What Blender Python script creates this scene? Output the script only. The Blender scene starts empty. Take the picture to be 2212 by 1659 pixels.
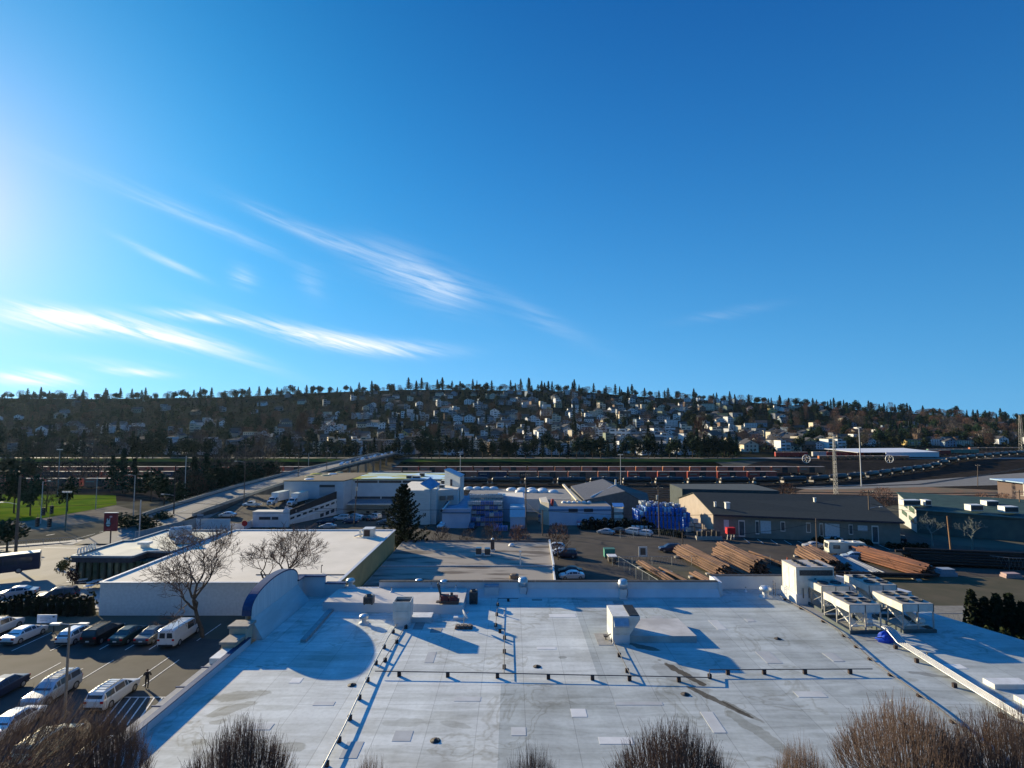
import bpy, math, random
from mathutils import Vector, Matrix
random.seed(7)
S = bpy.context.scene
COL = S.collection
rad = math.radians
# ------------------------------------------------------------------ camera
FPX, CXP, CYP, PITCH, CAMH, CAMY = 1180.0, 1106.0, 829.5, rad(3.9), 25.0, -1.6
cam = bpy.data.cameras.new('camera'); camo = bpy.data.objects.new('camera', cam); COL.objects.link(camo)
cam.sensor_width = 36; cam.lens = 36 * FPX / 2212.0
cam.clip_start = 0.5; cam.clip_end = 9000
camo.location = (0, CAMY, CAMH); camo.rotation_euler = (rad(90) + PITCH, 0, 0)
S.camera = camo
# ------------------------------------------------------------------ sky, sun, exposure
SUN_AZ, SUN_EL = 50.0, 15.2            # degrees left of the view direction (+Y), and above the horizon
w = bpy.data.worlds.new('World'); S.world = w; w.use_nodes = True
wn, wl = w.node_tree.nodes, w.node_tree.links
bg = wn['Background']; bg.inputs[1].default_value = 0.125
sky = wn.new('ShaderNodeTexSky'); sky.sky_type = 'NISHITA'; sky.sun_disc = False
sky.sun_elevation = rad(SUN_EL); sky.sun_rotation = rad(-SUN_AZ)
sky.air_density = 1.0; sky.dust_density = 0.3; sky.ozone_density = 3.0; sky.altitude = 30
# thin cirrus, laid out by azimuth and elevation on the sky
tc = wn.new('ShaderNodeTexCoord'); sep = wn.new('ShaderNodeSeparateXYZ'); wl.new(tc.outputs['Generated'], sep.inputs[0])
def wm(op, a, b=None, c=None):
    n = wn.new('ShaderNodeMath'); n.operation = op
    for i, v in enumerate((a, b, c)):
        if v is None: continue
        if isinstance(v, (int, float)): n.inputs[i].default_value = v
        else: wl.new(v, n.inputs[i])
    return n.outputs[0]
w_az = wm('ARCTAN2', sep.outputs[0], sep.outputs[1]); w_el = wm('ARCSINE', sep.outputs[2])
def azel(px, py):
    v = (CYP - py) / FPX; X = (px - CXP) / FPX; Y = math.cos(PITCH) - math.sin(PITCH) * v; Z = math.sin(PITCH) + math.cos(PITCH) * v
    return math.atan2(X, Y), math.asin(Z / math.sqrt(X * X + Y * Y + Z * Z))
# clear winter air: brightness falls with height, save the added lift overhead, and with the angle from the sun
el0 = wm('MINIMUM', wm('MAXIMUM', w_el, 0.0), .72)
SD = Vector((-math.sin(rad(SUN_AZ)) * math.cos(rad(SUN_EL)), math.cos(rad(SUN_AZ)) * math.cos(rad(SUN_EL)), math.sin(rad(SUN_EL))))
dt = wn.new('ShaderNodeVectorMath'); dt.operation = 'DOT_PRODUCT'; wl.new(tc.outputs['Generated'], dt.inputs[0]); dt.inputs[1].default_value = SD
gam = wm('ARCCOSINE', wm('MINIMUM', dt.outputs['Value'], 1.0))
side = wm('MINIMUM', wm('SUBTRACT', 1.245, wm('MULTIPLY', gam, .28)), 1.15)
SK = 1 / (.125 * 1.8)
high = wm('ADD', 1.0, wm('MULTIPLY', wm('MAXIMUM', wm('SUBTRACT', w_el, .74), 0.0), 3.0))  # added lift overhead, above the view, to brighten the shade
low = wm('MULTIPLY', wm('EXPONENT', wm('MULTIPLY', el0, -8.0)), wm('EXPONENT', wm('MULTIPLY', gam, -2.2)))
ch = []
for H, rate, ga, gk, la in ((.14, 4.2, 1.35, 10.0, .55), (.555, 2.3, .62, 3.6, .36), (1.02, 1.30, .62, 3.2, .1)):
    c = wm('MULTIPLY', wm('MULTIPLY', wm('EXPONENT', wm('MULTIPLY', el0, -rate)), H), side)
    c = wm('MULTIPLY', c, high); c = wm('ADD', c, wm('MULTIPLY', wm('EXPONENT', wm('MULTIPLY', gam, -gk)), ga))
    ch.append(wm('MULTIPLY', wm('ADD', c, wm('MULTIPLY', low, la)), SK))
air = wn.new('ShaderNodeCombineXYZ')
for i in range(3): wl.new(ch[i], air.inputs[i])
soft = wn.new('ShaderNodeVectorMath'); soft.operation = 'MINIMUM'; wl.new(sky.outputs[0], soft.inputs[0]); soft.inputs[1].default_value = (4, 4.6, 5.2)
hs = wn.new('ShaderNodeMixRGB'); hs.inputs[0].default_value = .02; wl.new(air.outputs[0], hs.inputs[1]); wl.new(soft.outputs[0], hs.inputs[2])
cmb = wn.new('ShaderNodeCombineXYZ')
wl.new(wm('ADD', wm('MULTIPLY', w_az, 7.0), wm('MULTIPLY', w_el, -3.0)), cmb.inputs[0])
wl.new(wm('ADD', wm('MULTIPLY', w_el, 95.0), wm('MULTIPLY', w_az, 26.0)), cmb.inputs[1])
ns = wn.new('ShaderNodeTexNoise'); ns.inputs['Scale'].default_value = 1.0; ns.inputs['Detail'].default_value = 6; ns.inputs['Roughness'].default_value = .62
ns.inputs['Distortion'].default_value = .5
wl.new(cmb.outputs[0], ns.inputs['Vector'])
mr = wn.new('ShaderNodeMapRange'); mr.inputs[1].default_value = .36; mr.inputs[2].default_value = .66; wl.new(ns.outputs[0], mr.inputs[0])
streak = mr.outputs[0]
CL = [  # start px, end px, half width, strength, bend
    ((-60, 650), (600, 762), 19, 1.7, .05), ((-80, 655), (330, 705), 18, 1.4, .0), ((270, 664), (620, 705), 10, .9, .0),
    ((440, 685), (990, 778), 19, 1.5, -.03), ((20, 285), (720, 585), 15, .28, .02), ((230, 500), (465, 615), 8, .55, .0),
    ((490, 575), (560, 625), 22, .35, 0), ((440, 400), (900, 590), 15, .35, .0), ((700, 500), (1060, 655), 42, .42, .03),
    ((840, 600), (1050, 650), 40, .30, 0), ((180, 795), (400, 812), 8, 1.1, 0), ((-60, 812), (200, 822), 13, 1.5, 0),
    ((640, 560), (700, 660), 25, .16, 0), ((1000, 600), (1340, 770), 22, .14, 0), ((1430, 700), (1720, 650), 12, .10, 0), ((0, 760), (420, 800), 10, .25, 0)]
acc = None
for (a, b, hw, st, bend) in CL:
    a0 = azel(*a); b0 = azel(*b); mx, my = (a0[0] + b0[0]) / 2, (a0[1] + b0[1]) / 2
    L = math.hypot(b0[0] - a0[0], b0[1] - a0[1]) / 2; th = math.atan2(b0[1] - a0[1], b0[0] - a0[0])
    dx = wm('SUBTRACT', w_az, mx); dy = wm('SUBTRACT', w_el, my)
    xr = wm('DIVIDE', wm('ADD', wm('MULTIPLY', dx, math.cos(th)), wm('MULTIPLY', dy, math.sin(th))), L * .62)
    x2 = wm('MULTIPLY', xr, xr)
    yr = wm('SUBTRACT', wm('MULTIPLY', dy, math.cos(th)), wm('MULTIPLY', dx, math.sin(th)))
    yr = wm('DIVIDE', wm('ADD', yr, wm('MULTIPLY', x2, bend * L)), hw / FPX * .8)
    g = wm('EXPONENT', wm('MULTIPLY', wm('ADD', x2, wm('MULTIPLY', yr, yr)), -1.0))
    g = wm('MULTIPLY', g, st)
    acc = g if acc is None else wm('ADD', acc, g)
cloud = wm('MULTIPLY', acc, wm('ADD', wm('MULTIPLY', streak, .85), .15))
cloud = wm('MINIMUM', cloud, 1.0)
mixc = wn.new('ShaderNodeMixRGB'); mixc.blend_type = 'MIX'
wl.new(cloud, mixc.inputs[0]); wl.new(hs.outputs[0], mixc.inputs[1]); mixc.inputs[2].default_value = (4.6, 4.85, 5.1, 1)
wl.new(mixc.outputs[0], bg.inputs[0])
sl = bpy.data.lights.new('sun', 'SUN'); sl.energy = 4.9; sl.angle = rad(.55); sl.color = (1.0, .84, .55)
so = bpy.data.objects.new('sun', sl); COL.objects.link(so)
SD = Vector((-math.sin(rad(SUN_AZ)) * math.cos(rad(SUN_EL)), math.cos(rad(SUN_AZ)) * math.cos(rad(SUN_EL)), math.sin(rad(SUN_EL))))
so.rotation_euler = SD.to_track_quat('Z', 'Y').to_euler()
S.view_settings.view_transform = 'Standard'; S.view_settings.look = 'None'; S.view_settings.gamma = 1; S.view_settings.exposure = 0.85
S.view_settings.use_curve_mapping = False
# ------------------------------------------------------------------ photograph -> world
def ray(px, py):
    v = (CYP - py) / FPX
    return Vector(((px - CXP) / FPX, math.cos(PITCH) - math.sin(PITCH) * v, math.sin(PITCH) + math.cos(PITCH) * v))
def pz(px, py, z=0.0):
    d = ray(px, py); t = (z - CAMH) / d.z
    return Vector((d.x * t, CAMY + d.y * t, z))
def py_(px, py, Y):
    d = ray(px, py); t = (Y - CAMY) / d.y
    return Vector((d.x * t, Y, CAMH + d.z * t))
def zat(py, Y): return py_(CXP, py, Y).z
RIDGE = [(-300, 862), (0, 860), (200, 862), (500, 858), (700, 848), (870, 842), (1000, 842), (1250, 846), (1400, 858), (1600, 868), (1800, 882), (2000, 895), (2212, 908), (2600, 915)]
FOOT = [(-900, 470), (1106, 450), (1500, 455), (1800, 545), (2212, 640), (3000, 700)]
def lerp_tab(tab, x):
    if x <= tab[0][0]: return tab[0][1]
    for (a, b), (c, d) in zip(tab, tab[1:]):
        if x <= c: return b + (d - b) * (x - a) / (c - a)
    return tab[-1][1]
GL = [(-500, 0), (75, 0), (125, -3.5), (150, -4.5), (290, -8.5), (375, -8.5), (405, -5), (450, -4.6), (5000, -4.6)]
GR = [(-500, 0), (62, 0), (85, -3.5), (130, -4.0), (150, -4.5), (290, -8.5), (375, -8.5), (405, -5), (450, -4.6), (5000, -4.6)]
KY = [62, 75, 85, 125, 130, 150, 290, 375, 405, 450]
YR = 1120.0
def gz(x, y):
    t = min(1, max(0, (x + 22.3) / .3))
    base = lerp_tab(GL, y) * (1 - t) + lerp_tab(GR, y) * t
    if y < 440: return base
    px = CXP + x / y * FPX
    f = lerp_tab(FOOT, px)
    if y <= f: return base
    yr = lerp_tab(RIDGE, px); yf = 910 + 29.6 * FPX / f
    t = (y - f) / (YR - f)
    if t <= 1:
        s = yf + (yr - yf) * (t ** .92)
        return CAMH - (s - 910) * y / FPX
    zr = CAMH - (yr - 910) * YR / FPX
    return max(-6, zr - (y - YR) * .05)
def pg(px, py):
    d = ray(px, py); t = 5.0; step = 4.0
    while t < 3000:
        p = d * t
        if CAMH + p.z < gz(p.x, p.y + CAMY): break
        t += step
    lo, hi = t - step, t
    for _ in range(25):
        m = (lo + hi) / 2; p = d * m
        if CAMH + p.z < gz(p.x, p.y + CAMY): hi = m
        else: lo = m
    p = d * hi
    return Vector((p.x, p.y + CAMY, gz(p.x, p.y + CAMY)))
# ------------------------------------------------------------------ materials
MC = {}
def mat(name, col, rough=.85, metal=0, col2=None, scale=3.0, bump=0, detail=5, stretch=None, spec=.3, trans=0, alpha=1, lo=.35, hi=.65):
    if name in MC: return MC[name]
    m = bpy.data.materials.new(name); m.use_nodes = True; MC[name] = m
    n, l = m.node_tree.nodes, m.node_tree.links; b = n['Principled BSDF']
    b.inputs['Roughness'].default_value = rough; b.inputs['Metallic'].default_value = metal
    b.inputs['Specular IOR Level'].default_value = spec
    if col2 is None: col2 = tuple(c * .82 for c in col)
    t = n.new('ShaderNodeTexCoord'); nz = n.new('ShaderNodeTexNoise'); nz.inputs['Scale'].default_value = scale; nz.inputs['Detail'].default_value = detail
    src = t.outputs['Object']
    if stretch:
        mp = n.new('ShaderNodeMapping'); mp.inputs['Scale'].default_value = stretch; l.new(src, mp.inputs[0]); src = mp.outputs[0]
    l.new(src, nz.inputs['Vector'])
    r = n.new('ShaderNodeMapRange'); r.inputs[1].default_value = lo; r.inputs[2].default_value = hi; l.new(nz.outputs[0], r.inputs[0])
    mx = n.new('ShaderNodeMixRGB'); mx.inputs[1].default_value = (*col, 1); mx.inputs[2].default_value = (*col2, 1)
    l.new(r.outputs[0], mx.inputs[0]); l.new(mx.outputs[0], b.inputs['Base Color'])
    if bump:
        bp = n.new('ShaderNodeBump'); bp.inputs['Strength'].default_value = bump; bp.inputs['Distance'].default_value = .05
        l.new(nz.outputs[0], bp.inputs['Height']); l.new(bp.outputs[0], b.inputs['Normal'])
    return m
def leaf_mat(name, col, col2, scale=.6):
    m = mat(name, col, .9, 0, col2, scale, spec=.1)
    n, l = m.node_tree.nodes, m.node_tree.links
    b = n['Principled BSDF']
    oi = n.new('ShaderNodeObjectInfo'); h = n.new('ShaderNodeHueSaturation')
    mr_ = n.new('ShaderNodeMapRange'); mr_.inputs[3].default_value = .65; mr_.inputs[4].default_value = 1.35; l.new(oi.outputs['Random'], mr_.inputs[0])
    l.new(mr_.outputs[0], h.inputs['Value'])
    src = [k for k in l if k.to_socket == b.inputs['Base Color']][0].from_socket
    l.new(src, h.inputs['Color']); l.new(h.outputs[0], b.inputs['Base Color'])
    return m
# ------------------------------------------------------------------ mesh builder and scene records
class MB:
    def __init__(s): s.v = []; s.f = []; s.m = []; s.sm = []
    def add(s, vs, fs, mi=0, sm=False):
        o = len(s.v); s.v += [tuple(v) for v in vs]
        for f in fs: s.f.append(tuple(i + o for i in f)); s.m.append(mi); s.sm.append(sm)
        return s
    def box(s, x0, x1, y0, y1, z0, z1, mi=0):
        vs = [(x0, y0, z0), (x1, y0, z0), (x1, y1, z0), (x0, y1, z0), (x0, y0, z1), (x1, y0, z1), (x1, y1, z1), (x0, y1, z1)]
        return s.add(vs, [(3, 2, 1, 0), (4, 5, 6, 7), (0, 1, 5, 4), (1, 2, 6, 5), (2, 3, 7, 6), (3, 0, 4, 7)], mi)
    def cbox(s, c, sz, rz=0, mi=0, tilt=None):
        M = Matrix.Rotation(rz, 3, 'Z')
        if tilt is not None: M = M @ tilt
        hx, hy, hz = sz[0] / 2, sz[1] / 2, sz[2] / 2
        vs = [M @ Vector(p) + Vector(c) for p in ((-hx, -hy, -hz), (hx, -hy, -hz), (hx, hy, -hz), (-hx, hy, -hz), (-hx, -hy, hz), (hx, -hy, hz), (hx, hy, hz), (-hx, hy, hz))]
        return s.add(vs, [(3, 2, 1, 0), (4, 5, 6, 7), (0, 1, 5, 4), (1, 2, 6, 5), (2, 3, 7, 6), (3, 0, 4, 7)], mi)
    def prism(s, poly, z0, z1, mi=0, mtop=None):
        n = len(poly); a = sum(poly[i][0] * poly[(i + 1) % n][1] - poly[(i + 1) % n][0] * poly[i][1] for i in range(n))
        if a < 0: poly = poly[::-1]
        zf0 = z0 if callable(z0) else (lambda x, y: z0); zf1 = z1 if callable(z1) else (lambda x, y: z1)
        vs = [(p[0], p[1], zf0(p[0], p[1])) for p in poly] + [(p[0], p[1], zf1(p[0], p[1])) for p in poly]
        s.add(vs, [tuple(range(n))[::-1]] + [(i, (i + 1) % n, (i + 1) % n + n, i + n) for i in range(n)], mi)
        s.add(vs[n:], [tuple(range(n))], mi if mtop is None else mtop)
        return s
    def beam(s, a, b, wd, ht, mi=0):            # rectangular bar between two points
        a, b = Vector(a), Vector(b); d = (b - a); L = d.length
        if L < 1e-6: return s
        d /= L; up = Vector((0, 0, 1)) if abs(d.z) < .95 else Vector((0, 1, 0))
        r = d.cross(up).normalized(); u = r.cross(d)
        vs = []
        for p in (a, b):
            for (i, j) in ((-1, -1), (1, -1), (1, 1), (-1, 1)): vs.append(p + r * (i * wd / 2) + u * (j * ht / 2))
        return s.add(vs, [(0, 1, 2, 3), (7, 6, 5, 4), (0, 4, 5, 1), (1, 5, 6, 2), (2, 6, 7, 3), (3, 7, 4, 0)], mi)
    def tube(s, a, b, r, n=8, r2=None, mi=0, cap=True, sm=True):
        a, b = Vector(a), Vector(b); d = b - a
        if d.length < 1e-6: return s
        d.normalize(); r2 = r if r2 is None else r2
        up = Vector((0, 0, 1)) if abs(d.z) < .9 else Vector((1, 0, 0))
        e = d.cross(up).normalized(); g = e.cross(d)
        vs = [a + (e * math.cos(k * 2 * math.pi / n) + g * math.sin(k * 2 * math.pi / n)) * r for k in range(n)]
        vs += [b + (e * math.cos(k * 2 * math.pi / n) + g * math.sin(k * 2 * math.pi / n)) * r2 for k in range(n)]
        s.add(vs, [(k, k + n, (k + 1) % n + n, (k + 1) % n) for k in range(n)], mi, sm)
        if cap: s.add(vs, [tuple(range(n)), tuple(range(2 * n - 1, n - 1, -1))], mi)
        return s
    def path(s, pts, r, n=6, mi=0):
        for a, b in zip(pts, pts[1:]): s.tube(a, b, r, n, mi=mi)
        return s
    def lathe(s, prof, c=(0, 0, 0), n=16, mi=0, sm=True):
        vs = []
        for (r, z) in prof: vs += [(c[0] + r * math.cos(k * 2 * math.pi / n), c[1] + r * math.sin(k * 2 * math.pi / n), c[2] + z) for k in range(n)]
        fs = []
        for i in range(len(prof) - 1):
            for k in range(n): fs.append((i * n + k, i * n + (k + 1) % n, (i + 1) * n + (k + 1) % n, (i + 1) * n + k))
        s.add(vs, fs, mi, sm); s.add(vs, [tuple(range(n))[::-1], tuple(range((len(prof) - 1) * n, len(prof) * n))], mi)
        return s
    def sheet(s, poly, dz, mi=0, gf=None):       # a flat polygon laid on the ground, split where the ground bends
        ys = [-400] + KY + [4000]
        for a, b in zip(ys, ys[1:]):
            q = clip(clip(poly, a, True), b, False)
            if len(q) >= 3:
                ar = sum(q[i][0] * q[(i + 1) % len(q)][1] - q[(i + 1) % len(q)][0] * q[i][1] for i in range(len(q)))
                if ar < 0: q = q[::-1]
                s.add([(p[0], p[1], gz(p[0], min(max(p[1], a), b)) + dz) for p in q], [tuple(range(len(q)))], mi)
        return s
    def mesh(s, name, mats, off=(0, 0, 0)):
        me = bpy.data.meshes.new(name)
        if off[0] or off[1] or off[2]: s.v = [(a - off[0], b - off[1], c - off[2]) for a, b, c in s.v]
        me.from_pydata(s.v, [], s.f)
        for m in (mats if isinstance(mats, (list, tuple)) else [mats]): me.materials.append(m)
        me.polygons.foreach_set('material_index', s.m); me.polygons.foreach_set('use_smooth', s.sm)
        me.update(); return me
    def build(s, name, mats, parent=None, label=None, world=False):
        off = (0, 0, 0)
        if world and parent is not None:
            v = Vector((0, 0, 0)); p = parent
            while p is not None: v += p.location; p = p.parent
            off = tuple(v)
        o = bpy.data.objects.new(name, s.mesh(name, mats, off)); COL.objects.link(o)
        if parent is not None: o.parent = parent
        if label: o['label'] = label
        return o
def clip(poly, c, above):
    out = []
    for i in range(len(poly)):
        a, b = poly[i], poly[(i + 1) % len(poly)]
        ia = a[1] >= c if above else a[1] <= c; ib = b[1] >= c if above else b[1] <= c
        if ia: out.append((a[0], a[1]))
        if ia != ib:
            t = (c - a[1]) / (b[1] - a[1]); out.append((a[0] + (b[0] - a[0]) * t, c))
    return out
def tag(o, label, cat, group=None):
    o['label'] = label; o['category'] = cat
    if group: o['group'] = group
    return o
def thing(name, label, cat, loc=(0, 0, 0), rz=0, group=None):
    o = bpy.data.objects.new(name, None); COL.objects.link(o); o.empty_display_size = .3
    o.location = loc; o.rotation_euler = (0, 0, rz)
    return tag(o, label, cat, group)
def struct(name, mb, m, stuff=False):
    o = mb.build(name, m); o['kind'] = 'stuff' if stuff else 'structure'; return o
def copy_tree(o, parent=None):
    c = o.copy(); COL.objects.link(c); c.parent = parent
    for ch in list(KIDS.get(o.name, ())): copy_tree(ch, c)
    return c
KIDS = {}
def index_kids(o):
    KIDS[o.name] = [k for k in bpy.data.objects if k.parent == o]
    for k in KIDS[o.name]: index_kids(k)
def dup(proto, loc, rz=0, label=None, group=None, scale=None):
    if proto.name not in KIDS: index_kids(proto)
    if not proto.get('used'):
        proto['used'] = 1; c = proto
    else:
        c = copy_tree(proto)
    c.location = loc; c.rotation_euler = (0, 0, rz)
    if scale: c.scale = scale if isinstance(scale, tuple) else (scale,) * 3
    if label: c['label'] = label
    if group: c['group'] = group
    return c
def finish_protos():
    for o in bpy.data.objects:
        if 'used' in o: del o['used']
# palette
asphalt = mat('asphalt_lot', (.068, .063, .056), .9, 0, (.048, .044, .039), .5, .25, 8)
road_m = mat('asphalt_road', (.21, .195, .175), .85, 0, (.15, .14, .125), .25, .15, 8, stretch=(1, .25, 1), spec=.2)
concrete = mat('concrete', (.42, .39, .34), .9, 0, (.33, .31, .27), 1.2, .2)
paint_w = mat('road_paint', (.75, .74, .70), .7, 0, (.5, .49, .46), 3)
white_wall = mat('white_wall', (.70, .71, .72), .8, 0, (.60, .61, .62), .6, .05)
cream_wall = mat('cream_wall', (.68, .60, .46), .8, 0, (.60, .52, .39), .5)
black = mat('black_rubber', (.02, .02, .02), .8, 0, (.03, .03, .03))
dark_metal = mat('dark_metal', (.06, .06, .065), .5, .5, (.09, .08, .07), 4)
grey_metal = mat('grey_metal', (.45, .46, .47), .45, .6, (.35, .35, .35), 3)
white_metal = mat('white_metal', (.74, .73, .69), .5, .1, (.62, .60, .55), 2)
glass_d = mat('window_glass', (.03, .04, .05), .08, 0, (.05, .06, .08), 1, spec=.6)
wood_pole = mat('pole_wood', (.17, .13, .10), .9, 0, (.11, .08, .06), 3, .2, stretch=(6, 6, .6))
# ------------------------------------------------------------------ ground
def ground():
    xs = [-1900, -1500, -1300, -1150, -1000] + [-1000 + 20 * i for i in range(1, 49)] + [-22.3, -22] + [-15 + 15 * i for i in range(0, 68)] + [1100, 1250, 1500, 1900]
    ys = sorted(set([-120, 0, 30, 62, 75, 85, 100, 125, 130, 150, 180, 220, 260, 290] + [310, 340, 375, 390, 405, 425] + list(range(450, 1140, 14)) + [1120, 1150, 1200, 1300, 1500, 1900, 2400]))
    m = MB(); nx = len(xs)
    vs = [(x, y, gz(x, y)) for y in ys for x in xs]
    fs = [(j * nx + i, j * nx + i + 1, (j + 1) * nx + i + 1, (j + 1) * nx + i) for j in range(len(ys) - 1) for i in range(nx - 1)]
    m.add(vs, fs, 0, False)
    g = mat('ground_soil', (.13, .12, .09), .95, 0, (.08, .075, .055), .08, .3, 8)
    n, l = g.node_tree.nodes, g.node_tree.links; b = n['Principled BSDF']
    old = [k for k in l if k.to_socket == b.inputs['Base Color']][0].from_socket
    t = n.new('ShaderNodeTexCoord'); sp = n.new('ShaderNodeSeparateXYZ'); l.new(t.outputs['Object'], sp.inputs[0])
    r = n.new('ShaderNodeMapRange'); r.inputs[1].default_value = 400; r.inputs[2].default_value = 440; l.new(sp.outputs[1], r.inputs[0])
    nz = n.new('ShaderNodeTexNoise'); nz.inputs['Scale'].default_value = .035; nz.inputs['Detail'].default_value = 8; l.new(t.outputs['Object'], nz.inputs['Vector'])
    cr = n.new('ShaderNodeValToRGB'); cr.color_ramp.elements[0].position = .35; cr.color_ramp.elements[0].color = (.012, .017, .010, 1)
    cr.color_ramp.elements[1].position = .7; cr.color_ramp.elements[1].color = (.032, .028, .02, 1); l.new(nz.outputs[0], cr.inputs[0])
    mx = n.new('ShaderNodeMixRGB'); l.new(r.outputs[0], mx.inputs[0]); l.new(old, mx.inputs[1]); l.new(cr.outputs[0], mx.inputs[2]); l.new(mx.outputs[0], b.inputs['Base Color'])
    b.inputs['Specular IOR Level'].default_value = 0
    struct('ground', m, g)
ground()
def xy(p): return (p.x, p.y)
# parking lot at the left, behind and beside the store
lot = MB().sheet([(-130, 8), (-21, 8), (-21, 70.5), (-130, 70.5)], .02); struct('parking_lot', lot, asphalt)
# streets on the left
st = MB()
st.sheet([(-190, 72), (-53.2, 72), (-53.2, 110), (-60, 127), (-88.5, 127), (-88.5, 150), (-101, 150), (-101, 132), (-120, 118), (-190, 108)], .03)
struct('road_intersection', st, road_m)
def strip(pts, wd, dz, zf=None):
    """ribbon along (x, y) points draped by zf"""
    m = MB(); L = []
    for i, p in enumerate(pts):
        a = Vector(pts[max(0, i - 1)]); b = Vector(pts[min(len(pts) - 1, i + 1)]); d = (b - a).normalized(); nrm = Vector((-d.y, d.x))
        q = Vector(p)
        L += [(q + nrm * wd / 2).to_tuple(), (q - nrm * wd / 2).to_tuple()]
    vs = [(x, y, (zf or gz)(x, y) + dz) for x, y in L]
    m.add(vs, [(2 * i, 2 * i + 1, 2 * i + 3, 2 * i + 2) for i in range(len(pts) - 1)])
    for i in range(len(m.f)): m.f[i] = m.f[i]
    return m
# Raised street and bridge running west over the rail yard
BX0, BX1 = -101.5, -88.5
def bz(y): return lerp_tab([(126, -3.4), (154, -1.1), (200, .5), (273, 1.2), (416, .3), (455, -4.3)], y)
def deck():
    ys = [127 + 6 * i for i in range(55)]
    m = MB(); vs = []
    for y in ys: vs += [(BX0, y, bz(y) + .05), (BX1, y, bz(y) + .05)]
    m.add(vs, [(2 * i, 2 * i + 1, 2 * i + 3, 2 * i + 2) for i in range(len(ys) - 1)])
    struct('bridge_road', m, road_m)
    b = thing('road_bridge', 'long street bridge with low grey parapets climbing over the rail yard', 'bridge', (-95, 150, -4))
    for sx in (BX0 - .5, BX1 + .5):
        m = MB()
        for a, c in zip(ys[4:], ys[5:]):
            if a > 205: continue
            m.add([(sx - .3, a, gz(sx, a) - .3), (sx + .3, a, gz(sx, a) - .3), (sx + .3, c, gz(sx, c) - .3), (sx - .3, c, gz(sx, c) - .3),
                   (sx - .3, a, bz(a) + .1), (sx + .3, a, bz(a) + .1), (sx + .3, c, bz(c) + .1), (sx - .3, c, bz(c) + .1)],
                  [(4, 5, 6, 7), (0, 4, 7, 3), (1, 2, 6, 5)])
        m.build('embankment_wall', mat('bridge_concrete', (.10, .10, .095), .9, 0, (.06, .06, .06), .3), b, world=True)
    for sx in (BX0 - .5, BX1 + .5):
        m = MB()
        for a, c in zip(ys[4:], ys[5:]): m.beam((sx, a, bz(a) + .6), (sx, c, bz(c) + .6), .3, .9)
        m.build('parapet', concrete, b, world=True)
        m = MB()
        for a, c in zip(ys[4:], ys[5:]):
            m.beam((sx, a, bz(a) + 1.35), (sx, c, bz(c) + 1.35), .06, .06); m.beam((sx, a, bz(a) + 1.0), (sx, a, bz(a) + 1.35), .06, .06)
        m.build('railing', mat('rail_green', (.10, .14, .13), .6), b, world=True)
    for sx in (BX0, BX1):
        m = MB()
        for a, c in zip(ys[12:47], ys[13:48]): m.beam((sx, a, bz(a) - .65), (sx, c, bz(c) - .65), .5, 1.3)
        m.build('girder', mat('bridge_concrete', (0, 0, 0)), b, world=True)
    for y in range(212, 410, 18):
        for sx in (BX0 + 1.5, BX1 - 1.5): MB().box(sx - .5, sx + .5, y - .5, y + .5, gz(sx, y) - .3, bz(y) - .4).build('pier', concrete, b, world=True)
    m = MB()
    for i in range(26):
        y = 132 + i * 12
        m.beam((-95, y, bz(y) + .075), (-95, y + 5, bz(y + 5) + .075), .15, .02)
    struct('lane_line', m, paint_w)
deck()
# markings and kerbs on the left streets
pm = MB()
def gline(a, b, wd, mb=pm, dz=.045):
    A, B = Vector(a), Vector(b); d = (B - A).normalized(); n = Vector((-d.y, d.x)) * wd / 2
    mb.sheet([(A + n).to_tuple(), (A - n).to_tuple(), (B - n).to_tuple(), (B + n).to_tuple()], dz)
def gl(ax, ay, bx, by, wd, mb=None, dz=.045):
    a, b = pg(ax, ay), pg(bx, by); gline((a.x, a.y), (b.x, b.y), wd, mb or pm, dz)
for i in range(8):
    gl(143 + 6.2 * i, 1257 - 3.2 * i, 160 + 6.2 * i, 1256 - 3.2 * i, .5)
gl(163, 1256, 263, 1219, .25); gl(95, 1183, 270, 1187, .3); gl(180, 1191, 285, 1194, .3); gl(100, 1157, 118, 1154, .3); gl(170, 1191, 186, 1189, .35)
gl(118, 1177, 205, 1153, .15); gl(215, 1150, 330, 1118, .15); gl(180, 1166, 300, 1135, .15); gl(330, 1137, 400, 1117, .15); gl(190, 1206, 240, 1203, .3)
gl(180, 1223, 196, 1221, .35); gl(150, 1246, 250, 1238, .25)
# stall lines in the parking lot (parallel to the view)
def lotline(px, py, L=5.2, x=None):
    a = pz(px, py, 0); gline((a.x, a.y), (a.x, a.y + L), .11)
for (px, py) in ((292, 1471), (33, 1485), (83, 1500), (160, 1478), (25, 1407), (108, 1407), (215, 1404), (270, 1405), (322, 1404), (425, 1385)):
    lotline(px, py)
a = pz(262, 1507, 0); c = pz(404, 1503, 0)
gline((a.x, a.y), (c.x, a.y), .12)
for i in range(8):
    x = a.x + (c.x - a.x) * (i + .2) / 8.0
    gline((x, a.y), (x + 1.4, a.y - 4.6), .12)
b = pz(290, 1470, 0); gline((b.x + 1.6, b.y - 1.2), (b.x + 1.6, b.y + 4.5), .11)
a = pz(497, 1378); pm.sheet([(a.x, a.y), (a.x + .6, a.y), (a.x + 1.4, a.y + 1.7), (a.x + .9, a.y + 1.7)], .045)
struct('painted_marking', pm, paint_w)
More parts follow.
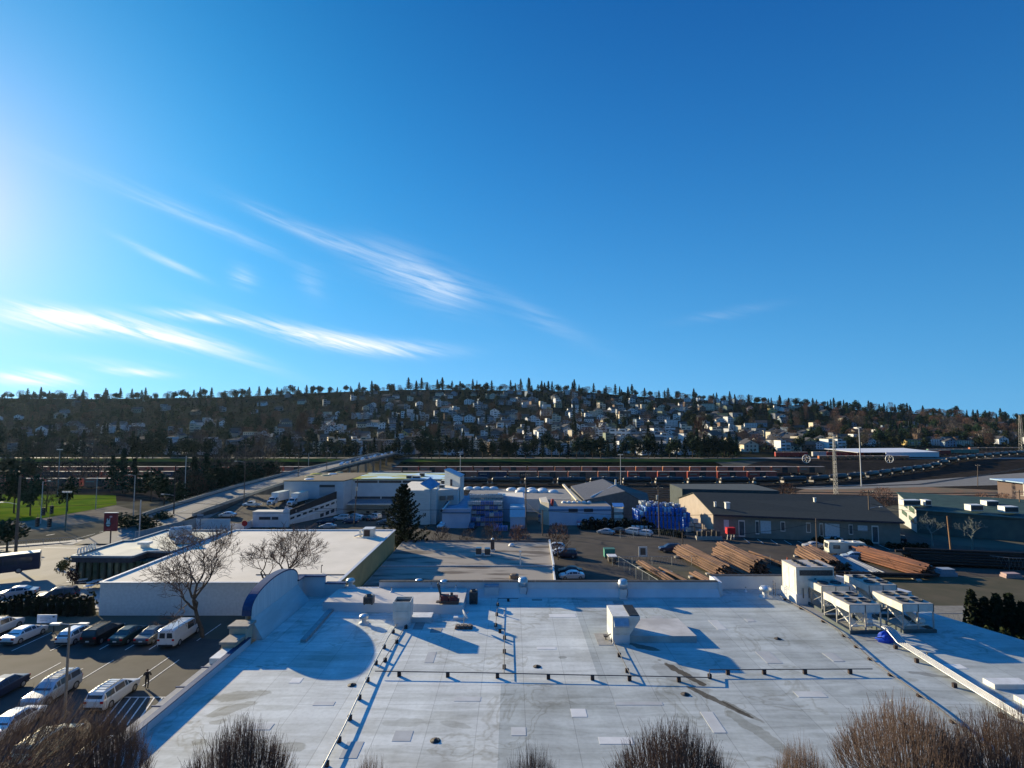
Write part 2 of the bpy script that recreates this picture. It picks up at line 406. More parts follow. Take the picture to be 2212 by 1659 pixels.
# pavements, with a real kerb step
pv = MB()
def slab(poly, h=.14): 
    pv.prism(poly, lambda x, y: gz(x, y) - .3, lambda x, y: gz(x, y) + h)
slab([(-74, 73), (-53.4, 73), (-53.4, 84), (-67.5, 84), (-73, 80)])
slab([(-101.7, 127), (-104, 127), (-104, 149), (-101.7, 149)])
slab([(-88.3, 127), (-86.5, 127), (-86.5, 149), (-88.3, 149)])
slab([(-190, 108.2), (-120, 118.2), (-101.5, 132), (-104, 134), (-121, 121.5), (-190, 111)])
struct('pavement', pv, concrete)
# grass field and the bare strip in front of it
fld = MB().sheet([xy(pg(-60, 1100)), xy(pg(-60, 1070)), xy(pg(40, 1068)), xy(pg(250, 1070)), xy(pg(252, 1090)), xy(pg(205, 1100)), xy(pg(60, 1125)), xy(pg(-60, 1128))], .05)
gm = mat('lawn_green', (.062, .125, .010), .95, 0, (.125, .16, .018), .12, .3, 6, spec=0)
struct('grass_field', fld, gm)
dirt = mat('dirt_strip', (.23, .20, .15), .95, 0, (.16, .14, .11), .3, .3, 6, spec=0)
struct('dirt_strip', MB().sheet([xy(pg(-40, 1152)), xy(pg(60, 1148)), xy(pg(230, 1124)), xy(pg(300, 1104)), xy(pg(250, 1092)), xy(pg(205, 1101)), xy(pg(60, 1126)), xy(pg(-40, 1130))], .04), dirt)
# middle: lots and lanes behind the store (right of the store building)
mid = MB()
mid.sheet([(-87, 128), (-20, 128), (-16, 148), (-15, 184), (-66, 184), (-86, 150)], .03)
mid.sheet([(-21, 111.6), (7.8, 111.6), (7.8, 66), (24, 66), (24, 111.6), (50, 108), (64, 104), (150, 95), (150, 108), (104, 128), (104, 145), (96, 160), (100, 175), (46, 180), (40, 150), (-18, 150), (-18, 106)], .025)
struct('service_lane', mid, mat('asphalt_old', (.085, .072, .058), .9, 0, (.06, .052, .043), .4, .2, 8, spec=.1))
dry = mat('dry_dirt', (.085, .07, .042), .95, 0, (.055, .052, .028), .25, .4, 8)
struct('gravel_yard', MB().sheet([(24.5, 66), (150, 66), (150, 94), (64, 103), (50, 107), (24.5, 105)], .02), dry)
struct('gravel_bed', MB().sheet([(55, 70), (120, 70), (120, 85), (62, 85)], .05), mat('pale_gravel', (.17, .165, .15), .95, 0, (.12, .115, .105), 1.5, .5, 8))
gravel = mat('ballast', (.038, .032, .028), .95, 0, (.022, .02, .018), .3, .5, 8, spec=0)
struct('rail_yard', MB().sheet([(-420, 215), (-104, 215), (-104, 374), (-420, 374)], .03).sheet([(-86, 205), (90, 205), (400, 190), (480, 440), (520, 620), (300, 520), (150, 374), (-86, 374)], .03), gravel)
struct('dark_bank', MB().sheet([(-82, 375), (150, 375), (150, 405), (-82, 405)], .08).sheet([(-420, 375), (-130, 375), (-130, 405), (-420, 405)], .08), mat('bank_brush', (.012, .013, .008), .95, 0, (.007, .008, .005), .3, .5, spec=0))
struct('far_verge', MB().sheet([(-82, 405.5), (160, 405.5), (190, 432), (-82, 432)], .08).sheet([(-420, 405.5), (-130, 405.5), (-130, 436), (-420, 436)], .08), mat('verge_grass', (.055, .10, .015), .95, 0, (.09, .10, .03), .1, spec=0))
struct('riverside_street', MB().sheet([(-420, 441), (420, 433), (420, 447), (-420, 449)], .1), road_m)
# dry slope beside the rail yard on the right
struct('dry_slope', MB().sheet([xy(pg(1700, 1068)), xy(pg(1760, 1050)), xy(pg(2000, 1052)), xy(pg(2212, 1062)), xy(pg(2300, 1064)), xy(pg(2300, 1090)), xy(pg(1960, 1078))], .06), mat('rust_weeds', (.20, .10, .05), .95, 0, (.11, .09, .05), .2, .4, 8))
struct('gravel_road', MB().sheet([xy(pg(1700, 1053)), xy(pg(1880, 1046)), xy(pg(2230, 1020)), xy(pg(2230, 1046)), xy(pg(1760, 1058))], .07), mat('grey_gravel', (.20, .19, .17), .95, 0, (.15, .14, .125), .5, .3))
# ------------------------------------------------------------------ the large store with its roof
RZ = 6.0
def rp(px, py, z=RZ): return pz(px, py, z)
mem = mat('roof_membrane', (.70, .715, .665), .75, 0, (.60, .61, .57), .35, .1, 8, stretch=(1.6, .5, 1), spec=.25)
def roof_nodes(m, boundary=True):
    n, l = m.node_tree.nodes, m.node_tree.links; b = n['Principled BSDF']
    def M(op, *a):
        k = n.new('ShaderNodeMath'); k.operation = op
        for i, v in enumerate(a):
            if isinstance(v, (int, float)): k.inputs[i].default_value = v
            else: l.new(v, k.inputs[i])
        return k.outputs[0]
    def mul(col, fac, amt):      # col * (1 - fac*amt)
        x = n.new('ShaderNodeMixRGB'); x.blend_type = 'MULTIPLY'; l.new(fac, x.inputs[0]); l.new(col, x.inputs[1]); x.inputs[2].default_value = amt; return x.outputs[0]
    col = [k for k in l if k.to_socket == b.inputs['Base Color']][0].from_socket
    t = n.new('ShaderNodeTexCoord'); sp = n.new('ShaderNodeSeparateXYZ'); l.new(t.outputs['Object'], sp.inputs[0])
    X, Y = M('ADD', sp.outputs[0], 10.0), M('ADD', sp.outputs[1], 45.0)
    # older, greyer sheets on the right
    nearm = M('LESS_THAN', Y, 39.4); thr = M('ADD', 6.4, M('MULTIPLY', nearm, -7.2))
    old = M('GREATER_THAN', X, thr)
    col = mul(col, old, (.72, .745, .76, 1))
    # individual sheets
    br = n.new('ShaderNodeTexBrick'); mp = n.new('ShaderNodeMapping'); mp.inputs['Rotation'].default_value = (0, 0, rad(90)); l.new(t.outputs['Object'], mp.inputs[0]); l.new(mp.outputs[0], br.inputs['Vector'])
    br.inputs['Scale'].default_value = 1; br.inputs['Brick Width'].default_value = 17; br.inputs['Row Height'].default_value = 3.05; br.inputs['Mortar Size'].default_value = .028
    br.inputs['Mortar Smooth'].default_value = .3
    br.inputs['Color1'].default_value = (1, 1, 1, 1); br.inputs['Color2'].default_value = (.86, .87, .88, 1); br.inputs['Mortar'].default_value = (.60, .60, .60, 1)
    x = n.new('ShaderNodeMixRGB'); x.blend_type = 'MULTIPLY'; x.inputs[0].default_value = .8; l.new(col, x.inputs[1]); l.new(br.outputs[0], x.inputs[2]); col = x.outputs[0]
    # broad brushed dirt across the sheets
    n2 = n.new('ShaderNodeTexNoise'); mp2 = n.new('ShaderNodeMapping'); mp2.inputs['Scale'].default_value = (.12, .9, 1); l.new(t.outputs['Object'], mp2.inputs[0]); l.new(mp2.outputs[0], n2.inputs['Vector'])
    n2.inputs['Scale'].default_value = 1; n2.inputs['Detail'].default_value = 7; n2.inputs['Roughness'].default_value = .65; n2.inputs['Distortion'].default_value = .8
    r2 = n.new('ShaderNodeMapRange'); r2.inputs[1].default_value = .42; r2.inputs[2].default_value = .66; l.new(n2.outputs[0], r2.inputs[0])
    col = mul(col, r2.outputs[0], (.70, .70, .68, 1))
    n3 = n.new('ShaderNodeTexNoise'); n3.inputs['Scale'].default_value = .22; n3.inputs['Detail'].default_value = 4; l.new(t.outputs['Object'], n3.inputs['Vector'])
    r3 = n.new('ShaderNodeMapRange'); r3.inputs[1].default_value = .55; r3.inputs[2].default_value = .75; l.new(n3.outputs[0], r3.inputs[0])
    col = mul(col, r3.outputs[0], (.80, .78, .74, 1))
    n4 = n.new('ShaderNodeTexNoise'); n4.inputs['Scale'].default_value = .16; n4.inputs['Detail'].default_value = 5; n4.inputs['Distortion'].default_value = .6; l.new(t.outputs['Object'], n4.inputs['Vector'])
    for lv, wd_ in ((.585, 60.0), (.64, 75.0)):       # dried puddle rings
        rg = M('SUBTRACT', 1.0, M('MINIMUM', M('MULTIPLY', M('ABSOLUTE', M('SUBTRACT', n4.outputs[0], lv)), wd_), 1.0)); col = mul(col, rg, (.78, .76, .72, 1))
    n5 = n.new('ShaderNodeTexNoise'); n5.inputs['Scale'].default_value = 3.5; n5.inputs['Detail'].default_value = 6; l.new(t.outputs['Object'], n5.inputs['Vector'])
    r5 = n.new('ShaderNodeMapRange'); r5.inputs[1].default_value = .45; r5.inputs[2].default_value = .75; l.new(n5.outputs[0], r5.inputs[0]); col = mul(col, r5.outputs[0], (.88, .88, .87, 1))
    # puddle stains at known spots
    nd = n.new('ShaderNodeTexNoise'); nd.inputs['Scale'].default_value = 1.1; nd.inputs['Detail'].default_value = 4; l.new(t.outputs['Object'], nd.inputs['Vector'])
    for (px, py, ax, ay, ang, s, c) in STAINS:
        p = rp(px, py); ca, sa = math.cos(rad(ang)), math.sin(rad(ang))
        dx = M('SUBTRACT', X, p.x); dy = M('SUBTRACT', Y, p.y)
        u = M('DIVIDE', M('ADD', M('MULTIPLY', dx, ca), M('MULTIPLY', dy, sa)), ax); v = M('DIVIDE', M('SUBTRACT', M('MULTIPLY', dy, ca), M('MULTIPLY', dx, sa)), ay)
        d = M('SQRT', M('ADD', M('MULTIPLY', u, u), M('MULTIPLY', v, v)))
        d = M('ADD', d, M('MULTIPLY', M('SUBTRACT', nd.outputs[0], .5), 1.6))
        r = n.new('ShaderNodeMapRange'); r.inputs[1].default_value = 1.05; r.inputs[2].default_value = .9; r.inputs[3].default_value = 0; r.inputs[4].default_value = s; l.new(d, r.inputs[0])
        col = mul(col, r.outputs[0], (*c, 1))
    l.new(col, b.inputs['Base Color'])
G1 = (.55, .54, .5); RU = (.22, .17, .12)
STAINS = [(520, 1503, 2.0, .7, 20, .8, G1), (490, 1535, 1.7, .6, 40, .8, G1), (470, 1560, .6, .35, 10, .7, G1), (628, 1614, .9, .5, 0, .75, G1), (430, 1602, .5, .3, 0, .7, G1),
          (1215, 1420, .35, .25, 0, .8, (.5, .5, .48)), (1120, 1282, .9, .25, 10, .6, G1), (1470, 1452, 2.3, .35, -62, .95, RU), (1465, 1455, 2.6, 1.3, -60, .4, (.5, .45, .4)), (1545, 1512, 2.4, .3, -55, .9, RU),
          (1392, 1398, 1.4, .45, -35, .8, RU), (1600, 1535, 1.6, .25, -60, .7, (.4, .36, .3)), (1650, 1590, 3.2, .5, -68, .55, (.5, .47, .4)), (1095, 1500, .5, .2, 0, .5, G1),
          (985, 1565, 1.1, .35, -20, .45, G1), (880, 1560, 1.6, .5, 5, .4, G1), (1590, 1298, .5, .3, 0, .4, G1), (610, 1435, .3, .15, 0, .6, G1), (560, 1440, .3, .15, 0, .6, G1), (2010, 1458, 1.5, .3, -20, .6, (.4, .38, .36))]
roof_nodes(mem)
store = thing('store_building', 'very large flat-roofed store with a pale grey membrane roof filling the foreground', 'building', (10, 45, 0))
XL, XRt = -22.3, 42.6
# walls and deck
front = 24.0
outer = [(XL, front), (54.6, front), (44.5, 47.3), (41.9, 53.7), (41.9, 57.4), (37.2, 62.3), (23.0, 62.3), (23.0, 59.9), (XL + 8, 59.9), (XL, 59.6)]
m = MB().prism(outer, -4, RZ - .02, 0, 1)
m.build('wall', [cream_wall, mem], store, world=True)
m = MB().prism(outer, RZ - .01, RZ, 0)
m = MB(); m.add([(p[0], p[1], RZ) for p in outer], [tuple(range(len(outer)))])
rf = m.build('roof', mem, store, world=True)
par = mat('parapet_membrane', (.62, .63, .63), .7, 0, (.54, .55, .56), .5, .08, 6)
cope = mat('coping_dark', (.05, .045, .04), .6, .3, (.08, .07, .06))
dk = mat('coping_blue', (.03, .05, .12), .5, .3, (.04, .07, .15))
# far parapet
ZP = 7.5
m = MB(); m.box(-14.5, 22.5, 59.4, 59.8, RZ, ZP)
m.add([(-14.5, 59.4, RZ + .75), (22.5, 59.4, RZ + .75), (22.5, 58.8, RZ + .004), (-14.5, 58.8, RZ + .004)], [(3, 2, 1, 0)])   # sloped cant strip
m.build('parapet', par, store, world=True)
m = MB()
for i in range(13): x = -14.5 + 37 / 13 * i; m.box(x, x + 37 / 13 - .03, 59.3, 59.88, ZP, ZP + .07)
m.build('coping', cope, store, world=True)
ZQ = 7.45
m = MB(); m.prism([(22.52, 59.3), (22.52, 59.9), (22.6, 62.3), (36.8, 62.3), (36.8, 61.9), (23.0, 61.9), (22.92, 59.3)], RZ, ZQ); m.build('parapet', par, store, world=True)
m = MB(); m.box(22.5, 36.8, 61.8, 62.4, ZQ, ZQ + .06); m.build('coping', cope, store, world=True)
# the parapet at the far right corner, dropping towards the camera and sunlit along its sloping top
a = rp(1805, 1243, ZQ); a = Vector((38.5, 63.8, ZQ))
m = MB(); m.add([(36.82, 61.9, RZ), (36.82, 61.9, ZQ), (39.3, 59.6, 7.35), (41.4, 57.0, 7.1), (41.4, 57.0, RZ), (39.3, 59.6, RZ),
                 (37.1, 62.3, RZ), (37.1, 62.3, ZQ), (39.9, 60.0, 7.35), (42.1, 57.3, 7.1), (42.1, 57.3, RZ), (39.9, 60.0, RZ)],
                [(0, 5, 2, 1), (5, 4, 3, 2), (1, 2, 8, 7), (2, 3, 9, 8), (3, 4, 10, 9), (6, 7, 8, 11), (11, 8, 9, 10)])
m.build('parapet', par, store, world=True)
# left parapet with black edge
m = MB(); m.prism([(XL - .35, front), (XL, front), (XL, 46.4), (XL - .35, 46.4)], RZ - .5, RZ + .55); m.build('parapet', par, store, world=True)
m = MB(); m.box(XL - .4, XL + .04, front, 46.4, RZ + .55, RZ + .61)
for py in (1545, 1502, 1458): 
    q = rp(480, py); m.box(XL - 1.1, XL - .35, q.y, q.y + .09, RZ + .5, RZ + .58)
m.build('coping', dk, store, world=True)
m = MB(); m.box(XL - 1.5, XL - .4, front, 46.3, RZ - .3, RZ + .1); m.build('ledge', mat('ledge_grey', (.3, .3, .3), .8), store, world=True)
m = MB(); q = rp(500, 1420); m.box(XL - 1.3, XL - .45, q.y - 1.5, q.y + 1.7, RZ + .12, RZ + .55); m.build('skylight_box', white_metal, store, world=True)
# arched false front on the left edge with stepped piers
AX = -23.0
m = MB(); N = 28; y0, y1 = 47.3, 57.8; zc = 8.0
prof = [(y0, RZ - 1.2)] + [(y0 + (y1 - y0) * (.5 - .5 * math.cos(math.pi * k / N)), zc + 2.05 * max(0, math.sin(math.pi * k / N)) ** .7) for k in range(N + 1)] + [(y1, RZ - 1.2)]
n_ = len(prof)
vs = [(AX - .25, y, z) for y, z in prof] + [(AX + .25, y, z) for y, z in prof]
m.add(vs, [tuple(range(n_))[::-1], tuple(range(n_, 2 * n_))]); m.build('arched_front', mat('arch_render', (.60, .68, .68), .8, 0, (.50, .58, .59), 1.2, stretch=(1, 3, .3)), store, world=True)
m = MB()
for (ya, za), (yb, zb) in zip(prof[1:-1], prof[2:-1]): m.beam((AX - .15, ya, za + .06), (AX - .15, yb, zb + .06), .8, .14)
m.build('arch_coping', dk, store, world=True)
beige = mat('pier_beige', (.52, .44, .32), .85, 0, (.44, .37, .27), 1)
m = MB(); m.box(AX - .9, AX + .5, 45.9, 47.1, -.5, 7.55); m.box(AX - .7, AX + .4, 44.3, 45.9, -.5, 6.9); m.build('pier', beige, store, world=True)
m = MB(); m.box(AX - 1.0, AX + .75, 45.75, 47.25, 7.55, 7.75); m.box(AX - .8, AX + .6, 44.1, 45.74, 6.9, 7.08); m.build('pier_cap', mat('cap_stone', (.34, .30, .25), .8), store, world=True)
m = MB(); m.box(AX - .2, AX + .3, 57.8, 59.6, RZ - 1, 8.1); m.box(AX + .3, AX + 2.6, 59.2, 59.6, RZ - 1, 8.1); m.box(AX + 2.6, AX + 4.8, 59.25, 59.6, RZ - 1, 7.35); m.box(AX + 4.8, AX + 8.5, 59.3, 59.6, RZ - 1, 6.9)
m.build('stepped_parapet', par, store, world=True)
m = MB(); m.box(AX - .35, AX + .45, 57.6, 59.75, 8.1, 8.22); m.box(AX + .45, AX + 2.7, 59.05, 59.75, 8.1, 8.22); m.box(AX + 2.7, AX + 4.95, 59.1, 59.75, 7.35, 7.46)
m.build('coping', dk, store, world=True)
# sloping membrane behind the arch, and the long low curb
m = MB(); m.add([(AX + .27, 47.4, 7.75), (AX + .27, 57.6, 7.75), (AX + 1.5, 57.9, RZ + .02), (AX + 1.3, 47.4, RZ + .02)], [(0, 3, 2, 1)]); m.add([(AX + .27, 47.4, 7.75), (AX + .27, 47.4, RZ), (AX + 1.3, 47.4, RZ + .02)], [(0, 1, 2)])

m.build('back_slope', mat('slope_membrane', (.48, .57, .56), .75, 0, (.40, .48, .47), 1.5, .2, stretch=(1, .2, 1)), store, world=True)
m = MB(); a, b2 = rp(655, 1388), rp(722, 1312); m.beam((a.x, a.y, RZ + .12), (b2.x, b2.y, RZ + .12), .5, .26); m.build('expansion_joint', mat('joint_grey', (.28, .33, .33), .8), store, world=True)
# raised block at the far left of the roof
bt = mat('tan_membrane', (.58, .54, .48), .8, 0, (.48, .44, .39), .5, .15, 7)
A_, B_, C_, D_ = rp(697, 1300, 6.9), rp(1000, 1307, 6.9), rp(1018, 1259, 6.9), rp(725, 1262, 6.9)
m = MB().prism([(A_.x, A_.y), (B_.x, B_.y), (B_.x, 59.2), (A_.x + .3, 59.2)], RZ - .1, 6.9, 0, 1); m.build('raised_roof', [par, bt], store, world=True)
# large duct deck by the middle unit and patches of walkway pad
A_, B_ = rp(1315, 1388, RZ), rp(1505, 1388, RZ)
m = MB().prism([(A_.x + 1.5, A_.y), (B_.x, A_.y), (B_.x - .3, A_.y + 4.2), (A_.x + 1.5, A_.y + 4.2)], RZ, RZ + .55); m.build('duct_deck', mat('deck_membrane', (.55, .53, .49), .8, 0, (.38, .36, .33), .5, .15, 7), store, world=True)
pad = mat('walk_pad', (.30, .29, .27), .9, 0, (.24, .235, .22), 2)
m = MB()
for (px, py, sx, sy) in ((1303, 1381, 1.2, 2.6), (1336, 1302, 1.1, .9), (906, 1350, .9, 2.2), (868, 1310, 1.2, .5), (1160, 1296, 1.1, .5), (942, 1362, 1.0, 1.0)):
    q = rp(px, py); MB().box(q.x - sx / 2, q.x + sx / 2, q.y - sy / 2, q.y + sy / 2, RZ, RZ + .025).build('walkway_pad', pad, store, world=True)
qa, qb = rp(1700, 1295), rp(1985, 1500)
m.add([(rp(1690, 1296).x, rp(1690, 1296).y, RZ + .02), (rp(1720, 1296).x, rp(1720, 1296).y, RZ + .02), (rp(1925, 1384).x, rp(1925, 1384).y, RZ + .02), (rp(1870, 1384).x, rp(1870, 1384).y, RZ + .02)], [(3, 2, 1, 0)])
m.build('walkway_pad', pad, store, world=True)
# welded patches, scuffed pads and roof drains
rq = random.Random(15)
pt = [mat('patch_light', (.66, .66, .63), .8, 0, (.58, .58, .56), 1), mat('patch_grey', (.42, .43, .42), .85, 0, (.36, .36, .35), 1), mat('patch_dull', (.52, .53, .51), .85, 0, (.45, .45, .43), 1)]
for i, (px, py, sx, sy) in enumerate(((1215, 1330, 2.6, .9), (1420, 1335, 1.2, 1.2), (1550, 1350, .9, 2.4), (1180, 1400, 1.6, .5), (930, 1420, .7, 2.0), (1010, 1510, 1.8, .6), (1250, 1540, 1.0, 1.0), (1380, 1520, 3.2, .4), (1120, 1580, .9, .9), (1330, 1600, 2.0, .7), (870, 1590, 1.1, 1.1), (700, 1520, 1.4, .5), (640, 1470, .8, .8), (1660, 1420, 1.2, 2.2), (1750, 1500, 2.0, .8), (1470, 1380, 1.5, .5), (1620, 1340, .8, .8), (560, 1570, 1.6, .7), (980, 1340, .6, .6), (760, 1620, 1.0, 1.6), (1540, 1560, .8, 2.4), (2060, 1440, 1.6, .8), (1800, 1420, .9, 1.6))):
    q = rp(px, py); MB().box(q.x - sx / 2, q.x + sx / 2, q.y - sy / 2, q.y + sy / 2, RZ, RZ + .012 + .0004 * i).build('membrane_patch', pt[i % 3], store, world=True)
for px, py in ((1160, 1440), (760, 1480), (1480, 1500), (1680, 1380), (940, 1600)):
    q = rp(px, py); MB().lathe([(.32, .004), (.30, .03), (.12, .03), (.1, .12), (.02, .13)], (q.x, q.y, RZ), 14).build('roof_drain', mat('drain_iron', (.06, .05, .045), .7), store, world=True)
# low white skylight curbs at the far right
m = MB()
for (px, py, L) in ((2175, 1482, 2.6), (2230, 1520, 1.6)):
    q = rp(px, py); MB().box(q.x - L / 2, q.x + L / 2, q.y - .5, q.y + .5, RZ, RZ + .35).build('skylight_curb', white_metal, store, world=True)
# ------------------------------------------------------------------ pipe runs on blocks
rubber = mat('pipe_block', (.035, .025, .025), .8, 0, (.06, .04, .035))
gal = mat('galvanised', (.50, .49, .46), .4, .7, (.40, .39, .37), 2)
drk = mat('dark_pipe', (.09, .08, .075), .5, .5, (.13, .12, .11), 3)
def pipe_run(name, label, pts, r, m_, h=.28, n=None, every=2.7, blocks=True, kh=None):
    P = [rp(*p) for p in pts]; base = P[0].copy(); base.z = RZ
    t = thing(name, label, 'pipe', base)
    q = [Vector((p.x, p.y, RZ + h)) for p in P]
    MB().path(q, r, 7).build('pipe', m_, t, world=True)
    if blocks:
        for a, b in zip(q, q[1:]):
            L = (b - a).length; k = max(1, int(L / every))
            for i in range(k):
                c = a + (b - a) * ((i + .5) / k)
                MB().box(c.x - .13, c.x + .13, c.y - .1, c.y + .1, RZ + .004, RZ + h - r + .01).build('support_block', rubber, t, world=True)
    return t
pipe_run('gas_pipe', 'pale galvanised pipe running down the roof from the small hooded unit to the bottom edge', [(860, 1352), (838, 1385), (802, 1455), (744, 1580), (690, 1685)], .05, gal, .33, every=2.2)
pipe_run('gas_pipe', 'thin dark conduit beside the pale pipe, ending at the long crosswise run', [(885, 1345), (868, 1372), (818, 1452)], .03, drk, .3, every=2.6)
pipe_run('gas_pipe', 'long dark pipe crossing the whole roof on black blocks', [(810, 1460), (1020, 1463), (1240, 1468), (1400, 1471), (1533, 1474), (1533, 1457), (1690, 1456), (1885, 1455)], .035, drk, .34, every=2.6)
pipe_run('gas_pipe', 'short dark pipe bent twice near the satellite dish, joining the crosswise run', [(1120, 1299), (1076, 1299), (1070, 1366), (1090, 1367), (1089, 1463)], .03, drk, .3, every=2.8)
pipe_run('gas_pipe', 'dark pipe from the boxy central unit down to the crosswise run', [(1318, 1372), (1330, 1403), (1364, 1471)], .03, drk, .3, every=2.5)
pipe_run('gas_pipe', 'dark conduit pair following the walkway pads towards the lower right corner', [(1680, 1288), (1748, 1326), (1810, 1364), (1895, 1440), (2020, 1530), (2200, 1680)], .045, drk, .2, every=2.4)
t = pipe_run('refrigerant_pipes', 'bundle of shiny silver insulated pipes running from the condenser racks to the right edge', [(1925, 1395), (1945, 1408), (2222, 1590)], .001, gal, .3, every=3.4)
alu = mat('pipe_jacket', (.50, .50, .49), .4, .7, (.42, .42, .42), 2)
P = [rp(1925, 1388), rp(1945, 1400), rp(2230, 1582)]
for k in range(5):
    off = Vector((.17 * k - .2, 0, 0))
    q = [Vector((p.x, p.y, RZ + .42)) + off for p in P]; q = [q[0] + Vector((0, .8, .6)), q[0] + Vector((0, .1, .55))] + q[1:]
    MB().path(q, .062, 8).build('pipe', alu, t, world=True)
# ------------------------------------------------------------------ equipment standing on the store roof
unit_w = mat('unit_paint', (.66, .65, .60), .55, .1, (.55, .53, .47), 1.5)
grille = mat('coil_grille', (.05, .055, .055), .6, .5, (.10, .10, .10), 8)
rust = mat('rust_grey', (.14, .07, .05), .9, 0, (.08, .07, .06), 4)
def fan(mb, cx, cy, z, r, mi=0):
    mb.lathe([(r, 0), (r, .12), (r * .92, .12), (r * .92, .02), (.08, .02)], (cx, cy, z), 18, mi)
def louvre(mb, x0, x1, y, z0, z1, n, d=.03):
    for i in range(n):
        z = z0 + (z1 - z0) * (i + .5) / n; mb.box(x0, x1, y - d, y, z - (z1 - z0) / n * .3, z + (z1 - z0) / n * .3)
# 1 hooded intake unit
b = rp(848, 1357); t = thing('intake_unit', 'small square hooded intake unit with open top, at the head of the pale pipe', 'air handler', b)
m = MB().box(.1, 1.5, .1, 1.5, 0, .75); m.build('curb', par, t)
m = MB()
for (x0, x1, y0_, y1_) in ((0, 1.6, 0, .06), (0, 1.6, 1.54, 1.6), (0, .06, .06, 1.54), (1.54, 1.6, .06, 1.54)): m.box(x0, x1, y0_, y1_, .75, 2.35)
m.box(.06, 1.54, .06, 1.54, .75, 1.9); m.build('housing', unit_w, t)
m = MB()
for i in range(7): m.box(.08, 1.52, .15 + i * .2, .22 + i * .2, 2.1, 2.14)
m.build('grille', grille, t)
m = MB().box(.2, 1.4, -.05, 0, .85, 1.5); m.build('access_panel', unit_w, t)
# 2 central unit with angled hood
b = rp(1324, 1391); t = thing('rooftop_unit', 'boxy cream rooftop unit with a side hood that narrows downwards, casting a long blue shadow', 'air handler', b)
m = MB().box(0, 1.45, 0, 2.9, 0, .75); m.build('curb', par, t)
m = MB(); m.add([(0, 0, .75), (1.45, 0, .75), (2.35, 0, 2.0), (2.35, 0, 2.3), (0, 0, 2.3), (0, 2.9, .75), (1.45, 2.9, .75), (2.35, 2.9, 2.0), (2.35, 2.9, 2.3), (0, 2.9, 2.3)],
      [(0, 1, 2, 3, 4), (9, 8, 7, 6, 5), (0, 5, 6, 1), (1, 6, 7, 2), (2, 7, 8, 3), (3, 8, 9, 4), (4, 9, 5, 0)]); m.build('housing', unit_w, t)
m = MB(); m.add([(.1, -.42, 1.62), (1.35, -.42, 1.62), (1.35, 0, 2.15), (.1, 0, 2.15), (.1, -.42, 1.5), (1.35, -.42, 1.5), (1.35, -.02, 1.5), (.1, -.02, 1.5)], [(0, 1, 2, 3), (4, 5, 1, 0), (7, 6, 5, 4), (1, 5, 6, 2), (0, 3, 7, 4)])
m.build('hood', mat('hood_blue_grey', (.40, .45, .50), .5, .3), t)
m = MB().box(.2, 1.25, -.05, 0, .85, 1.4); m.box(.25, .5, -.1, 0, .76, .84); m.box(.95, 1.2, -.1, 0, .76, .84); m.build('access_panel', unit_w, t)
m = MB().box(1.45, 2.3, .08, 2.8, 2.3, 2.33)
for i in range(9): m.box(1.45, 2.3, .15 + i * .3, .3 + i * .3, 2.33, 2.38)
m.build('coil_grille', grille, t)
m = MB(); m.tube((-.35, .9, .3), (0, .9, .5), .05); m.tube((-.45, .9, 0), (-.45, .9, .35), .06); m.box(-.65, -.3, .7, 1.1, .28, .4); m.build('gas_valve', drk, t)
# 3 tall unit at the far right
b = rp(1722, 1306); t = thing('tall_rooftop_unit', 'tallest white rooftop unit with roof fans and a wide dark louvre, beside the condenser racks', 'air handler', b)
m = MB().box(-.12, 4.0, -.1, 3.1, 0, 1.05); m.build('curb', par, t)
m = MB().box(0, 3.95, 0, 3.0, 1.05, 3.75); m.build('housing', unit_w, t)
m = MB().box(.35, 3.8, -.04, 0, 2.95, 3.5); m.build('louvre', grille, t)
m = MB().box(-.03, 4.0, -.03, 3.03, 3.75, 3.82); m.build('roof_panel', mat('unit_top', (.48, .43, .36), .7, 0, (.38, .34, .3), 2), t)
for cx in (1.1, 2.85):
    for cy in (.75, 1.5, 2.25):
        m = MB(); fan(m, cx, cy, 3.82, .36); m.build('roof_fan', grille, t)
m = MB().box(-.03, 0, .3, 1.3, 1.3, 3.5); m.box(-.03, 0, 1.5, 2.7, 1.3, 3.5); m.build('door_panel', white_metal, t)
m = MB()
for x in (.6, 1.2): m.tube((x, -.15, .7), (x, -.15, 1.7), .05)
m.build('conduit', drk, t)
m = MB()
for y in (2.6, 3.05): m.tube((-1.0, y, 0), (-1.0, y, 1.6), .025)
for z in (.4, .8, 1.2, 1.6): m.tube((-1.0, 2.6, z), (-1.0, 3.05, z), .02)
m.build('access_ladder', drk, t)
